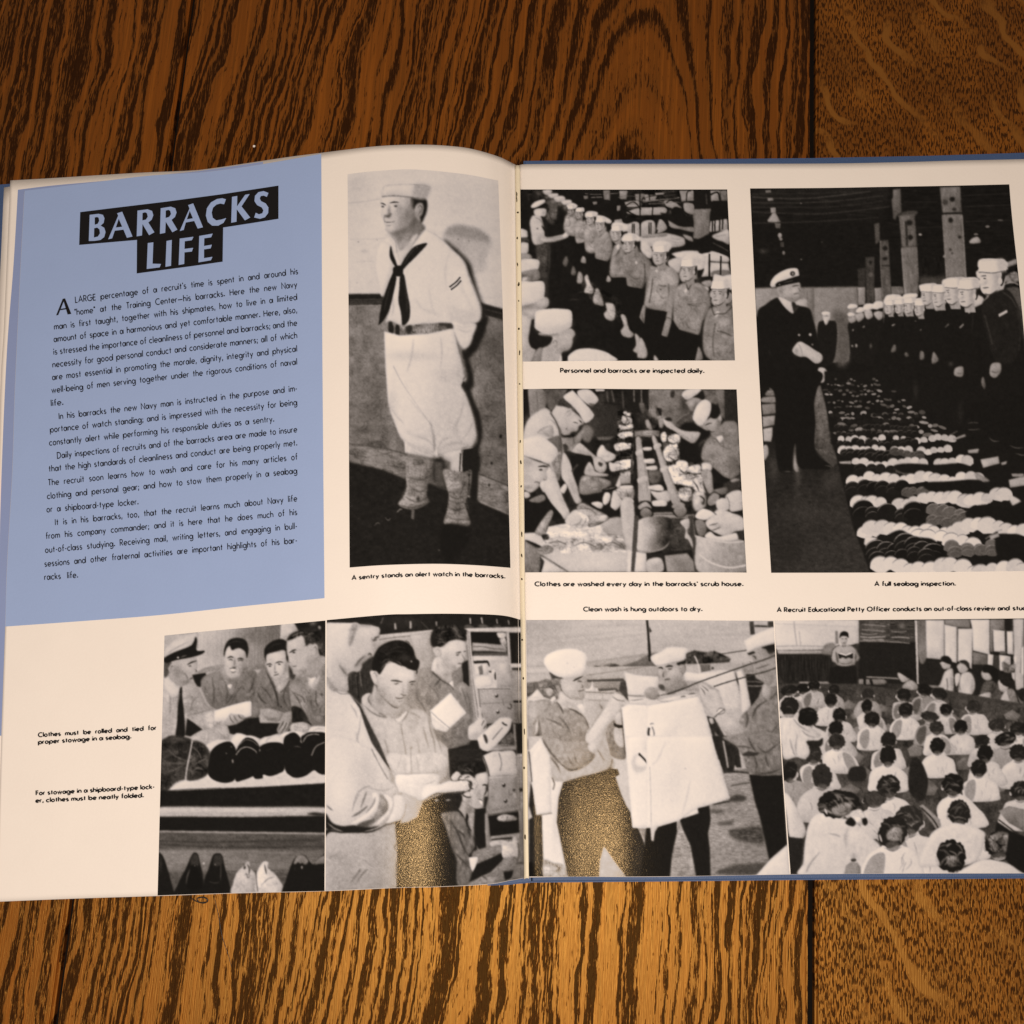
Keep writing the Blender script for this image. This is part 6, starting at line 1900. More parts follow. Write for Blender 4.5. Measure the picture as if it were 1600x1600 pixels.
c 90 .8 690 490 780 540 790 620 720 740 600 850 640 780 730 690 750 600
c 90 .8 560 480 630 490 640 580 600 680 480 780 350 830 340 800 500 700 580 580
m 44 3 1 .8 440 650 480 540 510 460
m 44 3 1 .8 500 700 580 600 600 520
m 36 4 1 .8 340 740 420 700 520 620
c 34 1.4 400 830 500 780 600 770 520 840 640 840 560 890 440 880
c 12 1.2 60 700 130 800 240 840 360 830 460 850 600 860 720 820 880 780 860 800 720 830 560 910 440 920 280 920 160 940 60 960 60 880 240 900 150 880 60 860
m 80 2 .8 .8 480 900 600 870 700 820
m 70 2 .8 .8 80 800 150 860 250 900
m 24 2 1 .8 70 610 110 650 140 670
q 68 62 1 200 950 700 1500 60 960 280 920 560 910 820 840 830 980 845 1100 830 1300 835 1520 60 1560
t 2 4 3 60 960 820 840 835 1520 60 1560
d 56 .6 140 1160 70 30
d 60 .5 600 1180 100 120
m 44 3 1 .8 330 1460 420 1340 440 1300
m 44 3 1 .8 400 1450 470 1350 520 1310
m 54 2 1 .7 460 1200 520 1240 580 1290
l 34 1.6 1 820 850 835 1000 810 1080 845 1130 830 1300 836 1500
p 12 1 820 800 880 810 960 800 1060 740 1120 580 1260 520 1600 400 1760 560 1560 720 1700 1000 1720 1250 1720 1530 835 1530 845 1100
t 1.5 6 12 820 800 1260 520 1600 700 1720 1530 835 1530
@ 660 1170 6.955
p 16 1 280 0 640 0 680 160 720 400 720 520 690 640 400 660 300 300
t 4 6 3 280 0 640 0 660 160 320 200
c 78 1.2 560 340 600 260 690 250 720 340 700 400 690 440 720 480 710 520 670 520 665 560 660 640 620 660 560 650 480 600 430 560 420 500 500 500
d 60 .6 600 580 50 40
d 54 .6 600 480 30 40
d 48 .6 500 560 40 40
d 90 .5 650 300 40 30
c 10 1.2 320 240 340 180 420 140 560 130 660 150 690 220 680 250 640 260 560 280 520 300 440 280 360 290
t 6 3 3 320 200 560 130 680 240 440 280
m 46 2 .8 .8 480 200 520 230 560 260
m 42 2 .8 .8 430 230 480 240 520 240
m 14 2.4 .8 .95 650 400 680 390 705 410
m 26 2 .8 .9 610 540 640 560 660 590
c 92 .6 620 560 650 570 655 590 640 610
m 20 2.4 .8 .9 560 650 600 665 660 655
m 22 2.4 .8 .9 700 430 690 470 665 515
c 64 1 390 640 430 560 520 620 560 660 540 720 480 760 430 700
d 40 .6 500 660 40 40
c 14 1.2 210 560 260 500 420 500 420 600 380 660 280 690 220 640
c 44 1.2 200 720 240 690 380 680 440 740 500 760 560 690 575 760 550 900 570 1060 500 1170 560 1240 540 1480 380 1480 370 1220 320 1080 260 880
t 8 3 8 200 720 440 740 575 760 570 1060 540 1480 380 1480 320 1080
m 16 3 1 .8 380 880 440 930 460 960
m 18 3 1 .8 300 780 380 900 440 1060 500 1160
m 18 3 1 .8 460 760 500 860 520 980
m 20 2.4 1 .8 350 1120 420 1200 520 1300
c 62 1 500 740 540 690 575 720 560 860 550 960 520 870
c 10 .8 480 700 500 740 490 820 540 900 500 860 470 780
p 10 1 570 660 690 640 690 1080 620 1100 580 1040 560 900
c 52 1.2 540 1140 620 1090 860 1040 880 1120 760 1180 600 1250 560 1240
t 6 5 3 540 1140 860 1040 880 1120 600 1250
p 88 .8 505 1180 600 1175 602 1200 575 1300 548 1345 520 1280
p 10 1 600 1250 760 1180 860 1130 880 1200 740 1340 620 1400 510 1450 540 1350
p 10 1 880 1330 1000 1320 980 1400 880 1440
c 56 1.2 730 1360 860 1290 880 1200 960 1130 1010 1180 1040 1220 1000 1300 880 1340 890 1400 870 1450 520 1490 510 1460 640 1390
t 6 4 4 730 1360 960 1130 1040 1220 880 1340 880 1450 520 1490
m 20 2 1 .8 640 1380 680 1400 710 1440
m 26 2 1 .8 860 1330 920 1330 1000 1310
c 84 1 0 420 60 380 130 390 200 380 290 350 360 350 480 345 520 400 500 450 440 470 300 480 150 490 0 570
d 68 .5 300 460 120 14
c 80 1 310 310 370 245 420 280 400 330 340 350
c 74 1 400 330 430 290 510 280 600 360 590 440 530 530 490 500 560 420 520 350
t 8 2 2 400 330 510 280 600 360 530 530
m 20 2 .8 .9 385 340 410 300 430 310
m 26 2 .8 .9 460 320 500 300 520 310
m 20 2.4 .8 .9 500 370 520 420 560 440
c 76 .8 440 500 500 460 530 500 520 530 480 525
l 20 2 .8 440 500 480 525 530 525
l 24 2 1 0 575 140 490 240 485 460 465
c 60 .7 130 560 160 545 180 560 150 575
c 56 .7 250 560 280 545 310 555 280 570
c 82 1 660 90 760 30 860 25 1000 30 1020 180 1020 280 860 290 740 300 700 200
l 46 1.6 .8 830 40 860 150 845 240
d 70 .5 780 70 30 20
l 24 2 .8 660 80 720 260 730 420
p 60 1 720 310 1020 290 1050 620 740 680 720 500
p 70 1 720 300 1020 285 1020 310 730 335
d 52 .6 760 500 30 120
e 14 .8 885 395 18 22
e 76 .7 878 380 12 12
e 14 .8 905 568 18 20
e 70 .7 898 555 11 12
e 24 .8 995 450 14 14
p 72 .8 985 490 1010 480 1025 530 1000 545
l 40 1.2 .8 940 440 945 500 975 490
p 58 1 700 690 1090 620 1100 660 710 720
l 30 1.6 .8 700 720 900 695 1090 665
p 9 1 710 730 1050 680 1060 910 730 960
c 62 1 810 750 880 710 960 720 1020 740 1020 775 900 790 830 780
t 9 3 2 810 730 1020 720 1020 780 830 790
p 54 1 680 700 710 700 750 1060 700 1080 680 900
p 56 1 1045 660 1070 660 1080 950 1060 960
p 40 1 1070 640 1120 640 1120 1400 1080 1400
p 60 1 740 950 1060 920 1060 980 750 1000
l 12 2.4 1 750 990 900 975 980 970
p 66 1 1030 50 1110 45 1110 90 1030 95
p 12 1 1025 0 1110 0 1110 45 1030 50
p 56 1 1030 100 1100 95 1100 420 1050 430
p 12 1 1050 430 1100 425 1100 460 1060 470
c 78 1 740 1010 860 990 970 1010 990 950 1020 960 1050 1080 1040 1180 1000 1170 880 1180 860 1050 750 1060
c 84 .9 870 1060 920 1050 1000 1080 990 1130 880 1180
t 4 4 4 740 1010 1020 960 1040 1180 880 1180
l 30 2 1 1040 1020 1050 1140 1030 1230
p 46 1 1010 1250 1110 1240 1110 1420 960 1430
l 24 2 1 1020 1250 1050 1240 1110 1245
'''
ART['g'] = '''
@ 810 950 6.955
p 72 0 40 60 3000 60 3000 3100 40 3100
g 66 74 1 400 150 700 640 60 100 3000 100 3000 640 60 660
t 2 40 4 60 100 3000 100 3000 620 60 640
m 62 2 1.5 .6 100 360 700 300 1400 230
m 64 2 1.5 .6 100 420 800 340 1500 270
m 64 2 1.5 .6 500 220 1000 190 1400 180
m 64 2 1.5 .6 600 400 1000 330 1500 270
p 64 1 60 640 700 590 1500 480 1560 520 1540 640 700 680 60 680
p 68 1.2 60 650 800 640 1540 630 2900 620 2900 900 60 900
p 44 1.2 740 640 900 635 1000 600 1060 610 1120 630 1300 570 1400 510 1560 480 1600 640 1100 640
p 70 1 60 640 1540 636 1540 700 60 720
p 66 1 700 650 1540 640 1540 760 700 780
c 30 .8 985 635 1040 610 1100 630 1000 640
c 34 .8 815 638 850 628 895 638
l 50 1.2 .8 730 730 900 710 1100 680 1400 630
p 52 1 60 820 240 800 480 780 480 960 60 1000
p 44 1.2 60 820 220 800 360 790 460 900 430 960 60 960
t 5 4 4 60 820 460 800 430 960 60 960
p 28 .9 740 780 900 775 1140 765 1160 800 900 800 750 810
p 56 1 740 810 1150 800 1160 880 860 880 740 880
p 30 1 860 880 1060 870 1090 890 1100 920 880 910
p 26 1 1110 800 1170 790 1200 1020 1090 900
p 12 .8 1385 130 1410 130 1440 480 1440 580 1415 580 1400 280
p 20 .8 1420 200 1450 250 1440 265 1420 262
p 80 .9 720 880 860 870 870 910 1060 890 1060 920 720 920
p 84 .8 790 850 805 780 815 850 850 900 760 900
p 72 1 720 915 1040 925 1100 1010 760 1005 720 990
l 40 1.2 .7 720 912 880 918 1040 928
l 36 1.4 .7 760 1003 900 1010 1090 1015
l 60 1.2 .7 910 920 920 1000
p 66 1 720 1000 1050 1010 1150 1060 1150 1600 900 1600 760 1300
d 58 .5 900 1080 60 60
m 34 2 .8 .8 880 1040 920 1100 960 1080
m 40 2.4 1 .7 960 1250 1000 1180 1050 1160
c 48 1 950 1340 1010 1240 1060 1220 1150 1300 1180 1620 1020 1620 980 1500
t 8 3 5 950 1340 1060 1220 1160 1500 1000 1620
c 74 1 1050 1170 1100 1130 1140 1180 1140 1270 1060 1250
c 72 1 1040 1310 1140 1300 1160 1480 1100 1510 1050 1440
p 10 .8 1035 1240 1070 1270 1145 1275 1145 1300 1090 1305 1040 1280
p 24 1 1120 1100 1160 1250 1190 1600 1160 1600 1130 1300
p 86 .9 1150 695 1290 730 1520 745 1520 860 1400 900 1360 960 1200 950
p 84 .9 1190 960 1530 1000 1530 1060 1210 1040
c 62 1 1370 910 1430 860 1500 880 1530 960 1470 1000 1390 970
m 30 1.4 .8 .8 1180 950 1280 955 1370 955
m 30 1.4 .8 .8 1200 1005 1280 1000 1360 990
p 90 .9 1120 1080 1200 1045 1530 1060 1560 3000 1260 2560 1210 2000
d 84 .4 1300 1100 80 20
c 44 1.2 215 820 300 770 380 800 450 780 460 900 440 980 380 1000 280 960 240 880
t 10 3 3 215 820 380 790 460 900 380 1000 240 900
c 70 .9 300 880 350 870 380 900 350 960 310 940
p 88 .9 140 950 205 880 280 970 270 990 100 980
p 84 .9 95 970 300 975 290 1010 100 1020
c 60 1 100 1040 180 1010 300 990 360 1020 330 1100 240 1180 190 1260 180 1360 110 1400
t 5 3 5 100 1040 300 990 330 1100 180 1360 110 1400
d 78 .6 150 1150 40 60
c 84 .8 360 980 390 960 410 990 390 1020 350 1010
c 34 1.4 100 1420 200 1360 230 1200 240 1400 180 1480 100 1540
t 8 3 3 100 1420 220 1360 240 1400 100 1540
c 70 1.2 450 790 480 760 580 770 700 740 730 780 740 830 720 880 715 960 690 1000 640 1000 560 980 490 920 460 860
d 84 .5 560 860 60 50
d 54 .6 640 980 50 16
d 56 .6 690 800 40 16
c 58 1 345 780 400 760 460 790 460 900 470 960 420 960 400 880
t 9 3 3 345 780 460 790 460 940 400 900
c 22 1.2 335 700 360 700 480 750 470 770 400 765 370 770
m 14 2.6 .8 .95 590 795 640 770 700 740
m 24 2 .8 .9 640 800 660 795 690 800
m 34 2 .8 .8 690 830 700 860 680 860
m 34 2 .8 .9 640 905 680 900 720 890
m 22 2.4 .8 .8 460 880 520 960 600 1000 690 1000
c 76 1.2 460 900 560 980 690 1000 700 1060 720 1150 640 1120 540 1090 440 1000
d 60 .6 560 1040 60 20 30
c 94 .9 275 590 290 530 360 480 460 450 560 440 680 465 740 515 735 600 720 680 660 720 540 755 430 745 350 700 300 640
d 84 .5 640 700 60 30 -20
C 76 3 .5 310 650 380 710 540 735 690 690 650 725 540 755 430 745 350 700
e 60 .7 605 645 4 5
e 62 .7 533 600 7 5
c 86 .9 640 1060 690 1040 725 1100 725 1170 680 1130
c 54 1.2 215 1200 300 1120 400 1020 480 1090 560 1100 700 1160 750 1260 770 1310 740 1370 740 1460 840 1600 800 1760 700 1800 560 1750 420 1680 330 1560 250 1420
t 6 4 5 215 1200 400 1020 560 1100 770 1310 740 1460 820 1640 560 1740 330 1560
m 30 2.4 .8 .8 410 1010 460 1080 490 1150
m 28 2.6 .8 .9 540 1090 620 1120 710 1180
m 30 2.2 .8 .8 720 1180 750 1260 770 1310
m 34 2.6 1 .8 300 1200 400 1240 490 1290
m 34 2.6 1 .8 440 1180 520 1270 570 1360
m 36 2.4 1 .7 480 1480 560 1520 620 1620
m 36 2.4 1 .7 300 1400 350 1500 400 1600
l 38 1.6 1 220 1220 250 1400 330 1560
c 78 1.2 740 1370 860 1180 960 1040 1000 980 1040 920 1090 920 1120 940 1170 1000 1160 1020 1110 1030 1110 1100 1040 1180 960 1280 880 1440 820 1570 740 1460
d 88 .5 900 1240 40 120 40
d 62 .5 900 1400 30 120 35
m 40 1.8 .8 .9 1060 920 1110 930 1140 960
m 40 1.8 .8 .9 1020 960 1080 1000 1160 1010
m 44 1.8 1 .8 740 1370 860 1190 950 1060
l 40 2 .8 1440 1270 1470 1340 1470 1400 1430 1470
l 24 4 .9 1425 1300 1412 1350 1420 1400
l 40 1.6 .8 1430 1265 1450 1255 1470 1260
m 60 3 1.2 .8 1330 1560 1380 1450 1430 1410 1440 1300
l 24 3 1 1300 1600 1340 1540
@ 1010 950 6.957
p 22 1 420 500 520 460 640 480 740 465 840 510 920 550 900 590 640 605 440 610
t 8 4 4 420 500 640 480 740 465 920 550 640 605 440 610
p 24 .8 1120 145 1165 145 1180 290 1130 290
p 26 .8 1320 145 1385 145 1385 215 1320 212
p 22 .8 1170 185 1320 190 1320 210 1170 205
p 40 1 580 615 690 610 700 680 600 700
e 30 .8 720 655 16 16
l 84 2 .8 520 520 540 550 570 640 580 710
m 60 1 .8 .8 580 240 620 260 650 295
e 86 .7 940 316 8 8
p 86 .9 400 690 560 710 700 690 800 670 950 680 990 830 1020 960 1010 1110 860 1100 790 900 620 800 420 790
p 86 .9 980 690 1030 670 1080 780 1130 1080 1040 1160 1020 900
d 76 .5 900 1000 60 100
p 10 1 960 680 1000 800 1010 860 985 800
p 14 1 1080 720 1170 720 1280 800 1280 880 1200 1000 1140 1080 1100 860
l 50 1.4 .8 1080 800 1180 800 1260 810
l 60 1.4 .8 1090 845 1200 850 1280 845
p 60 1 1040 600 1160 600 1170 700 1060 700
c 66 1.2 125 640 250 590 380 560 430 640 400 720 380 800 300 850 240 880 200 850 200 780 180 760 150 770 130 720
d 50 .6 330 780 60 40
d 54 .6 200 700 24 40
d 80 .5 290 690 50 40
c 12 1 330 600 420 550 430 600 370 630
c 60 1 360 620 420 620 430 680 400 720 370 700
m 14 2.6 .8 .95 130 650 160 645 180 665
m 14 2.8 .8 .95 205 640 250 630 290 635
m 22 2 .8 .9 230 660 260 665 280 655
m 34 2 .8 .8 190 690 180 740 200 745
m 28 2.2 .8 .9 195 780 230 775 260 772
c 30 1 130 840 170 830 200 860 200 900 150 880
c 54 1 200 860 240 880 320 840 400 790 440 850 320 920 220 930
c 88 .9 45 535 160 470 250 425 440 435 430 500 400 570 290 590 180 630 110 630
d 76 .5 330 560 80 20 -15
l 60 1.2 .8 110 630 220 610 330 585 420 560
l 22 2 .7 230 935 420 870 560 810 840 710 1100 620 1410 510
l 24 2 .7 730 855 900 800 1150 730 1410 650
l 30 1.6 .7 810 500 950 480 1090 460
m 24 1.6 .8 .8 110 960 200 940 320 930
c 62 1.2 1110 480 1200 440 1300 410 1400 400 1420 640 1400 740 1340 840 1240 790 1190 760 1180 700 1160 560
d 50 .6 1300 460 60 40
d 54 .5 1280 720 60 40
c 14 1 1100 490 1160 470 1180 490 1120 510
c 10 1.2 1250 425 1400 385 1410 460 1340 500 1300 450
d 38 .6 1360 500 40 40
m 20 2.4 .8 .9 1150 520 1180 530 1190 560
m 36 2 .8 .8 1120 580 1150 600 1170 590
m 30 2 .8 .8 1190 660 1260 640 1340 610
c 90 .9 1060 360 1110 330 1180 285 1300 235 1400 215 1410 370 1300 400 1180 440 1110 480 1090 440
l 66 1.4 .8 1110 480 1200 440 1300 405 1410 380
l 24 2 .8 1180 720 1300 690 1410 650
l 24 2 .8 1170 600 1300 555 1410 510
c 50 1.2 1030 1180 1130 1080 1200 1000 1280 830 1340 860 1400 850 1440 860 1500 1800 1240 1700 1100 1640 1040 1500 1000 1300
t 7 4 5 1030 1180 1280 830 1440 860 1500 1800 1100 1640 1000 1300
m 24 3 1 .8 1150 1200 1200 1080 1320 1000
m 26 3 1 .8 1090 1120 1100 1220 1080 1300
m 24 2.6 1 .8 1230 1500 1320 1400 1440 1260
m 26 2.6 1 .8 1050 1340 1120 1460 1140 1560
m 26 2.6 1 .8 1210 1420 1240 1520 1300 1560 1440 1480
m 28 2 1 .8 1330 1010 1380 960 1420 900
c 66 1 1270 830 1330 850 1360 900 1330 980 1260 950
c 74 1.2 570 830 640 830 700 880 760 890 830 1050 920 1180 1030 1260 1060 1380 1020 1460 960 1480 860 1360 760 1240 660 1080 600 980
d 60 .5 960 1380 60 80 30
d 84 .5 900 1250 40 60 30
d 62 .5 680 960 40 40
m 36 1.8 .8 .9 580 860 620 900 640 950
m 36 1.8 .8 .9 600 840 650 880 680 910
c 88 .8 760 1130 800 1090 850 1105 840 1140 780 1160
l 40 1.2 .8 760 1130 800 1090 850 1105 840 1140 780 1160
l 30 1.6 .8 740 1190 780 1150 850 1100
c 70 1 890 1460 920 1450 1000 1500 1140 1540 1100 1600 1020 1580 960 1510
l 24 2 .8 980 1500 1050 1510 1140 1520
p 18 1 650 1170 740 1200 880 1450 900 1460 960 1520 1020 1640 760 1640 720 1400
t 4 4 8 650 1170 880 1450 1020 1640 760 1640
c 72 .9 680 1200 720 1200 735 1250 700 1260
p 46 1 740 1340 830 1440 840 1640 770 1640
l 74 2.4 .7 830 1440 850 1600
p 90 .9 0 1060 560 950 620 1080 660 1200 760 1640 0 1640
p 84 .9 0 1000 100 1010 300 960 540 920 570 960 0 1060
m 60 1.6 .8 .8 120 1000 200 1020 300 1000
m 22 2 .8 .8 370 970 400 960 430 960
m 22 2 .8 .8 450 940 500 930 540 930
d 80 .5 250 1400 80 200 30
l 40 2 .8 60 1290 80 1340 80 1400 40 1480
l 20 3.6 .9 30 1300 22 1360 30 1410
l 40 1.6 .8 40 1265 60 1255 80 1260
@ 810 1150 6.667
p 70 1 100 0 260 0 360 200 470 480 440 900 500 1470 100 1480
p 88 .9 110 150 235 20 330 180 345 420 390 470 470 470 420 640 400 900 460 1200 510 1460 260 1300 240 820 180 820 130 460
l 30 2 .8 350 430 375 500 360 560
d 74 .5 380 950 30 200
p 88 .9 120 200 240 20 330 200 345 800 190 825
l 34 1.6 .8 190 828 270 815 350 802
p 16 1 130 470 150 560 185 830 245 825 250 1100 265 1480 110 1480 108 870 145 850 108 720
l 20 1.6 .8 108 160 125 300 140 480
c 6 1 108 1320 170 1340 210 1420 210 1480 105 1480
c 60 1.2 270 1290 360 1320 460 1340 500 1460 270 1470
t 10 3 3 270 1290 460 1340 500 1460 270 1470
c 66 1.2 330 200 420 300 520 350 640 330 780 210 860 60 960 200 1000 320 900 370 760 400 640 440 480 470 400 470 360 430
t 5 4 5 330 200 640 330 860 60 1000 320 640 440 400 470
c 56 1.2 250 0 420 40 700 60 790 190 700 300 560 350 500 330 420 270 330 200
t 6 4 5 250 0 700 60 790 190 560 350 330 200
m 30 3 1 .8 240 20 330 160 430 280
m 30 3 1 .8 330 220 400 300 440 390
m 28 3 1 .9 440 290 520 350 600 350 690 320
m 34 2 1 .8 510 200 550 280 600 310
m 34 2 1 .8 580 160 600 260 640 300
m 34 2 1 .8 800 100 860 200 900 260
m 28 2.4 1 .8 700 320 760 250 800 200
c 76 1 720 120 760 60 860 0 860 60 790 180
l 30 1.6 .8 980 240 960 320 930 350
p 15 1 470 480 640 430 800 390 930 350 960 335 1030 350 1050 400 1010 420 1060 580 1120 720 1170 800 1190 950 1250 960 1300 1080 1330 1180 1380 1240 1460 1180 1500 1180 1500 1480 1130 1480 1000 1310 890 1150 850 1300 840 1480 520 1480 460 1180 400 900 420 640
t 1.5 8 14 470 480 960 335 1190 950 1400 1240 1130 1480 840 1480 460 1180
p 10 .8 985 350 1030 345 1050 400 1015 420
p 90 .9 1120 0 1500 0 1500 950 1190 955 1170 700 1150 400
C 70 2 .7 1180 300 1190 230 1240 180 1220 280 1290 320 1360 300 1300 370 1220 380
d 74 .5 1330 110 40 60
l 40 2 .8 1400 0 1410 40 1370 120
l 16 3 .8 1260 190 1310 240 1355 295
e 14 .8 1260 190 10 16
l 66 1.4 .8 1370 320 1375 600 1385 950
p 50 1 1250 960 1380 960 1370 1060 1340 1180 1310 1080
c 80 .8 1370 960 1420 970 1460 960 1420 1040 1410 1100 1390 1060
p 62 1 1320 1110 1380 1120 1400 1180 1375 1235
p 12 1 1380 1060 1460 1000 1500 960 1500 1480 1440 1480 1400 1280
p 66 1 895 1155 1000 1310 1130 1475 845 1475 855 1300
t 3 5 3 895 1155 1130 1475 845 1475
@ 1010 1150 6.667
p 58 1 640 360 1070 380 1200 900 1300 1300 1160 1470 240 1480 250 1240 340 900 640 720
t 7 5 1.6 640 360 1070 380 1300 1300 1160 1470 240 1480 250 1240 340 900
c 26 1.5 870 640 960 610 1040 640 1000 680 880 680
c 30 2 860 980 980 960 1190 950 1220 1110 1060 1110 900 1060
t 8 5 2 860 980 1190 950 1220 1110 900 1060
c 34 2 660 770 790 770 790 800 670 800
c 36 2 740 900 900 880 880 930 760 930
c 30 2 720 1420 900 1350 1100 1330 1240 1325 1160 1440 800 1440
l 30 2 1 880 520 980 500 1080 485
p 22 1 680 700 880 670 870 690 700 720
p 50 1 800 380 1070 380 1060 340 800 360
l 16 2.4 1 800 380 920 372 1070 385
p 16 1 680 0 840 0 960 120 990 330 940 330 920 300 910 370 870 375 800 370 740 200
t 4 4 8 680 0 840 0 960 120 990 330 800 370
l 70 2.6 .8 800 50 825 180 850 330
c 50 1.2 830 0 1400 -20 1420 410 1240 410 1110 400 1040 330 1000 200 940 110 860 60
t 7 4 5 830 0 1400 -20 1420 410 1110 400 940 110
c 22 1 1000 190 1060 160 1120 170 1170 170 1160 200 1080 210 1010 205
m 26 3 1 .8 1150 100 1240 170 1320 120 1400 60
m 26 3 1 .8 1060 20 1110 120 1150 170
m 24 2.4 1 .8 1240 180 1250 260 1280 330
m 24 2.4 1 .8 1120 200 1150 300 1130 360
m 26 2.4 1 .8 940 110 1020 110 1090 125
m 26 3 1 .8 1140 400 1300 380 1400 340
p 9 1 1070 400 1200 410 1420 412 1440 700 1465 1130 1280 1290 1240 1100 1180 840 1130 680
p 9 1 0 960 140 940 320 885 320 1000 270 1220 260 1300 245 1480 -60 1480
p 10 1 345 870 540 750 655 725 670 880 640 1020 660 1170 670 1470 520 1470 460 1140 380 970
p 88 .9 1125 1470 1280 1300 1470 1135 1500 1480
p 62 1 320 890 340 880 350 960 320 980
t 4 4 3 320 1000 390 1020 460 1140 500 1400 250 1480 270 1220
p 90 .9 0 0 675 0 760 280 870 650 720 700 540 745 340 880 60 960 0 950
p 90 .9 400 830 530 745 545 805 380 860
d 84 .5 300 400 100 200
m 78 3 1 .7 200 60 120 240 60 300
m 78 3 1 .7 460 450 420 640 370 820
l 66 1.2 .8 35 320 45 600 50 930
e 50 .7 405 340 8 4
m 60 1 .7 .7 250 660 270 680
p 80 .9 40 940 130 935 90 1000 75 1100 50 1090
'''
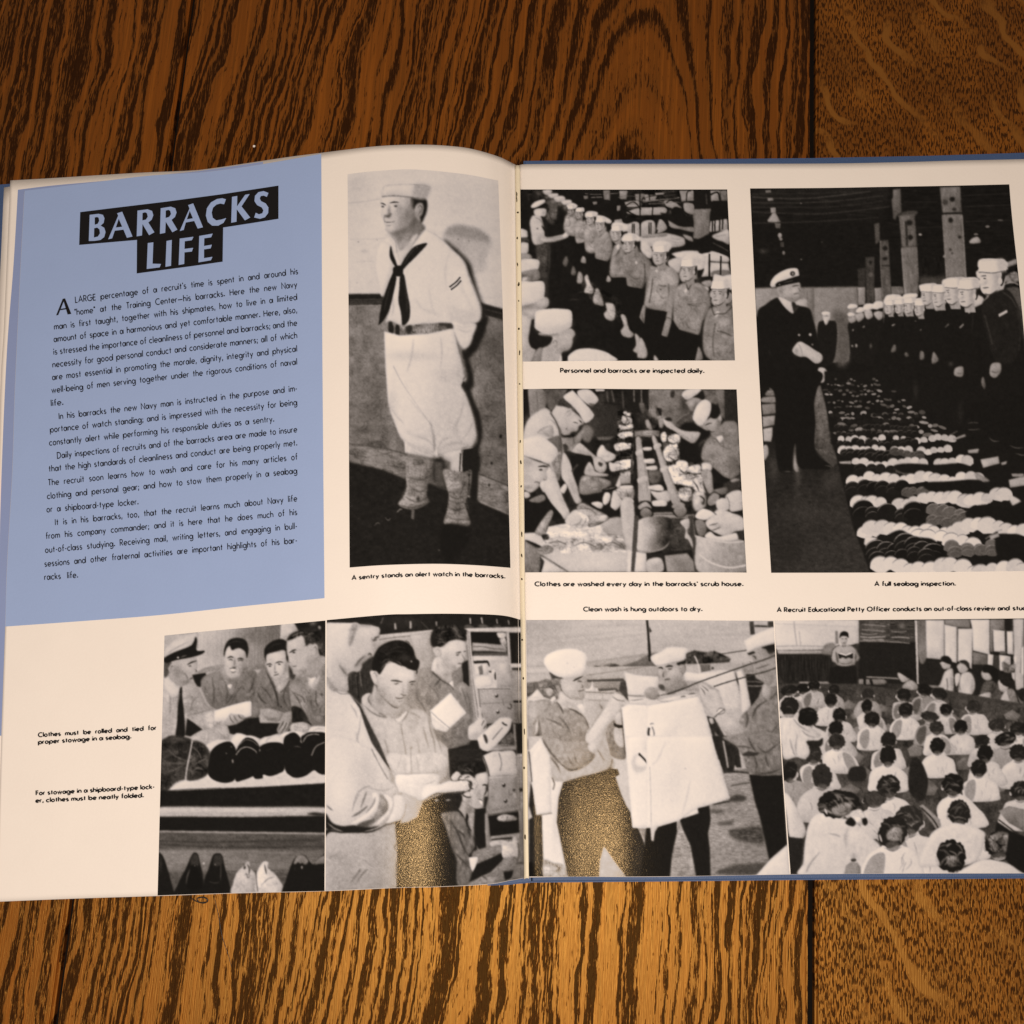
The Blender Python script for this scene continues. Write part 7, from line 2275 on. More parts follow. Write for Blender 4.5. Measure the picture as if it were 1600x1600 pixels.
ART['h'] = '''
@ 1200 960 7.619
p 20 0 40 40 3400 40 3400 3400 40 3400
t 4 5 5 40 40 3400 40 3400 3400 40 3400
p 84 .8 60 60 1085 60 1085 340 760 420 110 430 90 400
d 90 .5 300 250 200 100
l 60 1.4 .8 310 80 320 200 345 370
l 66 1.4 .8 370 200 390 370
l 72 1 .8 90 110 600 130 1080 150
l 60 1.4 .8 100 380 400 375 760 385
p 66 .9 110 430 760 425 760 470 120 475
p 48 1 800 190 830 200 840 350 805 350
c 40 2 650 440 690 360 780 360 780 480 660 470
p 14 1 110 475 780 475 760 800 200 830 120 700
t 7 1.2 20 140 490 740 490 740 790 180 790
p 56 .8 370 800 720 800 740 840 370 850
p 12 1 1090 320 3000 330 3000 900 1070 800
p 30 1 1085 70 1700 65 1700 330 1090 320
t 9 8 1.4 1095 80 1700 75 1700 325 1095 315
d 44 .5 1250 160 100 50
l 60 1.2 .7 1120 180 1250 190 1400 200
l 60 1.2 .7 1130 120 1280 130 1400 140
l 62 1.2 .7 1110 230 1200 240 1300 230
l 70 1.6 .7 1095 265 1200 275 1300 270 1400 262
l 72 1.8 .7 1460 275 1520 265 1580 270
l 70 1.6 .7 1130 300 1220 305 1340 300 1380 308
l 60 1.4 .7 1090 318 1300 320 1600 330
l 60 1.2 .7 1420 120 1500 130 1560 160
l 62 2 .8 1170 745 1400 755 1560 765
p 50 1 1080 770 1380 770 1420 800 1390 830 1080 845
l 10 4 .8 1150 760 1150 900
l 10 4 .8 1220 770 1260 920
p 46 1 1080 860 1380 860 1320 900 1270 940 1060 1000
l 12 3 .8 1080 850 1400 855
p 60 1 980 980 1100 970 1060 1060 990 1040
c 50 2 640 440 700 370 800 350 800 480 660 470
p 10 .9 740 640 830 605 1040 605 1060 700 1060 960 980 970 860 930 720 800
p 66 1 752 510 765 430 800 385 850 368 900 360 960 366 1010 380 1045 415 1064 455 1092 510 1072 550 1040 560 1030 600 960 616 870 618 826 604 800 574 768 560
p 40 .8 800 440 830 470 845 560 830 600 810 540
p 42 .8 1040 430 1060 500 1040 560 1028 520
l 30 1.3 .5 756 510 768 430 805 386 852 366
l 34 1.3 .5 1012 382 1048 420 1090 510 1070 552
c 70 .7 858 300 866 262 900 246 940 258 948 300 935 345 905 372 872 345
c 8 .7 852 285 860 225 905 200 955 222 958 280 940 262 905 256 872 262
m 20 1.2 .5 .9 872 292 890 288 898 292
m 20 1.2 .5 .9 912 292 930 288 940 294
m 34 1.2 .5 .9 890 338 905 341 920 337
p 36 .7 880 362 905 380 930 362 925 385 885 385
p 14 .4 836 466 928 492 1010 462 1014 520 928 548 846 522
p 90 .4 836 464 870 458 928 480 976 456 1010 460 928 494
c 66 .7 850 540 890 510 930 528 960 512 1000 540 980 570 880 572
m 36 1.4 .5 .9 850 575 920 590 1010 570
@ 1390 960 7.619
@ 1390 960 7.619
p 26 1 0 70 300 70 300 330 0 330
t 9 8 1.4 0 80 290 80 290 320 0 320
d 56 .6 140 130 40 30
l 66 1.6 .6 20 275 100 270 240 280
l 60 1.2 .6 0 325 100 330 240 345
l 60 1.2 .6 20 205 120 210 200 200
p 80 .6 300 70 330 70 350 830 325 830
p 60 1 335 70 430 70 440 520 400 540 350 500
p 14 1 350 540 600 560 700 620 780 620 780 900 600 840 350 830
q 40 52 1 340 70 430 400 345 70 430 70 430 530 350 540
p 84 .8 430 65 650 65 650 540 440 520
p 86 .8 650 120 800 140 800 580 655 540
p 86 .8 815 170 990 170 980 650 810 560
p 88 .8 960 60 1190 60 1190 480 990 430 985 170
p 50 .8 650 62 960 55 960 165 800 150 660 120
l 60 1.4 .7 650 130 655 520
l 50 2 .7 805 150 808 560
p 50 .8 1195 60 1370 55 1370 180 1230 190 1230 450 1190 440
p 14 .8 1370 55 1460 52 1440 190 1400 200 1375 190
p 86 .8 1230 180 1370 195 1380 450 1240 440
p 84 .8 1395 200 1470 200 1475 480 1400 470
l 24 2 .7 1380 190 1385 450
p 76 1 1470 52 1600 50 1600 900 1500 900 1480 500
l 50 2 1 1560 700 1580 400 1600 200
p 86 .8 1570 400 1600 380 1600 720 1570 720
p 46 .9 985 440 1165 480 1160 610 990 600
p 84 .8 1170 470 1240 480 1230 620 1165 600
p 24 .9 1240 480 1310 490 1300 660 1230 640
p 84 .8 1305 480 1440 500 1440 650 1310 680
c 50 .8 1340 560 1430 600 1500 590 1480 680 1360 690
t 9 3 3 1340 500 1500 500 1500 690 1340 690
p 80 .8 1450 690 1500 690 1490 800 1460 760
p 40 .8 1310 440 1385 440 1385 480 1310 475
p 13 1 980 600 1160 600 1240 640 1400 700 1480 800 1500 900 1600 1000 1600 1180 800 1240 720 980 1000 900
c 70 .9 600 580 640 560 720 590 720 640 660 655 630 640 615 610
c 10 .9 605 530 640 495 700 500 738 545 735 585 690 585 640 560
c 76 1 600 830 640 720 670 670 740 640 760 720 760 900 740 970 680 960 640 880 560 870
d 56 .6 740 800 20 80
l 40 1.6 .8 680 760 690 860 670 930
p 49 .7 450 840 560 845 620 880 540 880 470 870
c 72 .9 800 620 840 580 940 600 940 650 900 690 840 700 815 660
c 14 .9 800 580 840 550 900 545 945 580 950 640 930 640 900 600 840 570
t 6 2 2 800 580 900 545 945 620
c 78 1 800 1030 820 900 830 760 870 700 960 690 1010 780 1015 880 960 980 890 1060 830 1060
d 60 .6 980 850 20 100
l 46 1.6 .8 850 710 830 800 840 900
c 80 .8 780 720 830 700 840 760 800 860 780 820
c 70 .9 1090 700 1120 660 1200 700 1220 760 1170 790 1110 760
c 9 .9 1100 650 1130 610 1220 610 1290 680 1290 800 1240 810 1220 750 1180 700 1120 690
c 34 1 1080 930 1140 800 1240 800 1320 900 1330 980 1260 1060 1180 1140 1100 1100
t 5 4 4 1080 930 1240 800 1320 900 1180 1140
c 72 .9 1050 980 1120 940 1200 930 1200 1000 1150 1080 1080 1090
c 72 .9 1290 810 1320 780 1400 830 1410 900 1360 930 1310 900
H 1390 790 85 60 30
c 74 1 1280 1130 1340 960 1400 900 1480 930 1460 1060 1480 1130 1400 1200 1360 1290 1290 1230
c 46 1 1400 900 1480 900 1540 1060 1600 1140 1600 1280 1400 1290 1420 1180 1480 1130 1440 1060
t 4 4 4 1400 900 1480 900 1600 1140 1600 1280 1420 1180
H 1570 940 45 65 20
p 50 .7 1520 960 1560 1020 1600 1040 1600 1090 1560 1080
c 84 .8 1100 1160 1240 1150 1280 1200 1200 1230 1120 1210
c 70 .9 95 720 110 690 180 730 240 760 200 800 140 800
c 10 .9 110 680 160 650 240 680 280 740 220 760 180 720
c 64 1 150 880 180 820 250 780 330 840 320 940 280 980 240 900
d 44 .6 300 900 20 50
c 70 .9 70 930 110 900 160 960 200 1020 150 1050 100 1030 95 980
H 180 955 75 60 30
p 47 .7 340 880 400 880 420 950 390 990 350 960
c 9 .9 340 860 400 830 480 860 520 930 480 970 420 960 400 890
c 76 1 220 1020 330 980 420 1000 480 1060 400 1090 280 1080
p 44 .7 380 1010 470 960 540 1000 520 1070 440 1060
c 74 .9 520 960 560 940 640 1000 720 1020 700 1080 600 1060 540 1030
H 600 935 75 55 25
@ 1200 950 3.72
p 26 1 50 440 520 440 760 480 1000 470 1500 560 1500 1560 100 1560
t 4 4 4 50 440 1500 560 1500 1560 100 1560
p 46 .7 260 560 300 530 340 564 324 590 272 590
p 49 .7 420 560 470 534 520 564 500 586 435 586
p 44 .7 480 620 520 590 560 624 544 650 492 650
p 47 .7 610 580 660 556 710 584 690 604 625 604
p 43 .7 830 560 880 540 930 564 910 580 845 580
p 47 .7 660 700 700 670 740 704 724 730 672 730
p 49 .7 460 720 520 686 580 724 556 754 478 754
p 45 .7 810 700 860 660 910 704 890 740 825 740
p 43 .7 540 800 590 764 640 804 620 836 555 836
p 50 .7 810 820 860 780 910 824 890 860 825 860
p 46 .7 1050 760 1110 730 1170 764 1146 790 1068 790
p 40 .7 1090 900 1150 860 1210 904 1186 940 1108 940
p 47 .7 440 860 500 820 560 864 536 900 458 900
p 42 .7 500 960 560 920 620 964 596 1000 518 1000
p 49 .7 750 960 820 920 890 964 862 1000 771 1000
p 44 .7 870 1040 930 990 990 1044 966 1090 888 1090
p 48 .7 150 800 200 770 250 804 230 830 165 830
p 41 .7 150 1080 200 1020 250 1084 230 1140 165 1140
p 46 .7 420 1050 480 1020 540 1054 516 1080 438 1080
p 49 .7 890 900 950 870 1010 904 986 930 908 930
p 46 .7 1280 960 1350 920 1420 964 1392 1000 1301 1000
p 50 .7 1270 1040 1330 1010 1390 1044 1366 1070 1288 1070
p 43 .7 290 740 330 710 370 744 354 770 302 770
p 47 .7 1150 1060 1200 1020 1250 1064 1230 1100 1165 1100
p 41 .7 810 620 850 590 890 624 874 650 822 650
p 45 .7 1040 640 1080 616 1120 644 1104 664 1052 664
p 47 .7 130 720 170 680 210 724 194 760 142 760
p 46 .7 1370 620 1420 590 1470 624 1450 650 1385 650
M 205 470 42 30 76 .2
M 125 478 50 30 80 .2 .5
M 268 450 34 30 70
M 382 475 30 30 66 0 -.5
M 785 505 40 36 72 .2 -.8
M 905 478 38 32 60 0 -.7
M 992 500 45 32 74 0 -.8
M 580 500 36 34 60
M 365 535 36 38 80 -.1
M 575 570 32 40 78 .3
M 1190 572 40 40 82 .2 -.8
M 1035 590 38 34 76 0
M 800 592 42 42 84
M 125 572 52 55 84 .1
M 235 635 56 56 82 .2
M 940 630 52 30 60 0
M 1330 680 48 36 78 .2
M 605 645 46 42 84 .1
M 415 622 38 42 78 .1
M 1120 690 40 40 82
M 980 695 42 38 84 .1
M 395 698 42 44 76 .2
M 1455 700 50 36 84 .1
M 1380 760 64 38 60 .1
M 1245 772 44 34 70
M 700 765 44 46 82
M 400 775 50 44 84 .2
M 985 800 44 48 86 .1
M 1455 840 52 50 80
M 1262 845 46 50 82 .1
M 265 850 48 54 82 .3
M 697 858 47 58 86
M 130 950 42 62 60 .1 .8
M 1225 930 48 50 86 .1
M 315 978 58 72 74 -.1
M 1075 1025 62 64 86 .3
M 700 1035 66 68 84 .2
M 1470 1060 60 56 78
M 1110 1190 66 74 86 .1
M 620 1110 66 46 80 .3
c 14 1 480 930 560 925 565 1000 470 1000
c 14 1 830 890 880 880 930 1000 900 1120 820 1060
p 60 .8 880 1150 900 1140 1000 1230 1010 1300 980 1290
l 12 2 .8 890 1160 960 1230 1000 1300
p 52 .7 1340 1180 1400 1150 1490 1170 1490 1300 1400 1250
l 14 2 .8 1340 1230 1420 1290 1490 1340
p 9 1 1330 1240 1490 1350 1490 1560 1420 1520 1300 1420
M 820 1230 82 88 84 .3
c 84 1 90 1080 130 1100 180 1190 220 1290 200 1340 130 1340 110 1220
p 14 1 115 1330 205 1340 200 1420 185 1540 125 1545
c 84 1 205 1480 215 1360 235 1260 280 1200 340 1200 420 1220 500 1240 560 1290 610 1340 660 1400 700 1560 205 1560
t 3 5 9 205 1480 280 1200 500 1240 660 1400 700 1560 205 1560
m 56 3 1 .8 300 1420 250 1480 220 1540
m 58 3 1 .8 350 1310 400 1320 420 1330
m 60 4 2 .8 470 1270 450 1330 460 1400
c 80 1 440 1200 480 1180 540 1170 570 1230 560 1260 500 1250
t 8 3 2 440 1200 540 1170 570 1230 500 1250
c 10 1 450 1250 480 1215 510 1245 495 1270
c 10 1 545 1230 570 1220 580 1250 560 1265
H 420 1120 118 60 5 10
H 380 1150 92 70 10 11
c 46 1.2 370 1170 440 1130 490 1150 470 1200 400 1210
t 8 2 2 340 1120 490 1130 470 1200 360 1200
m 84 3 .7 .9 330 1165 338 1185 345 1200
p 26 1 560 1090 620 1060 690 1110 650 1150 580 1140
c 84 1 560 1560 600 1430 680 1390 760 1380 800 1400 860 1560
M 725 1300 82 96 88 0
c 52 1.2 690 1310 740 1270 780 1290 770 1350 700 1350
t 9 2 2 690 1310 740 1270 770 1350 700 1350
m 84 3 .7 .9 648 1315 655 1340 662 1360
p 56 1 440 1560 450 1500 480 1475 520 1480 540 1510 540 1560
e 12 .7 497 1465 16 10
d 60 .6 495 1445 16 20
c 86 1 880 1500 900 1400 960 1300 1040 1260 1100 1250 1240 1290 1260 1340 1200 1480 1000 1500
t 3 6 6 900 1480 1040 1260 1240 1290 1200 1480
M 1345 1375 82 78 30 0
c 40 1.2 1280 1350 1340 1300 1410 1320 1410 1410 1330 1420
t 12 3 3 1270 1320 1400 1310 1410 1410 1300 1420
p 9 1 1400 1300 1500 1330 1500 1560 1450 1550 1380 1460
c 86 1 1100 1560 1180 1490 1260 1460 1380 1480 1450 1520 1470 1560
H 1065 1440 86 96 0 9
c 44 1.2 1040 1460 1080 1440 1110 1460 1090 1500 1050 1500
t 10 2 2 1030 1430 1110 1440 1100 1500 1040 1500
c 76 .9 972 1450 985 1450 1000 1490 985 1500
@ 1200 960 7.619
c 82 1 165 1300 220 1210 320 1210 440 1300 560 1380 630 1440 560 1480 460 1500 500 1640 440 1720 340 1700 180 1700
t 4 3 8 165 1300 320 1210 630 1440 460 1500 440 1720 180 1700
m 46 2 1 .8 300 1240 380 1330 500 1400
m 50 2.4 1 .8 260 1480 290 1600 330 1700
m 50 2 1 .8 350 1420 330 1560 340 1680
m 46 2 1 .8 400 1380 470 1440 560 1460
H 255 1095 105 105 10
c 60 .9 200 1190 300 1190 300 1225 210 1225
H 470 1220 110 110 10 8
c 14 1 460 1510 600 1500 650 1470 640 1560 520 1590
'''


# ------------------------------------------------------------ geometry helpers
Rn = np.array(R)


def P3(px, z):
    """World points seen at photo pixels px when they lie at height z."""
    px = np.asarray(px, float).reshape(-1, 2)
    z = np.broadcast_to(np.asarray(z, float), (len(px),))
    d = np.stack([(px[:, 0] - HALF) / F_PX, (HALF - px[:, 1]) / F_PX, -np.ones(len(px))], 1) @ Rn.T
    t = (z - CAM_H) / d[:, 2]
    return d * t[:, None] + (0, 0, CAM_H)


def link(name, V, F, mat, parent=None, smooth=False):
    me = bpy.data.meshes.new(name)
    me.from_pydata([tuple(v) for v in V], [], [tuple(int(i) for i in f) for f in F])
    me.materials.append(mat)
    if smooth:
        me.polygons.foreach_set('use_smooth', [True] * len(me.polygons))
    me.update()
    o = bpy.data.objects.new(name, me)
    COL.objects.link(o)
    if parent is not None:
        o.parent = parent
    return o


def empty(name, loc=(0, 0, 0)):
    o = bpy.data.objects.new(name, None)
    o.empty_display_size = 0.02
    o.location = loc
    COL.objects.link(o)
    return o


def tag(o, label, cat, group=None):
    o['label'] = label
    o['category'] = cat
    if group:
        o['group'] = group


def along(P, n):
    """n points evenly spread by length on a smooth curve through P."""
    Q = catmull(P, False, 10) if len(P) > 2 else np.asarray(P, float)
    s = np.r_[0, np.cumsum(np.linalg.norm(np.diff(Q, axis=0), axis=1))]
    t = np.linspace(0, s[-1], n)
    return np.stack([np.interp(t, s, Q[:, 0]), np.interp(t, s, Q[:, 1])], 1)


def coons(top, bottom, left, right, nu, nv):
    """Grid of photo pixels filling four border curves (nv+1, nu+1, 2)."""
    T, B, L, Rr = along(top, nu + 1), along(bottom, nu + 1), along(left, nv + 1), along(right, nv + 1)
    u = np.linspace(0, 1, nu + 1)[None, :, None]
    v = np.linspace(0, 1, nv + 1)[:, None, None]
    G = (1 - v) * T[None] + v * B[None] + (1 - u) * L[:, None] + u * Rr[:, None]
    return G - ((1 - u) * (1 - v) * T[0] + u * (1 - v) * T[-1] + (1 - u) * v * B[0] + u * v * B[-1])


def grid_faces(nu, nv, base=0):
    i = np.arange(nv)[:, None] * (nu + 1) + np.arange(nu)[None, :] + base
    return np.stack([i, i + nu + 1, i + nu + 2, i + 1], -1).reshape(-1, 4)


# height of the left-hand page above the table against distance from the gutter
_kd = [(-40, .0138), (0, .0138), (8, .0148), (22, .0174), (45, .0205), (80, .0229), (125, .0246), (180, .0256), (240, .0255), (330, .0226),
       (430, .0178), (560, .0128), (690, .0095), (900, .0070)]
_kd = catmull(_kd, False, 12)


def gutter_x(y):
    return 805.5 + (np.asarray(y, float) - 255) * 0.01290


def z_left(px):
    return np.interp(gutter_x(px[:, 1]) - px[:, 0], _kd[:, 0], _kd[:, 1])


_kr = catmull([(-30, .0140), (0, .0146), (12, .0152), (30, .0156), (90, .0170), (170, .0183), (280, .0180), (450, .0156), (700, .0128), (1200, .0105)], False, 12)


def z_right(px):
    return np.interp(px[:, 0] - gutter_x(px[:, 1]), _kr[:, 0], _kr[:, 1])


# ------------------------------------------------------------ materials
def new_mat(name):
    m = bpy.data.materials.new(name)
    m.use_nodes = True
    nt = m.node_tree
    return m, nt, nt.nodes['Principled BSDF']


def N(nt, kind, **kw):
    n = nt.nodes.new(kind)
    for k, v in kw.items():
        setattr(n, k, v)
    return n


def math_node(nt, op, a, b=None, c=None, clamp=False):
    n = N(nt, 'ShaderNodeMath', operation=op, use_clamp=clamp)
    for i, v in enumerate((a, b, c)):
        if v is None:
            continue
        if isinstance(v, (int, float)):
            n.inputs[i].default_value = v
        else:
            nt.links.new(v, n.inputs[i])
    return n.outputs[0]


def mix_col(nt, fac, a, b, blend='MIX'):
    n = N(nt, 'ShaderNodeMix', data_type='RGBA', blend_type=blend)
    for s, v in ((0, fac), (6, a), (7, b)):
        if isinstance(v, (int, float)):
            n.inputs[s].default_value = v
        elif isinstance(v, tuple):
            n.inputs[s].default_value = (*v, 1)
        else:
            nt.links.new(v, n.inputs[s])
    return n.outputs[2]


def noise(nt, vec, scale, detail=2.0, rough=0.5, dims='3D'):
    n = N(nt, 'ShaderNodeTexNoise', noise_dimensions=dims)
    n.inputs['Scale'].default_value = scale
    n.inputs['Detail'].default_value = detail
    n.inputs['Roughness'].default_value = rough
    if vec is not None:
        nt.links.new(vec, n.inputs['W' if dims == '1D' else 'Vector'])
    return n.outputs[0]


def step(nt, v, lo, hi):
    n = N(nt, 'ShaderNodeMapRange', interpolation_type='SMOOTHSTEP')
    n.inputs[1].default_value, n.inputs[2].default_value = lo, hi
    nt.links.new(v, n.inputs[0])
    return n.outputs[0]


def scaled(nt, vec, sx, sy, sz=1.0):
    n = N(nt, 'ShaderNodeVectorMath', operation='MULTIPLY')
    nt.links.new(vec, n.inputs[0])
    n.inputs[1].default_value = (sx, sy, sz)
    return n.outputs[0]


PAPER = (0.86, 0.79, 0.735)


def sheet_material(name, colour, rough, var=0.05, spec=0.4, tint=None):
    """Paper or a flat area of ink on it: faint mottling and fibre grain."""
    m, nt, b = new_mat(name)
    co = N(nt, 'ShaderNodeTexCoord').outputs['Object']
    n1 = noise(nt, co, 60, 4, 0.6)
    n2 = noise(nt, co, 1500, 2)
    k = math_node(nt, 'ADD', math_node(nt, 'MULTIPLY', n1, var * 1.3), math_node(nt, 'MULTIPLY', n2, var))
    k = math_node(nt, 'ADD', k, 1 - 1.15 * var)
    v = N(nt, 'ShaderNodeVectorMath', operation='SCALE')
    v.inputs[0].default_value = colour
    nt.links.new(k, v.inputs['Scale'])
    nt.links.new(v.outputs[0], b.inputs['Base Color'])
    b.inputs['Roughness'].default_value = rough
    b.inputs['Specular IOR Level'].default_value = spec
    bump = N(nt, 'ShaderNodeBump')
    bump.inputs['Strength'].default_value = 0.12
    bump.inputs['Distance'].default_value = 0.0003
    nt.links.new(noise(nt, co, 900, 3), bump.inputs['Height'])
    nt.links.new(bump.outputs[0], b.inputs['Normal'])
    return m


M_PAPER = sheet_material('coated_paper', PAPER, 0.45, 0.04, 0.28)
M_BLUE = sheet_material('pale_blue_ink', (0.315, 0.415, 0.675), 0.5, 0.05, 0.25)
M_BLUE_SHADE = sheet_material('pale_blue_ink_shaded', (0.250, 0.315, 0.545), 0.55, 0.05, 0.3)  # same blue ink, with the upper page's shade put into the colour
M_BLACK = sheet_material('black_ink', (0.009, 0.008, 0.009), 0.42, 0.05, 0.2)
M_GLUE = sheet_material('aged_paper_edge', (0.80, 0.71, 0.54), 0.6, 0.12, 0.3)
M_HOLE = sheet_material('thread_hole', (0.055, 0.04, 0.02), 0.8, 0.1, 0.2)


def ink_material():
    """Half-tone black ink on paper: the greys come with the sheet, solid ink is glossier and bronzes."""
    m, nt, b = new_mat('halftone_ink')
    at = N(nt, 'ShaderNodeAttribute', attribute_name='ink')
    co = N(nt, 'ShaderNodeTexCoord').outputs['Object']
    nt.links.new(at.outputs['Color'], b.inputs['Base Color'])
    lum = step(nt, at.outputs['Fac'], 0.005, 0.45)           # 0 solid ink .. 1 paper
    r = math_node(nt, 'MULTIPLY_ADD', lum, 0.26, 0.135)
    nt.links.new(r, b.inputs['Roughness'])
    glit = step(nt, noise(nt, co, 3600, 1, 0.5), 0.42, 0.68)
    sp = math_node(nt, 'MULTIPLY_ADD', glit, 0.05, 0.035)
    sp = math_node(nt, 'MULTIPLY_ADD', math_node(nt, 'SUBTRACT', 0.22, sp), lum, sp)
    nt.links.new(sp, b.inputs['Specular IOR Level'])
    tint = mix_col(nt, lum, (1.0, 0.70, 0.34), (1.0, 0.95, 0.88))
    nt.links.new(tint, b.inputs['Specular Tint'])
    bump = N(nt, 'ShaderNodeBump')
    bump.inputs['Distance'].default_value = 0.0003
    st = math_node(nt, 'MULTIPLY_ADD', lum, -0.04, 0.10)
    nt.links.new(st, bump.inputs['Strength'])
    nt.links.new(noise(nt, co, 3200, 1, 0.5), bump.inputs['Height'])
    nt.links.new(bump.outputs[0], b.inputs['Normal'])
    return m


M_INK = ink_material()


def cloth_material():
    m, nt, b = new_mat('blue_book_cloth')
    co = N(nt, 'ShaderNodeTexCoord').outputs['Object']
    weave = noise(nt, scaled(nt, co, 2600, 1300, 1), 1.0, 2)
    wear = noise(nt, co, 45, 4)
    c = mix_col(nt, weave, (0.030, 0.060, 0.150), (0.062, 0.115, 0.255))
    c = mix_col(nt, math_node(nt, 'MULTIPLY', step(nt, wear, 0.58, 0.75), 0.35), c, (0.12, 0.17, 0.29))
    nt.links.new(c, b.inputs['Base Color'])
    b.inputs['Roughness'].default_value = 0.6
    bump = N(nt, 'ShaderNodeBump')
    bump.inputs['Strength'].default_value = 0.5
    bump.inputs['Distance'].default_value = 0.0003
    nt.links.new(weave, bump.inputs['Height'])
    nt.links.new(bump.outputs[0], b.inputs['Normal'])
    return m


def edge_material():
    m, nt, b = new_mat('stacked_page_edges')
    co = N(nt, 'ShaderNodeTexCoord').outputs['Object']
    lines = noise(nt, scaled(nt, co, 20, 20, 5200), 1.0, 2)
    nt.links.new(mix_col(nt, step(nt, lines, 0.35, 0.6), (0.42, 0.36, 0.28), (0.80, 0.72, 0.60)), b.inputs['Base Color'])
    b.inputs['Roughness'].default_value = 0.7
    return m


def wood_material(name, kind, xc, yc0, k, shear, freq, seed):
    """Oiled oak. 'flat': cathedral rings with open pores; 'quarter': fine pores crossed by ray flecks."""
    m, nt, b = new_mat(name)
    pos = N(nt, 'ShaderNodeNewGeometry').outputs['Position']
    off = N(nt, 'ShaderNodeVectorMath', operation='ADD')
    nt.links.new(pos, off.inputs[0])
    off.inputs[1].default_value = (seed, seed * 0.7, 0)
    co = off.outputs[0]
    sep = N(nt, 'ShaderNodeSeparateXYZ')
    nt.links.new(pos, sep.inputs[0])
    x, y = sep.outputs[0], sep.outputs[1]
    w1 = math_node(nt, 'SUBTRACT', noise(nt, scaled(nt, co, 1, 0.45), 13, 3), 0.5)
    w2 = math_node(nt, 'SUBTRACT', noise(nt, scaled(nt, co, 1, 0.42), 70, 3), 0.5)
    pores = noise(nt, scaled(nt, co, 900, 36), 1.0, 2, 0.6)
    fine = noise(nt, scaled(nt, co, 2300, 85), 1.0, 2, 0.6)
    tone = noise(nt, scaled(nt, co, 9, 3), 1.0, 4)
    if kind == 'flat':
        u = math_node(nt, 'ADD', math_node(nt, 'SUBTRACT', x, xc), math_node(nt, 'MULTIPLY', y, -shear))
        u = math_node(nt, 'ADD', u, math_node(nt, 'MULTIPLY', w1, 0.030))
        u = math_node(nt, 'ADD', u, math_node(nt, 'MULTIPLY', w2, 0.0085))
        v = math_node(nt, 'MULTIPLY', math_node(nt, 'MAXIMUM', math_node(nt, 'SUBTRACT', y, yc0), 0.0), k)
        f = math_node(nt, 'SQRT', math_node(nt, 'ADD', math_node(nt, 'MULTIPLY', u, u), math_node(nt, 'MULTIPLY', v, v)))
        ring = noise(nt, math_node(nt, 'ADD', math_node(nt, 'MULTIPLY', f, freq), seed), 1.0, 2.0, 0.6, '1D')
        slow = noise(nt, math_node(nt, 'ADD', math_node(nt, 'MULTIPLY', f, freq * 0.33), seed + 3), 1.0, 1.0, 0.5, '1D')
        blot = noise(nt, scaled(nt, co, 1, 0.35), 20, 3)
        ring = math_node(nt, 'ADD', math_node(nt, 'MULTIPLY', ring, 0.62), math_node(nt, 'MULTIPLY', slow, 0.38))
        ring = math_node(nt, 'ADD', ring, math_node(nt, 'MULTIPLY_ADD', blot, 0.30, -0.15))
        dens = step(nt, ring, 0.38, 0.61)
        p2 = noise(nt, scaled(nt, co, 1900, 190), 1.0, 2, 0.65)
        val = math_node(nt, 'ADD', math_node(nt, 'MULTIPLY', p2, 0.55), math_node(nt, 'MULTIPLY', pores, 0.45))
        val = math_node(nt, 'ADD', val, math_node(nt, 'MULTIPLY_ADD', dens, 0.215, -0.112))
        dark = math_node(nt, 'MULTIPLY', step(nt, val, 0.495, 0.585), 0.93)
        light = mix_col(nt, step(nt, tone, 0.3, 0.7), (0.120, 0.027, 0.0034), (0.180, 0.044, 0.0050))
        streak = noise(nt, scaled(nt, co, 760, 12), 1.0, 3)
        thin = noise(nt, scaled(nt, co, 1500, 26), 1.0, 2)
        light = mix_col(nt, math_node(nt, 'MULTIPLY', step(nt, streak, 0.46, 0.66), 0.55), light, (0.255, 0.068, 0.0072))
        light = mix_col(nt, math_node(nt, 'MULTIPLY', step(nt, thin, 0.54, 0.66), 0.6), light, (0.080, 0.022, 0.0040))
        late = mix_col(nt, math_node(nt, 'MULTIPLY', dens, 0.65), light, (0.060, 0.016, 0.0034))
        deep = mix_col(nt, fine, (0.007, 0.003, 0.0018), (0.034, 0.011, 0.004))
        col = mix_col(nt, dark, late, deep)
    else:
        w = math_node(nt, 'ADD', x, math_node(nt, 'MULTIPLY', y, 0.80))
        w = math_node(nt, 'ADD', w, math_node(nt, 'MULTIPLY', w1, 0.035))
        w = math_node(nt, 'ADD', w, math_node(nt, 'MULTIPLY', w2, 0.006))
        wob = noise(nt, scaled(nt, co, 1, 1), 30, 2)
        ray = math_node(nt, 'FRACT', math_node(nt, 'MULTIPLY_ADD', w, freq, math_node(nt, 'MULTIPLY', wob, 2.2)))
        ray = math_node(nt, 'ABSOLUTE', math_node(nt, 'SUBTRACT', ray, 0.5))
        fleck = math_node(nt, 'SUBTRACT', 1.0, step(nt, ray, 0.07, 0.17))
        patch = step(nt, noise(nt, co, 30, 3), 0.40, 0.60)
        fleck = math_node(nt, 'MULTIPLY', fleck, patch)
        dots = noise(nt, scaled(nt, co, 1700, 330), 1.0, 1.0)
        dark = math_node(nt, 'MULTIPLY', step(nt, dots, 0.49, 0.58), math_node(nt, 'MULTIPLY_ADD', fleck, -0.93, 0.93))
        mott = step(nt, noise(nt, scaled(nt, co, 1, 0.6), 55, 4), 0.4, 0.65)
        base = mix_col(nt, mott, (0.115, 0.030, 0.004), (0.185, 0.054, 0.0065))
        base = mix_col(nt, math_node(nt, 'MULTIPLY', fleck, 0.85), base, (0.190, 0.070, 0.013))
        col = mix_col(nt, dark, base, (0.030, 0.011, 0.004))
    nt.links.new(col, b.inputs['Base Color'])
    nt.links.new(math_node(nt, 'MULTIPLY_ADD', fine, 0.2, 0.37), b.inputs['Roughness'])
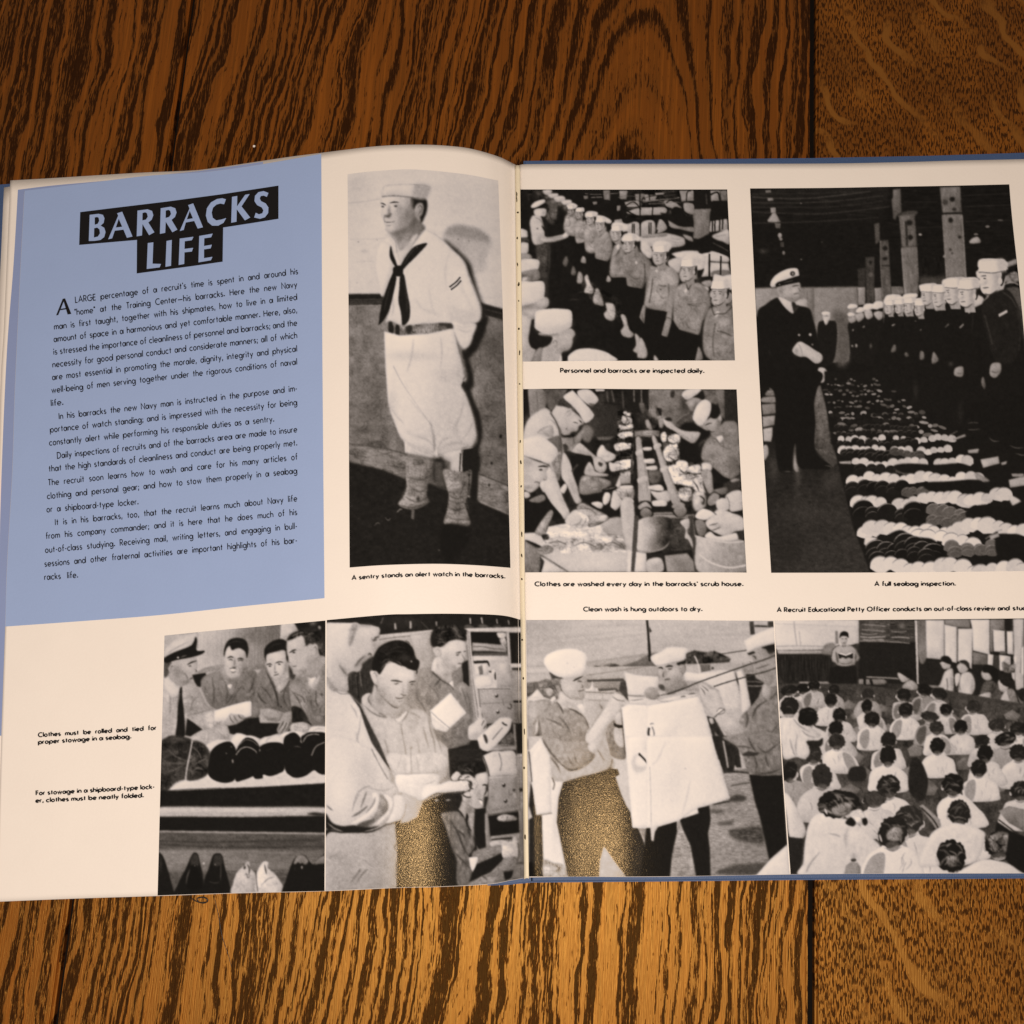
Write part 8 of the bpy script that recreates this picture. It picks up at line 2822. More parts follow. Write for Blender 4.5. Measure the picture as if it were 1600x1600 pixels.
    b.inputs['Specular Tint'].default_value = (1.0, 0.54, 0.12, 1)
    nt.links.new(math_node(nt, 'MULTIPLY_ADD', dark, -1.50, 1.58), b.inputs['Specular IOR Level'])
    bump = N(nt, 'ShaderNodeBump')
    bump.inputs['Strength'].default_value = 0.55
    bump.inputs['Distance'].default_value = 0.0004
    h = math_node(nt, 'ADD', math_node(nt, 'MULTIPLY', dark, -0.8), math_node(nt, 'MULTIPLY', fine, 0.6))
    nt.links.new(h, bump.inputs['Height'])
    nt.links.new(bump.outputs[0], b.inputs['Normal'])
    return m


M_CLOTH = cloth_material()
M_EDGE = edge_material()

# ------------------------------------------------------------ the table
table = empty('oak_table', (0, 0, 0))
tag(table, 'dark stained oak plank table top lying under the open book', 'table')


def plank(x0, x1, mat):
    bm = bmesh.new()
    bmesh.ops.create_cube(bm, size=1)
    for v in bm.verts:
        v.co = Vector(((x0 + x1) / 2 + v.co.x * (x1 - x0), 0.05 + v.co.y * 1.5, -0.015 + v.co.z * 0.03))
    bmesh.ops.bevel(bm, geom=[e for e in bm.edges if abs(e.verts[0].co.y - e.verts[1].co.y) > 1 and e.verts[0].co.z > -0.001],
                    offset=0.0011, segments=3, affect='EDGES')
    me = bpy.data.meshes.new('plank')
    bm.to_mesh(me)
    bm.free()
    me.materials.append(mat)
    o = bpy.data.objects.new('plank', me)
    COL.objects.link(o)
    o.parent = table
    return o


def seam_x(p, q):
    a = P3([p, q], 0.0)
    return float(a[:, 0].mean())


SX1, SX2 = seam_x((299, 0), (86, 1600)), seam_x((1273, 0), (1266, 1600))
mid_c = float(P3([(925, 200)], 0)[0, 0])
plank(SX1 - 0.30, SX1 - 0.0009, wood_material('oak_board_a', 'flat', SX1 - 0.22, -0.3, 0.05, 0.05, 340, 3.1))
plank(SX1 + 0.0009, SX2 - 0.0013, wood_material('oak_board_b', 'flat', mid_c, -0.05, 0.120, 0.07, 360, 8.35))
plank(SX2 + 0.0013, SX2 + 0.34, wood_material('oak_board_c', 'quarter', 0, 0, 0, 0, 52, 5.7))
M_GAP = sheet_material('seam_shade', (0.006, 0.004, 0.003), 0.9, 0.2, 0.1)  # near-black bars stand in for the shade down the plank seams
for xs, wd in ((SX1, 0.0026), (SX2, 0.0040)):
    V = [(xs - wd / 2, -0.7, -0.004), (xs + wd / 2, -0.7, -0.004), (xs + wd / 2, 0.8, -0.004), (xs - wd / 2, 0.8, -0.004),
         (xs - wd / 2, -0.7, -0.02), (xs + wd / 2, -0.7, -0.02), (xs + wd / 2, 0.8, -0.02), (xs - wd / 2, 0.8, -0.02)]
    link('seam_shade_bar', V, [(0, 1, 2, 3), (4, 7, 6, 5), (0, 4, 5, 1), (1, 5, 6, 2), (2, 6, 7, 3), (3, 7, 4, 0)], M_GAP, table)

# ------------------------------------------------------------ the book
book = empty('open_book', (0, 0, 0))
tag(book, 'open picture book with blue cloth cover lying across the oak planks', 'book')


def slab(name, px, z0, z1, mat, parent, round_px=0.0):
    """A flat board with the given outline (photo pixels at its upper face)."""
    P = P3(px, z1)
    bm = bmesh.new()
    lo = [bm.verts.new((p[0], p[1], z0)) for p in P]
    hi = [bm.verts.new((p[0], p[1], z1)) for p in P]
    n = len(P)
    top = bm.faces.new(hi)
    bm.faces.new(lo[::-1])
    for i in range(n):
        bm.faces.new((lo[i], lo[(i + 1) % n], hi[(i + 1) % n], hi[i]))
    bmesh.ops.recalc_face_normals(bm, faces=bm.faces)
    if round_px:
        bmesh.ops.bevel(bm, geom=list(top.edges), offset=round_px, segments=3, affect='EDGES')
    me = bpy.data.meshes.new(name)
    bm.to_mesh(me)
    bm.free()
    me.materials.append(mat)
    o = bpy.data.objects.new(name, me)
    COL.objects.link(o)
    o.parent = parent
    return o


# cloth boards and spine
slab('cover_board', [(818, 250), (1000, 248), (1270, 245.5), (1450, 242), (1700, 234), (1730, 1372), (1600, 1373), (1240, 1375.5),
                     (1030, 1378), (830, 1379.5)], 0.0004, 0.0034, M_CLOTH, book, 0.0008)
slab('cover_board', [(-70, 292), (12, 286), (300, 276), (600, 266), (800, 262), (806, 1374), (600, 1379), (300, 1389), (0, 1400), (-70, 1402)],
     0.0004, 0.0034, M_CLOTH, book, 0.0008)
slab('cover_spine', [(795, 268), (822, 262), (834, 1379), (812, 1381), (792, 1383), (762, 1384), (758, 1376)], 0.0004, 0.0026, M_CLOTH, book, 0.0005)


def block(name, top, bottom, left, right, zf, dz, nu, nv):
    """The stack of leaves under the open page, down to the cover."""
    G = coons(top, bottom, left, right, nu, nv).reshape(-1, 2)
    V = P3(G, zf(G) - dz)
    F = grid_faces(nu, nv)[:, ::-1].tolist()
    F = [f[::-1] for f in F]
    rim = [j for j in range(nu + 1)] + [i * (nu + 1) + nu for i in range(1, nv + 1)] + \
          [nv * (nu + 1) + j for j in range(nu - 1, -1, -1)] + [i * (nu + 1) for i in range(nv - 1, 0, -1)]
    base = len(V)
    low = V[rim].copy()
    low[:, 2] = 0.0036
    V = np.vstack([V, low])
    n = len(rim)
    for a in range(n):
        c = (a + 1) % n
        F.append([rim[a], base + a, base + c, rim[c]])
    F.append([base + a for a in range(n)])
    o = link(name, V, F, M_EDGE, book)
    bm = bmesh.new()
    bm.from_mesh(o.data)
    bmesh.ops.recalc_face_normals(bm, faces=bm.faces)
    bm.to_mesh(o.data)
    bm.free()
    return o


def sheet(name, top, bottom, left, right, zf, dz, mat, parent, nu, nv, thick=0.0, label=None):
    G = coons(top, bottom, left, right, nu, nv).reshape(-1, 2)
    o = link(name, P3(G, zf(G) + dz), grid_faces(nu, nv), mat, parent, True)
    if thick:
        md = o.modifiers.new('paper_thickness', 'SOLIDIFY')
        md.thickness = thick
        md.offset = -1
    if label:
        o['label'] = label
    return o


L_TOP = [(38, 298), (130, 287), (227, 275), (325, 268), (411, 256), (502, 240), (564, 231), (606, 227.3), (649, 226), (691, 227.2),
         (734, 232), (776, 243.6), (797, 253), (806, 258)]
L_LEFT = [(38, 298), (32, 415), (23, 610), (19, 737), (11, 880), (8, 979), (2, 1150), (-2, 1290), (-5, 1409)]
L_BOT = [(-5, 1409), (120, 1404), (247, 1400), (362, 1396), (508, 1392.5), (621, 1387.3), (680, 1386), (761, 1382), (797, 1376), (819, 1372)]
L_RIGHT = [(806, 258), (810, 620), (815, 1000), (819, 1372)]

inset = lambda P, dx, dy: [(x + dx, y + dy) for x, y in P]
U_TOP = [(16, 282), (81, 278.5), (162, 273.6), (227, 270), (290, 267.6), (325, 264.6), (411, 252.2), (455, 245.8), (502, 240), (564, 232.5),
         (606, 229), (649, 227.6), (691, 229), (734, 234), (776, 245.6), (797, 255), (806, 260)]
U_LEFT = [(16, 282), (13, 350), (6, 512), (0, 626), (-8, 978), (-12, 1200), (-14, 1407)]
U_BOT = inset(L_BOT, 0, -1.5)
U_BOT[0] = (-14, 1407)
block('page_block', inset(U_TOP, 3, 5), inset(L_BOT, 3, -4), [(19, 287)] + inset(U_LEFT[1:-1], 5, 0) + [(-2, 1405)],
      [(809, 265), (812, 620), (817, 1000), (822, 1368)], z_left, 0.0012, 60, 40)
R_TOP = [(811, 258), (835, 256.4), (1000, 256), (1270, 255.6), (1400, 253.6), (1500, 250.8), (1600, 248.6), (1712, 245)]
R_BOT = [(824, 1371), (900, 1370), (1030, 1370), (1240, 1366.3), (1400, 1365), (1600, 1364.6), (1732, 1363)]
R_LEFT = [(811, 258), (815, 620), (819, 1000), (824, 1371)]
R_RIGHT = [(1712, 245), (1722, 800), (1732, 1363)]
block('page_block', inset(R_TOP, -1, 2), inset(R_BOT, -1, -2), [(810, 260), (814, 620), (818, 1000), (823, 1369)],
      [(1711, 247), (1721, 800), (1731, 1361)], z_right, 0.0006, 60, 40)

T = 0.00010
low = sheet('page', [(6.2, 293), (40, 290), (300, 279), (600, 240), (806, 264)], inset(L_BOT, 0, -3), [(6.2, 293), (4.5, 330), (1.5, 400), (-6, 560), (-16, 900), (-5, 1406)],
            L_RIGHT[:1] + [(810, 620), (815, 1000), (819, 1369)], z_left, -0.0010, M_PAPER, book, 60, 40, T)
under = sheet('page', U_TOP, U_BOT, U_LEFT, L_RIGHT[:1] + [(810, 620), (815, 1000), (819, 1370.5)], z_left, -0.0005, M_PAPER, book, 160, 60, T,
              'lower leaf whose white and blue margin shows past the upper page')
sheet('blue_panel', [(28, 296.5), (81, 290), (162, 282.6), (227, 275.5), (290, 269.5), (325, 265.4), (411, 252.8)], [(-3, 1150), (200, 1120), (420, 1000)],
      [(28, 296.5), (21, 415), (11, 545), (3, 724), (-1.5, 900), (-3, 1150)], [(411, 252.8), (415, 600), (420, 1000)], z_left, -0.00043, M_BLUE_SHADE, under, 100, 60,
      label='blue strip of the leaf underneath, coloured darker for the shade of the upper page')
left = sheet('page', L_TOP, L_BOT, L_LEFT, L_RIGHT, z_left, 0.0, M_PAPER, book, 220, 110, T, 'left page with the blue text panel and three photographs')
right = sheet('page', R_TOP, R_BOT, R_LEFT, R_RIGHT, z_right, 0.0, M_PAPER, book, 160, 110, T, 'right page with four black and white photographs')

# inner margin of the next section with the sewing marks, between the two pages
g_l = [(804.5, 259), (808.5, 620), (813.5, 1000), (818.5, 1374)]
g_r = [(812.5, 259), (817, 620), (821, 1000), (826.5, 1373)]
strip = sheet('gutter_strip', [(804.5, 259), (808, 258), (812.5, 259)], [(818.5, 1374), (823, 1372), (826.5, 1373)], g_l, g_r,
              lambda p: np.interp(p[:, 0] - gutter_x(p[:, 1]), [-2, 1.5, 4.5, 8], [.0142, .0156, .0159, .0156]), 0.0002, M_GLUE, book, 8, 160, T)
for y, h in ((303, 3.4), (311, 5), (332, 1.4), (372, 2.2), (413, 3.4), (444, 3.6), (470, 1.6), (514, 2.0), (551, 4.2), (600, 1.4), (690, 2.4), (722, 3.4), (760, 1.6),
             (835, 4.6), (868, 3.4), (905, 1.6), (1000, 1.4), (1060, 2), (1143, 5), (1200, 2), (1308, 4.0)):
    x = gutter_x(y) + random.uniform(0.8, 2.6)
    q = ell(x, y, random.uniform(0.9, 1.7), h, random.uniform(-15, 15), 9) + np.random.RandomState(int(y)).uniform(-.4, .4, (9, 2))
    V = P3(q, 0.0160 + 0.00035)
    link('sewing_hole', V, [tuple(range(9))], M_HOLE, strip)

# ------------------------------------------------------------ printed matter
def srgb_lin(c):
    return np.where(c <= 0.04045, c / 12.92, ((c + 0.055) / 1.055) ** 2.4)


def printed_photo(art, top, bottom, lft, rgt, zf, page, label):
    """Paint the picture, then lay it on its page as a finely divided printed sheet."""
    CANVAS[:] = 100.0
    paint(art)
    finish_canvas()
    w = np.linalg.norm(np.subtract(top[0], top[-1]))
    h = np.linalg.norm(np.subtract(lft[0], lft[-1]))
    nu, nv = int(w / 1.25), int(h / 1.25)
    G = coons(top, bottom, lft, rgt, nu, nv).reshape(-1, 2)
    x, y = np.clip(G[:, 0] - 0.5, 0, CW - 2), np.clip(G[:, 1] - 0.5, 0, CW - 2)
    ix, iy = x.astype(int), y.astype(int)
    fx, fy = x - ix, y - iy
    g = (CANVAS[iy, ix] * (1 - fx) + CANVAS[iy, ix + 1] * fx) * (1 - fy) + (CANVAS[iy + 1, ix] * (1 - fx) + CANVAS[iy + 1, ix + 1] * fx) * fy
    V = P3(G, zf(G) + 0.00016)
    F = grid_faces(nu, nv)
    me = bpy.data.meshes.new('printed_photo')
    me.vertices.add(len(V))
    me.vertices.foreach_set('co', V.astype(np.float32).ravel())
    me.loops.add(F.size)
    me.loops.foreach_set('vertex_index', F.astype(np.int32).ravel())
    me.polygons.add(len(F))
    me.polygons.foreach_set('loop_start', np.arange(0, F.size, 4, dtype=np.int32))
    me.polygons.foreach_set('use_smooth', np.ones(len(F), bool))
    me.update(calc_edges=True)
    ink = np.ones((len(V), 4), np.float32)
    lin = srgb_lin(g / 100.0)[:, None]
    ink[:, :3] = 0.006 + (np.array([0.85, 0.785, 0.73]) - 0.006) * lin
    mid = 4 * lin * (1 - lin)
    ink[:, :3] *= 1 + mid * np.array([-0.05, 0.0, 0.13])
    a = me.color_attributes.new('ink', 'FLOAT_COLOR', 'POINT')
    a.data.foreach_set('color', ink.ravel())
    me.materials.append(M_INK)
    o = bpy.data.objects.new('printed_photo', me)
    COL.objects.link(o)
    o.parent = page
    o['label'] = label
    return o


printed_photo(ART['a'], [(543, 272.2), (575, 268.3), (627.5, 264.6), (660, 265.4), (691, 268), (735, 273.5), (778.4, 282.2)],
              [(546.3, 886.8), (600, 883), (677.5, 881), (740, 883), (797.6, 887.2)], [(543, 272.2), (545, 540), (545.2, 697), (546.3, 886.8)],
              [(778.4, 282.2), (784.7, 455), (787, 540), (794.3, 763), (797.6, 887.2)], z_left, left, 'tall printed photo of a sentry in white with dark neckerchief')
printed_photo(ART['e'], [(257, 993.2), (330, 985.8), (420, 977.8), (508.4, 969.6)], [(246.2, 1399.2), (362, 1395.4), (507, 1392.2)],
              [(257, 993.2), (252, 1180), (246.2, 1399.2)], [(508.4, 969.6), (508, 1180), (507, 1392.2)], z_left, left,
              'printed photo of an officer showing rolled clothes to three men above a row of shoes')
printed_photo(ART['f'], [(510.6, 968.9), (600.6, 960.8), (640, 959.6), (697.5, 958.9), (759, 960), (791, 962.6), (814.5, 968.7)],
              [(508.6, 1392), (621, 1386.8), (680, 1385.4), (761, 1381.4), (797, 1375.5), (818.5, 1371.6)], [(510.6, 968.9), (509.5, 1180), (508.6, 1392)],
              [(814.5, 968.7), (816.5, 1180), (818.5, 1371.6)], z_left, left, 'printed photo of a locker inspection with a young man beside an officer')
printed_photo(ART['b'], [(812, 296), (970, 296.2), (1136.3, 296)], [(816.6, 565), (980, 563.6), (1148.4, 563.2)], [(812, 296), (816.6, 565)],
              [(1136.3, 296), (1142, 420), (1148.4, 563.2)], z_right, right, 'printed photo of sailors lined up in a barracks for inspection')
printed_photo(ART['c'], [(817.4, 608), (900, 607.2), (1000, 608), (1151, 608.4)], [(820.2, 894.4), (1000, 894), (1166.6, 894.6)], [(817.4, 608), (820.2, 894.4)],
              [(1151, 608.4), (1158, 750), (1166.6, 894.6)], z_right, right, 'printed photo of sailors scrubbing clothes at wash tables')
printed_photo(ART['d'], [(1172, 294.4), (1290, 293.6), (1380, 292), (1480, 290.3), (1577, 288)], [(1205, 895), (1390, 894.4), (1630, 892)],
              [(1172, 294.4), (1187, 600), (1205, 895)], [(1577, 288), (1582, 346), (1600, 520), (1630, 892)], z_right, right,
              'large printed photo of an officer inspecting rows of rolled clothing')
printed_photo(ART['g'], [(822, 968.8), (1010, 968.6), (1110, 969.6), (1208.4, 970)], [(826, 1369.6), (1030, 1369.4), (1233.6, 1366)], [(822, 968.8), (826, 1369.6)],
              [(1208.4, 970), (1220, 1170), (1233.6, 1366)], z_right, right, 'printed photo of three sailors hanging white wash on a line')
printed_photo(ART['h'], [(1210.2, 970), (1390, 968.4), (1500, 967.3), (1600, 966.2), (1640, 965.4)], [(1235.4, 1366), (1400, 1364.6), (1600, 1364.2), (1650, 1364)],
              [(1210.2, 970), (1221.5, 1170), (1235.4, 1366)], [(1640, 965.4), (1645, 1170), (1650, 1364)], z_right, right,
              'printed photo of a crowded class seen from behind facing a blackboard')

# pale blue panel
panel = sheet('blue_panel', inset(L_TOP[:5], 0.3, 0.3) + [(502, 240.4)], [(8.3, 978.6), (130, 970), (252, 960.6), (380, 947), (507, 934.6)],
              inset(L_LEFT[:6], 0.3, 0), [(502, 240.4), (503.3, 500), (505, 720), (507, 934.6)], z_left, 0.00008, M_BLUE, left, 120, 120)

# ---- lettering: a geometric sans drawn with strokes (cap height 10, x-height 6.2)
def arc(cx, cy, rx, ry, a0, a1, n=None):
    n = n or max(int(abs(a1 - a0) / 20), 3)
    t = np.radians(np.linspace(a0, a1, n + 1))
    return [(cx + rx * math.cos(q), cy + ry * math.sin(q)) for q in t]


O = lambda x=2.75: arc(x, 3.1, 2.75, 3.15, 0, 360)
GL = {
    'a': (6.2, [arc(2.5, 3.1, 2.5, 3.1, 0, 360), [(6.2, 6.6), (6.2, -0.2)]]), 'b': (6.4, [O(3.65), [(0, 10.6), (0, 0)]]), 'c': (5.2, [arc(3.1, 3.1, 3.1, 3.1, 48, 312)]),
    'd': (6.4, [O(), [(6.4, 10.6), (6.4, 0)]]), 'e': (6.1, [[(0.1, 3.1), (6.1, 3.1)], arc(3.1, 3.1, 3.1, 3.1, 0, 312)]),
    'f': (3.4, [[(0, 6.0), (3.4, 6.0)], [(1.4, 0), (1.4, 8.6)] + arc(3.2, 8.7, 1.8, 1.9, 180, 80)]),
    'g': (6.4, [O(), [(6.4, 6.2), (6.4, -0.8)] + arc(3.4, -0.8, 3.0, 2.7, 0, -150)]),
    'h': (5.0, [[(0, 10.6), (0, 0)], arc(2.5, 3.5, 2.5, 2.7, 180, 0) + [(5, 0)]]), 'i': (0.4, [[(0.2, 6.2), (0.2, 0)], [(0.2, 9.9), (0.2, 7.9)]]),
    'j': (0.4, [[(0.2, 6.2), (0.2, -3)], [(0.2, 9.9), (0.2, 7.9)]]), 'k': (4.6, [[(0, 10.6), (0, 0)], [(4.2, 6.2), (0.3, 2.9)], [(1.4, 3.7), (4.6, 0)]]),
    'l': (0.4, [[(0.2, 10.6), (0.2, 0)]]), 'm': (8.4, [[(0, 6.2), (0, 0)], arc(2.1, 3.7, 2.1, 2.5, 180, 0) + [(4.2, 0)], arc(6.3, 3.7, 2.1, 2.5, 180, 0) + [(8.4, 0)]]),
    'n': (5.0, [[(0, 6.2), (0, 0)], arc(2.5, 3.5, 2.5, 2.7, 180, 0) + [(5, 0)]]), 'o': (5.8, [O()]),
    'p': (6.4, [O(3.65), [(0, 6.2), (0, -3.6)]]), 'q': (6.4, [O(), [(6.4, 6.2), (6.4, -3.6)]]), 'r': (2.9, [[(0, 6.2), (0, 0)], arc(2.2, 3.9, 2.2, 2.3, 180, 72)]),
    's': (4.0, [arc(2.0, 4.6, 1.75, 1.6, 40, 270) + arc(1.9, 1.55, 2.0, 1.55, 90, -140)]), 't': (3.4, [[(1.7, 9.2), (1.7, 0)], [(0, 6.0), (3.4, 6.0)]]),
    'u': (5.0, [[(0, 6.2)] + arc(2.5, 2.7, 2.5, 2.7, 180, 360), [(5, 6.2), (5, 0)]]), 'v': (5.2, [[(0, 6.2), (2.6, 0.2), (5.2, 6.2)]]),
    'w': (8.4, [[(0, 6.2), (2.2, 0.3), (4.2, 6.0), (6.2, 0.3), (8.4, 6.2)]]), 'x': (4.8, [[(0, 6.2), (4.8, 0)], [(4.8, 6.2), (0, 0)]]),
    'y': (5.2, [[(0, 6.2), (2.7, 0.5)], [(5.2, 6.2), (1.2, -3.4)]]), 'z': (4.4, [[(0, 6.1), (4.2, 6.1), (0.1, 0.2), (4.4, 0.2)]]),
    'A': (8.0, [[(0, 0), (4, 10), (8, 0)], [(1.5, 3.3), (6.5, 3.3)]]), 'C': (8.0, [arc(5, 5, 5, 5, 52, 308)]), 'D': (7.0, [[(0, 0), (0, 10), (2, 10)] + arc(2, 5, 5, 5, 90, -90) + [(0, 0)]]),
    'E': (4.6, [[(4.6, 10), (0, 10), (0, 0), (4.6, 0)], [(0, 5.3), (4.3, 5.3)]]), 'F': (4.5, [[(4.5, 10), (0, 10), (0, 0)], [(0, 5.3), (4.2, 5.3)]]),
    'G': (9.4, [arc(5, 5, 5, 5, 48, 345) + [(9.6, 4.9), (5.2, 4.9)]]), 'H': (6.6, [[(0, 10), (0, 0)], [(6.6, 10), (6.6, 0)], [(0, 5.3), (6.6, 5.3)]]),
    'I': (0.4, [[(0.2, 10), (0.2, 0)]]), 'L': (4.2, [[(0, 10), (0, 0), (4.2, 0)]]), 'N': (7.0, [[(0, 0), (0, 10), (7, 0), (7, 10)]]), 'O': (10, [arc(5, 5, 5, 5, 0, 360)]),
    'P': (4.9, [[(0, 0), (0, 10), (2.3, 10)] + arc(2.3, 7.3, 2.7, 2.7, 90, -90) + [(0, 4.6)]]),
    'R': (5.4, [[(0, 0), (0, 10), (2.3, 10)] + arc(2.3, 7.3, 2.7, 2.7, 90, -90) + [(0, 4.6)], [(2.2, 4.6), (5.4, 0)]]), 'T': (5.4, [[(0, 10), (5.4, 10)], [(2.7, 10), (2.7, 0)]]),
    '.': (1.2, [[(0.2, 1.9), (0.2, 0)], [(1.0, 1.9), (1.0, 0)]]), ',': (1.1, [[(0.9, 1.7), (0.2, -1.8)]]), ';': (1.1, [[(0.9, 1.7), (0.2, -1.8)], [(0.7, 6.2), (0.7, 4.4)]]),
    "'": (0.5, [[(0.3, 10.4), (0.3, 7.6)]]), '"': (2.0, [[(0.3, 10.4), (0.3, 7.6)], [(1.8, 10.4), (1.8, 7.6)]]), '-': (2.6, [[(0, 3.6), (2.6, 3.6)]]), '_': (9.0, [[(0, 3.6), (9, 3.6)]]),
}


class Lettering:
    """Collects inked strokes in photo pixels and lays them on a page as one mesh."""

    def __init__(self, zf):
        self.zf, self.P, self.Z, self.F, self.k = zf, [], [], [], 0

    def poly(self, ring, dz=0.0):
        b = len(self.P)
        self.P += [tuple(p) for p in ring]
        self.Z += [dz] * len(ring)
        self.F.append(tuple(range(b, b + len(ring))))

    def stroke(self, pts, w, f):
        """pts in letter units; w stroke weight in letter units; f maps letter units to pixels."""
        P = np.asarray(pts, float)
        closed = np.allclose(P[0], P[-1])
        Q = P[:-1] if closed else P
        n = len(Q)
        nrm = []
        for i in range(n):
            a = Q[i - 1] if (i > 0 or closed) else Q[i]
            c = Q[(i + 1) % n] if (i < n - 1 or closed) else Q[i]
            d1, d2 = Q[i] - a, c - Q[i]
            l1, l2 = np.linalg.norm(d1), np.linalg.norm(d2)
            d1, d2 = (d1 / l1 if l1 > 1e-9 else d2 / l2), (d2 / l2 if l2 > 1e-9 else d1 / l1)
            m = np.array([-(d1[1] + d2[1]), d1[0] + d2[0]])
            lm = np.linalg.norm(m)
            m = m / lm if lm > 1e-6 else np.array([-d1[1], d1[0]])
            nrm.append(m * min(1 / max(m @ np.array([-d1[1], d1[0]]), 0.45), 2.2))
        nrm = np.array(nrm) * w / 2
        A, B = f(Q + nrm), f(Q - nrm)
        b = len(self.P)
        self.P += [tuple(p) for p in A] + [tuple(p) for p in B]
        self.k += 1
        self.Z += [0.000004 * (self.k % 6)] * (2 * n)
        for i in range(n if closed else n - 1):
            j = (i + 1) % n
            self.F.append((b + i, b + j, b + n + j, b + n + i))

    def line(self, text, p0, p1, size, weight, kx=1.0, lean=0.0, sag=0.0, track=2.3, gap_to=None):
        """Set one line between p0 and p1 (photo pixels, baseline), opening the word spaces to fill it."""
        p0, p1 = np.array(p0, float), np.array(p1, float)
        W = np.linalg.norm(p1 - p0)
        words = text.split(' ')
        s = size / 10.0
        wid = [sum(GL[c][0] + track for c in w) - track for w in words]
        total = sum(wid)
        gaps = len(words) - 1
        gap = (W / (s * kx) - total) / gaps if gaps else 0
        if gaps and gap_to:
            gap = gap_to
            kx = W / (s * (total + gap * gaps))
        elif gaps and not 4.6 < gap < 14:
            gap = min(max(gap, 4.6), 14)
            kx = W / (s * (total + gap * gaps))
        elif not gaps:
            kx = W / (s * total)
        ux = (p1 - p0) / W
        up = np.array([ux[1] * 0.5 + lean, -1.0])
        x = 0.0
        for w, ww in zip(words, wid):
            for c in w:
                g = GL[c]
                for st in g[1]:
                    def f(q, x0=x):
                        X = (q[:, 0] + x0) * s * kx
                        base = p0 + ux * X[:, None]
                        if sag:
                            t = X / W
                            base = base + np.stack([0 * t, -4 * sag * t * (1 - t)], 1)
                        return base + up * (q[:, 1] * s)[:, None]
                    self.stroke(st, weight, f)
                x += g[0] + track
            x += gap - track

    def build(self, name, mat, parent, dz=0.00022, label=None, fine=False):
        px, Z, F = np.array(self.P), np.array(self.Z), self.F
        if fine:                                  # large shapes follow the curve of the page
            bm = bmesh.new()
            vs = [bm.verts.new((x, y, z)) for (x, y), z in zip(self.P, self.Z)]
            for f in F:
                bm.faces.new([vs[i] for i in f])
            bm.normal_update()
            bmesh.ops.triangulate(bm, faces=bm.faces, ngon_method='EAR_CLIP')
            for _ in range(7):
                es = [e for e in bm.edges if e.calc_length() > 6]
                if not es:
                    break
                bmesh.ops.subdivide_edges(bm, edges=es, cuts=1)
                bmesh.ops.triangulate(bm, faces=[f for f in bm.faces if len(f.verts) > 3])
            bm.verts.index_update()
            px = np.array([v.co[:2] for v in bm.verts])
            Z = np.array([v.co[2] for v in bm.verts])
            F = [[v.index for v in f.verts] for f in bm.faces]
            bm.free()
        o = link(name, P3(px, self.zf(px) + dz + Z), F, mat, parent)
        if label:
            o['label'] = label
        return o


# heading: black blocks with letters left in the blue of the panel
def hd(*q):
    return np.array(q, float).reshape(-1, 2) / 4.8485 + (115, 280)


blk = Lettering(z_left)
blk.poly(hd(50, 249, 300, 218, 700, 170, 1120, 114, 1552, 48, 1552, 300, 1340, 334, 1133, 366, 1129, 625, 900, 658, 478, 714, 480, 460, 42, 498))
head_o = blk.build('title_block', M_BLACK, left, 0.00016, 'black heading block with pale blue capitals', True)
let = Lettering(z_left)


def letter(ring, holes=()):
    """A heading letter: outline with counters, bridged into one ring."""
    ring = [tuple(p) for p in ring]
    for h in holes:
        h = [tuple(p) for p in h]
        # bridge at the closest pair of points
        bi, bj = min(((i, j) for i in range(len(ring)) for j in range(len(h))),
                     key=lambda ij: (ring[ij[0]][0] - h[ij[1]][0]) ** 2 + (ring[ij[0]][1] - h[ij[1]][1]) ** 2)
        ring = ring[:bi + 1] + h[bj:] + h[:bj + 1] + ring[bi:]
    let.poly(ring)


letter(hd(122, 270, 190, 262, 222, 270, 234, 296, 228, 330, 205, 352, 232, 368, 242, 400, 232, 438, 204, 460, 160, 467, 115, 468),
       [hd(160, 290, 160, 345, 182, 338, 194, 316, 190, 292, 178, 286)[::1], hd(156, 372, 154, 442, 184, 434, 200, 410, 196, 380, 178, 366)])
letter(hd(330, 258, 368, 246, 446, 434, 404, 444, 378, 382, 312, 390, 292, 448, 262, 455, 338, 276),
       [hd(342, 300, 320, 366, 368, 360)])
letter(hd(484, 238, 560, 228, 594, 240, 604, 272, 592, 306, 566, 328, 612, 402, 572, 424, 522, 340, 518, 426, 478, 433),
       [hd(522, 256, 521, 312, 548, 306, 562, 284, 556, 258, 542, 250)])
letter(hd(660, 220, 736, 208, 770, 220, 780, 252, 768, 286, 742, 308, 786, 382, 748, 402, 698, 322, 694, 406, 654, 414),
       [hd(698, 238, 697, 294, 724, 286, 738, 264, 732, 240, 718, 232)])
letter(hd(868, 196, 906, 183, 980, 364, 940, 374, 914, 316, 850, 328, 834, 384, 804, 393, 878, 222),
       [hd(880, 240, 858, 304, 904, 296)])
letter(hd(1154, 152, 1140, 190, 1112, 184, 1082, 192, 1056, 216, 1046, 252, 1054, 292, 1080, 312, 1118, 306, 1156, 294, 1136, 330, 1096, 352, 1050, 352, 1016, 324,
          1002, 276, 1010, 220, 1040, 176, 1086, 150, 1126, 144))
letter(hd(1200, 134, 1240, 127, 1238, 206, 1300, 118, 1334, 112, 1272, 206, 1338, 290, 1298, 312, 1236, 228, 1234, 322, 1194, 330))
letter(hd(1476, 104, 1464, 134, 1440, 124, 1418, 128, 1410, 146, 1420, 166, 1456, 184, 1476, 214, 1474, 256, 1450, 288, 1412, 300, 1368, 290, 1380, 254, 1404, 266,
          1430, 258, 1438, 236, 1426, 214, 1390, 196, 1370, 166, 1374, 126, 1400, 98, 1440, 90))
letter(hd(562, 484, 604, 478, 598, 640, 662, 642, 652, 668, 554, 680))
letter(hd(704, 468, 744, 460, 738, 656, 696, 664))
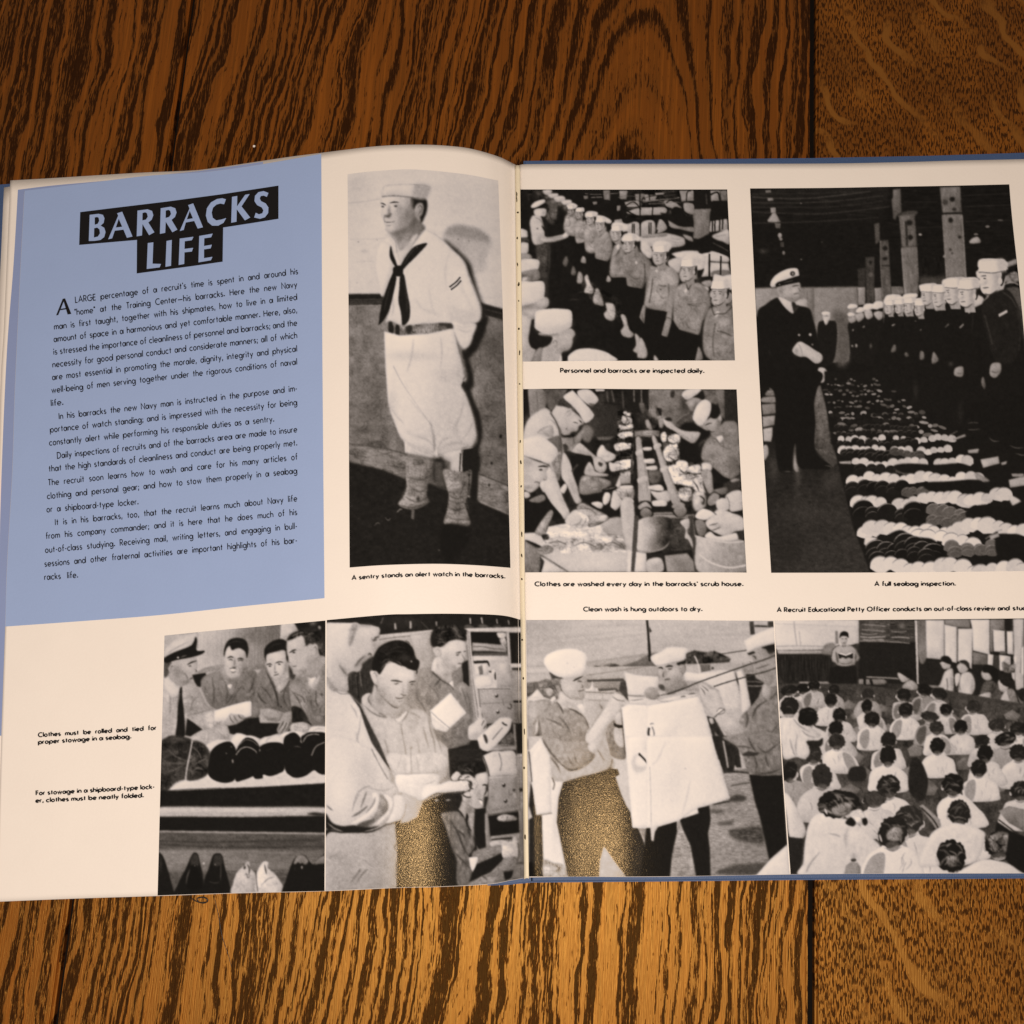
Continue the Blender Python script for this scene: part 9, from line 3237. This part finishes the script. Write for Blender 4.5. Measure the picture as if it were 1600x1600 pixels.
letter(hd(804, 450, 908, 436, 896, 462, 842, 470, 840, 528, 906, 520, 896, 548, 840, 554, 838, 642, 796, 650))
letter(hd(952, 430, 1054, 412, 1042, 440, 990, 448, 988, 506, 1048, 496, 1038, 524, 988, 532, 988, 598, 1052, 588, 1040, 614, 946, 630))
let.build('lettering', M_BLUE, left, 0.00024, 'pale blue heading capitals', True)

BODY = [
    ('LARGE percentage of a recruit\'s time is spent in and around his', 118, 472.8, 465.4, 428),
    ('"home" at the Training Center_his barracks. Here the new Navy', 117, 492.3, 464, 448.5),
    ('man is first taught, together with his shipmates, how to live in a limited', 85, 514.8, 464, 468.3),
    ('amount of space in a harmonious and yet comfortable manner. Here, also,', 84.5, 534.3, 464, 488.4),
    ('is stressed the importance of cleanliness of personnel and barracks; and the', 84, 554, 464, 508.6),
    ('necessity for good personal conduct and considerate manners; all of which', 82.5, 574, 464, 528),
    ('are most essential in promoting the morale, dignity, integrity and physical', 82, 593.7, 464, 549),
    ('well-being of men serving together under the rigorous conditions of naval', 81, 614, 464, 569.4),
    ('life.', 80, 634.4, 98.5, 632.4),
    ('In his barracks the new Navy man is instructed in the purpose and im-', 92.3, 654.8, 464, 611),
    ('portance of watch standing; and is impressed with the necessity for being', 78.6, 675.6, 464, 632.7),
    ('constantly alert while performing his responsible duties as a sentry.', 77.3, 696, 428, 658.7),
    ('Daily inspections of recruits and of the barracks area are made to insure', 89.7, 716.3, 464, 675),
    ('that the high standards of cleanliness and conduct are being properly met.', 76.5, 736.9, 464, 696),
    ('The recruit soon learns how to wash and care for his many articles of', 75.6, 758.5, 464.6, 718),
    ('clothing and personal gear; and how to stow them properly in a seabag', 74, 779.6, 464, 739.6),
    ('or a shipboard-type locker.', 73.3, 800.3, 216, 788),
    ('It is in his barracks, too, that the recruit learns much about Navy life', 86.4, 820.5, 464, 783),
    ('from his company commander; and it is here that he does much of his', 72, 842, 464, 804.3),
    ('out-of-class studying. Receiving mail, writing letters, and engaging in bull-', 71, 863.7, 464, 826),
    ('sessions and other fraternal activities are important highlights of his bar-', 70, 885.3, 464, 848.4),
    ('racks life.', 69.7, 906, 121.5, 902.4),
]
tx = Lettering(z_left)
for t, x0, y0, x1, y1 in BODY:
    tx.line(t, (x0, y0), (x1, y1), 9.2, 1.62, 0.845)
tx.build('body_text', M_BLACK, left, label='column of small black text on the blue panel')
dc = Lettering(z_left)
dc.poly([(87.6, 492.8), (98.0, 466.8), (101.4, 466.2), (91.0, 492.2)])
dc.poly([(98.2, 466.8), (101.6, 466.2), (111.4, 490.4), (105.6, 491.4)])
dc.P, dc.Z = dc.P, [0, 0, 0, 0, 4e-6, 4e-6, 4e-6, 4e-6]
dc.stroke([(94.4, 483.6), (105.0, 482.0)], 2.1, lambda q: q)
dc.build('initial_letter', M_BLACK, left, label='large initial capital A')


def caption(rows, zf, page, size=6.4, weight=2.6, kx=1.10):
    c = Lettering(zf)
    for r in rows:
        t, x0, y0, x1, y1 = r[:5]
        c.line(t, (x0, y0), (x1, y1), size, weight, kx, sag=r[5] if len(r) > 5 else 0.0, track=2.4, gap_to=11 if 'rolled' in t else 6.6)
    return c.build('caption', M_BLACK, page, 0.00022)


caption([('A sentry stands an alert watch in the barracks.', 550, 906, 789, 903.6, 4.6)], z_left, left)
caption([('Clothes must be rolled and tied for', 60, 1151.5, 244, 1140.2), ('proper stowage in a seabag.', 60, 1162.5, 204.5, 1153.6)], z_left, left)
caption([('For stowage in a shipboard-type lock-', 56.5, 1242.4, 241, 1232.2), ('er, clothes must be neatly folded.', 56, 1254, 224, 1245.6)], z_left, left)
caption([('Personnel and barracks are inspected daily.', 876, 582, 1100, 582.4)], z_right, right)
caption([('Clothes are washed every day in the barracks\' scrub house.', 836, 915.6, 1161, 915.4)], z_right, right)
caption([('A full seabag inspection.', 1367, 915.4, 1493, 914.8)], z_right, right)
caption([('Clean wash is hung outdoors to dry.', 912, 955, 1097, 954.6)], z_right, right)
caption([('A Recruit Educational Petty Officer conducts an out-of-class review and', 1214.5, 956, 1577, 953.4), ('study.', 1583, 953.3, 1613, 953)], z_right, right)


# ------------------------------------------------------------ small loose things on the table
def tube(name, px, r, mat, label, cat, z=None):
    Q = along(px, 40)
    C3 = P3(Q, r if z is None else z)
    V, F = [], []
    for i, p in enumerate(C3):
        d = C3[min(i + 1, len(C3) - 1)] - C3[max(i - 1, 0)]
        d /= np.linalg.norm(d)
        s = np.cross(d, (0, 0, 1.0))
        s /= np.linalg.norm(s)
        t = np.cross(s, d)
        rr = r * (0.35 + 0.65 * math.sin(math.pi * (0.08 + 0.84 * i / (len(C3) - 1))))
        for k in range(6):
            a = k * math.pi / 3
            V.append(p + rr * (math.cos(a) * s + math.sin(a) * t))
    for i in range(len(C3) - 1):
        for k in range(6):
            F.append((i * 6 + k, i * 6 + (k + 1) % 6, i * 6 + 6 + (k + 1) % 6, i * 6 + 6 + k))
    F += [tuple(range(5, -1, -1)), tuple(range(len(V) - 6, len(V)))]
    o = link(name, V, F, mat, None, True)
    tag(o, label, cat)
    return o


M_HAIR = sheet_material('dark_hair', (0.012, 0.008, 0.006), 0.4, 0.1, 0.5)
tube('loose_hair', [(334, 1399), (341, 1428), (347, 1462), (356, 1490), (362, 1512)], 0.00013, M_HAIR,
     'long thin dark hair lying on the planks below the shoe photo', 'hair')
tube('lint_curl', [(297, 1402), (306, 1408), (318, 1411), (325, 1407), (318, 1402), (308, 1404), (312, 1410), (324, 1409)], 0.00026, M_HAIR,
     'small curl of dark lint at the bottom edge of the left page', 'lint')
bm = bmesh.new()
bmesh.ops.create_icosphere(bm, subdivisions=2, radius=0.0006)
rs = np.random.RandomState(2)
for v in bm.verts:
    v.co *= 1 + rs.uniform(-.25, .25)
    v.co.z *= 0.7
me = bpy.data.meshes.new('crumb')
bm.to_mesh(me)
bm.free()
me.materials.append(M_PAPER)
cr = bpy.data.objects.new('crumb', me)
COL.objects.link(cr)
cr.location = tuple(P3([(397, 228.5)], 0.0004)[0])
tag(cr, 'tiny pale crumb on the wood above the blue panel', 'crumb')
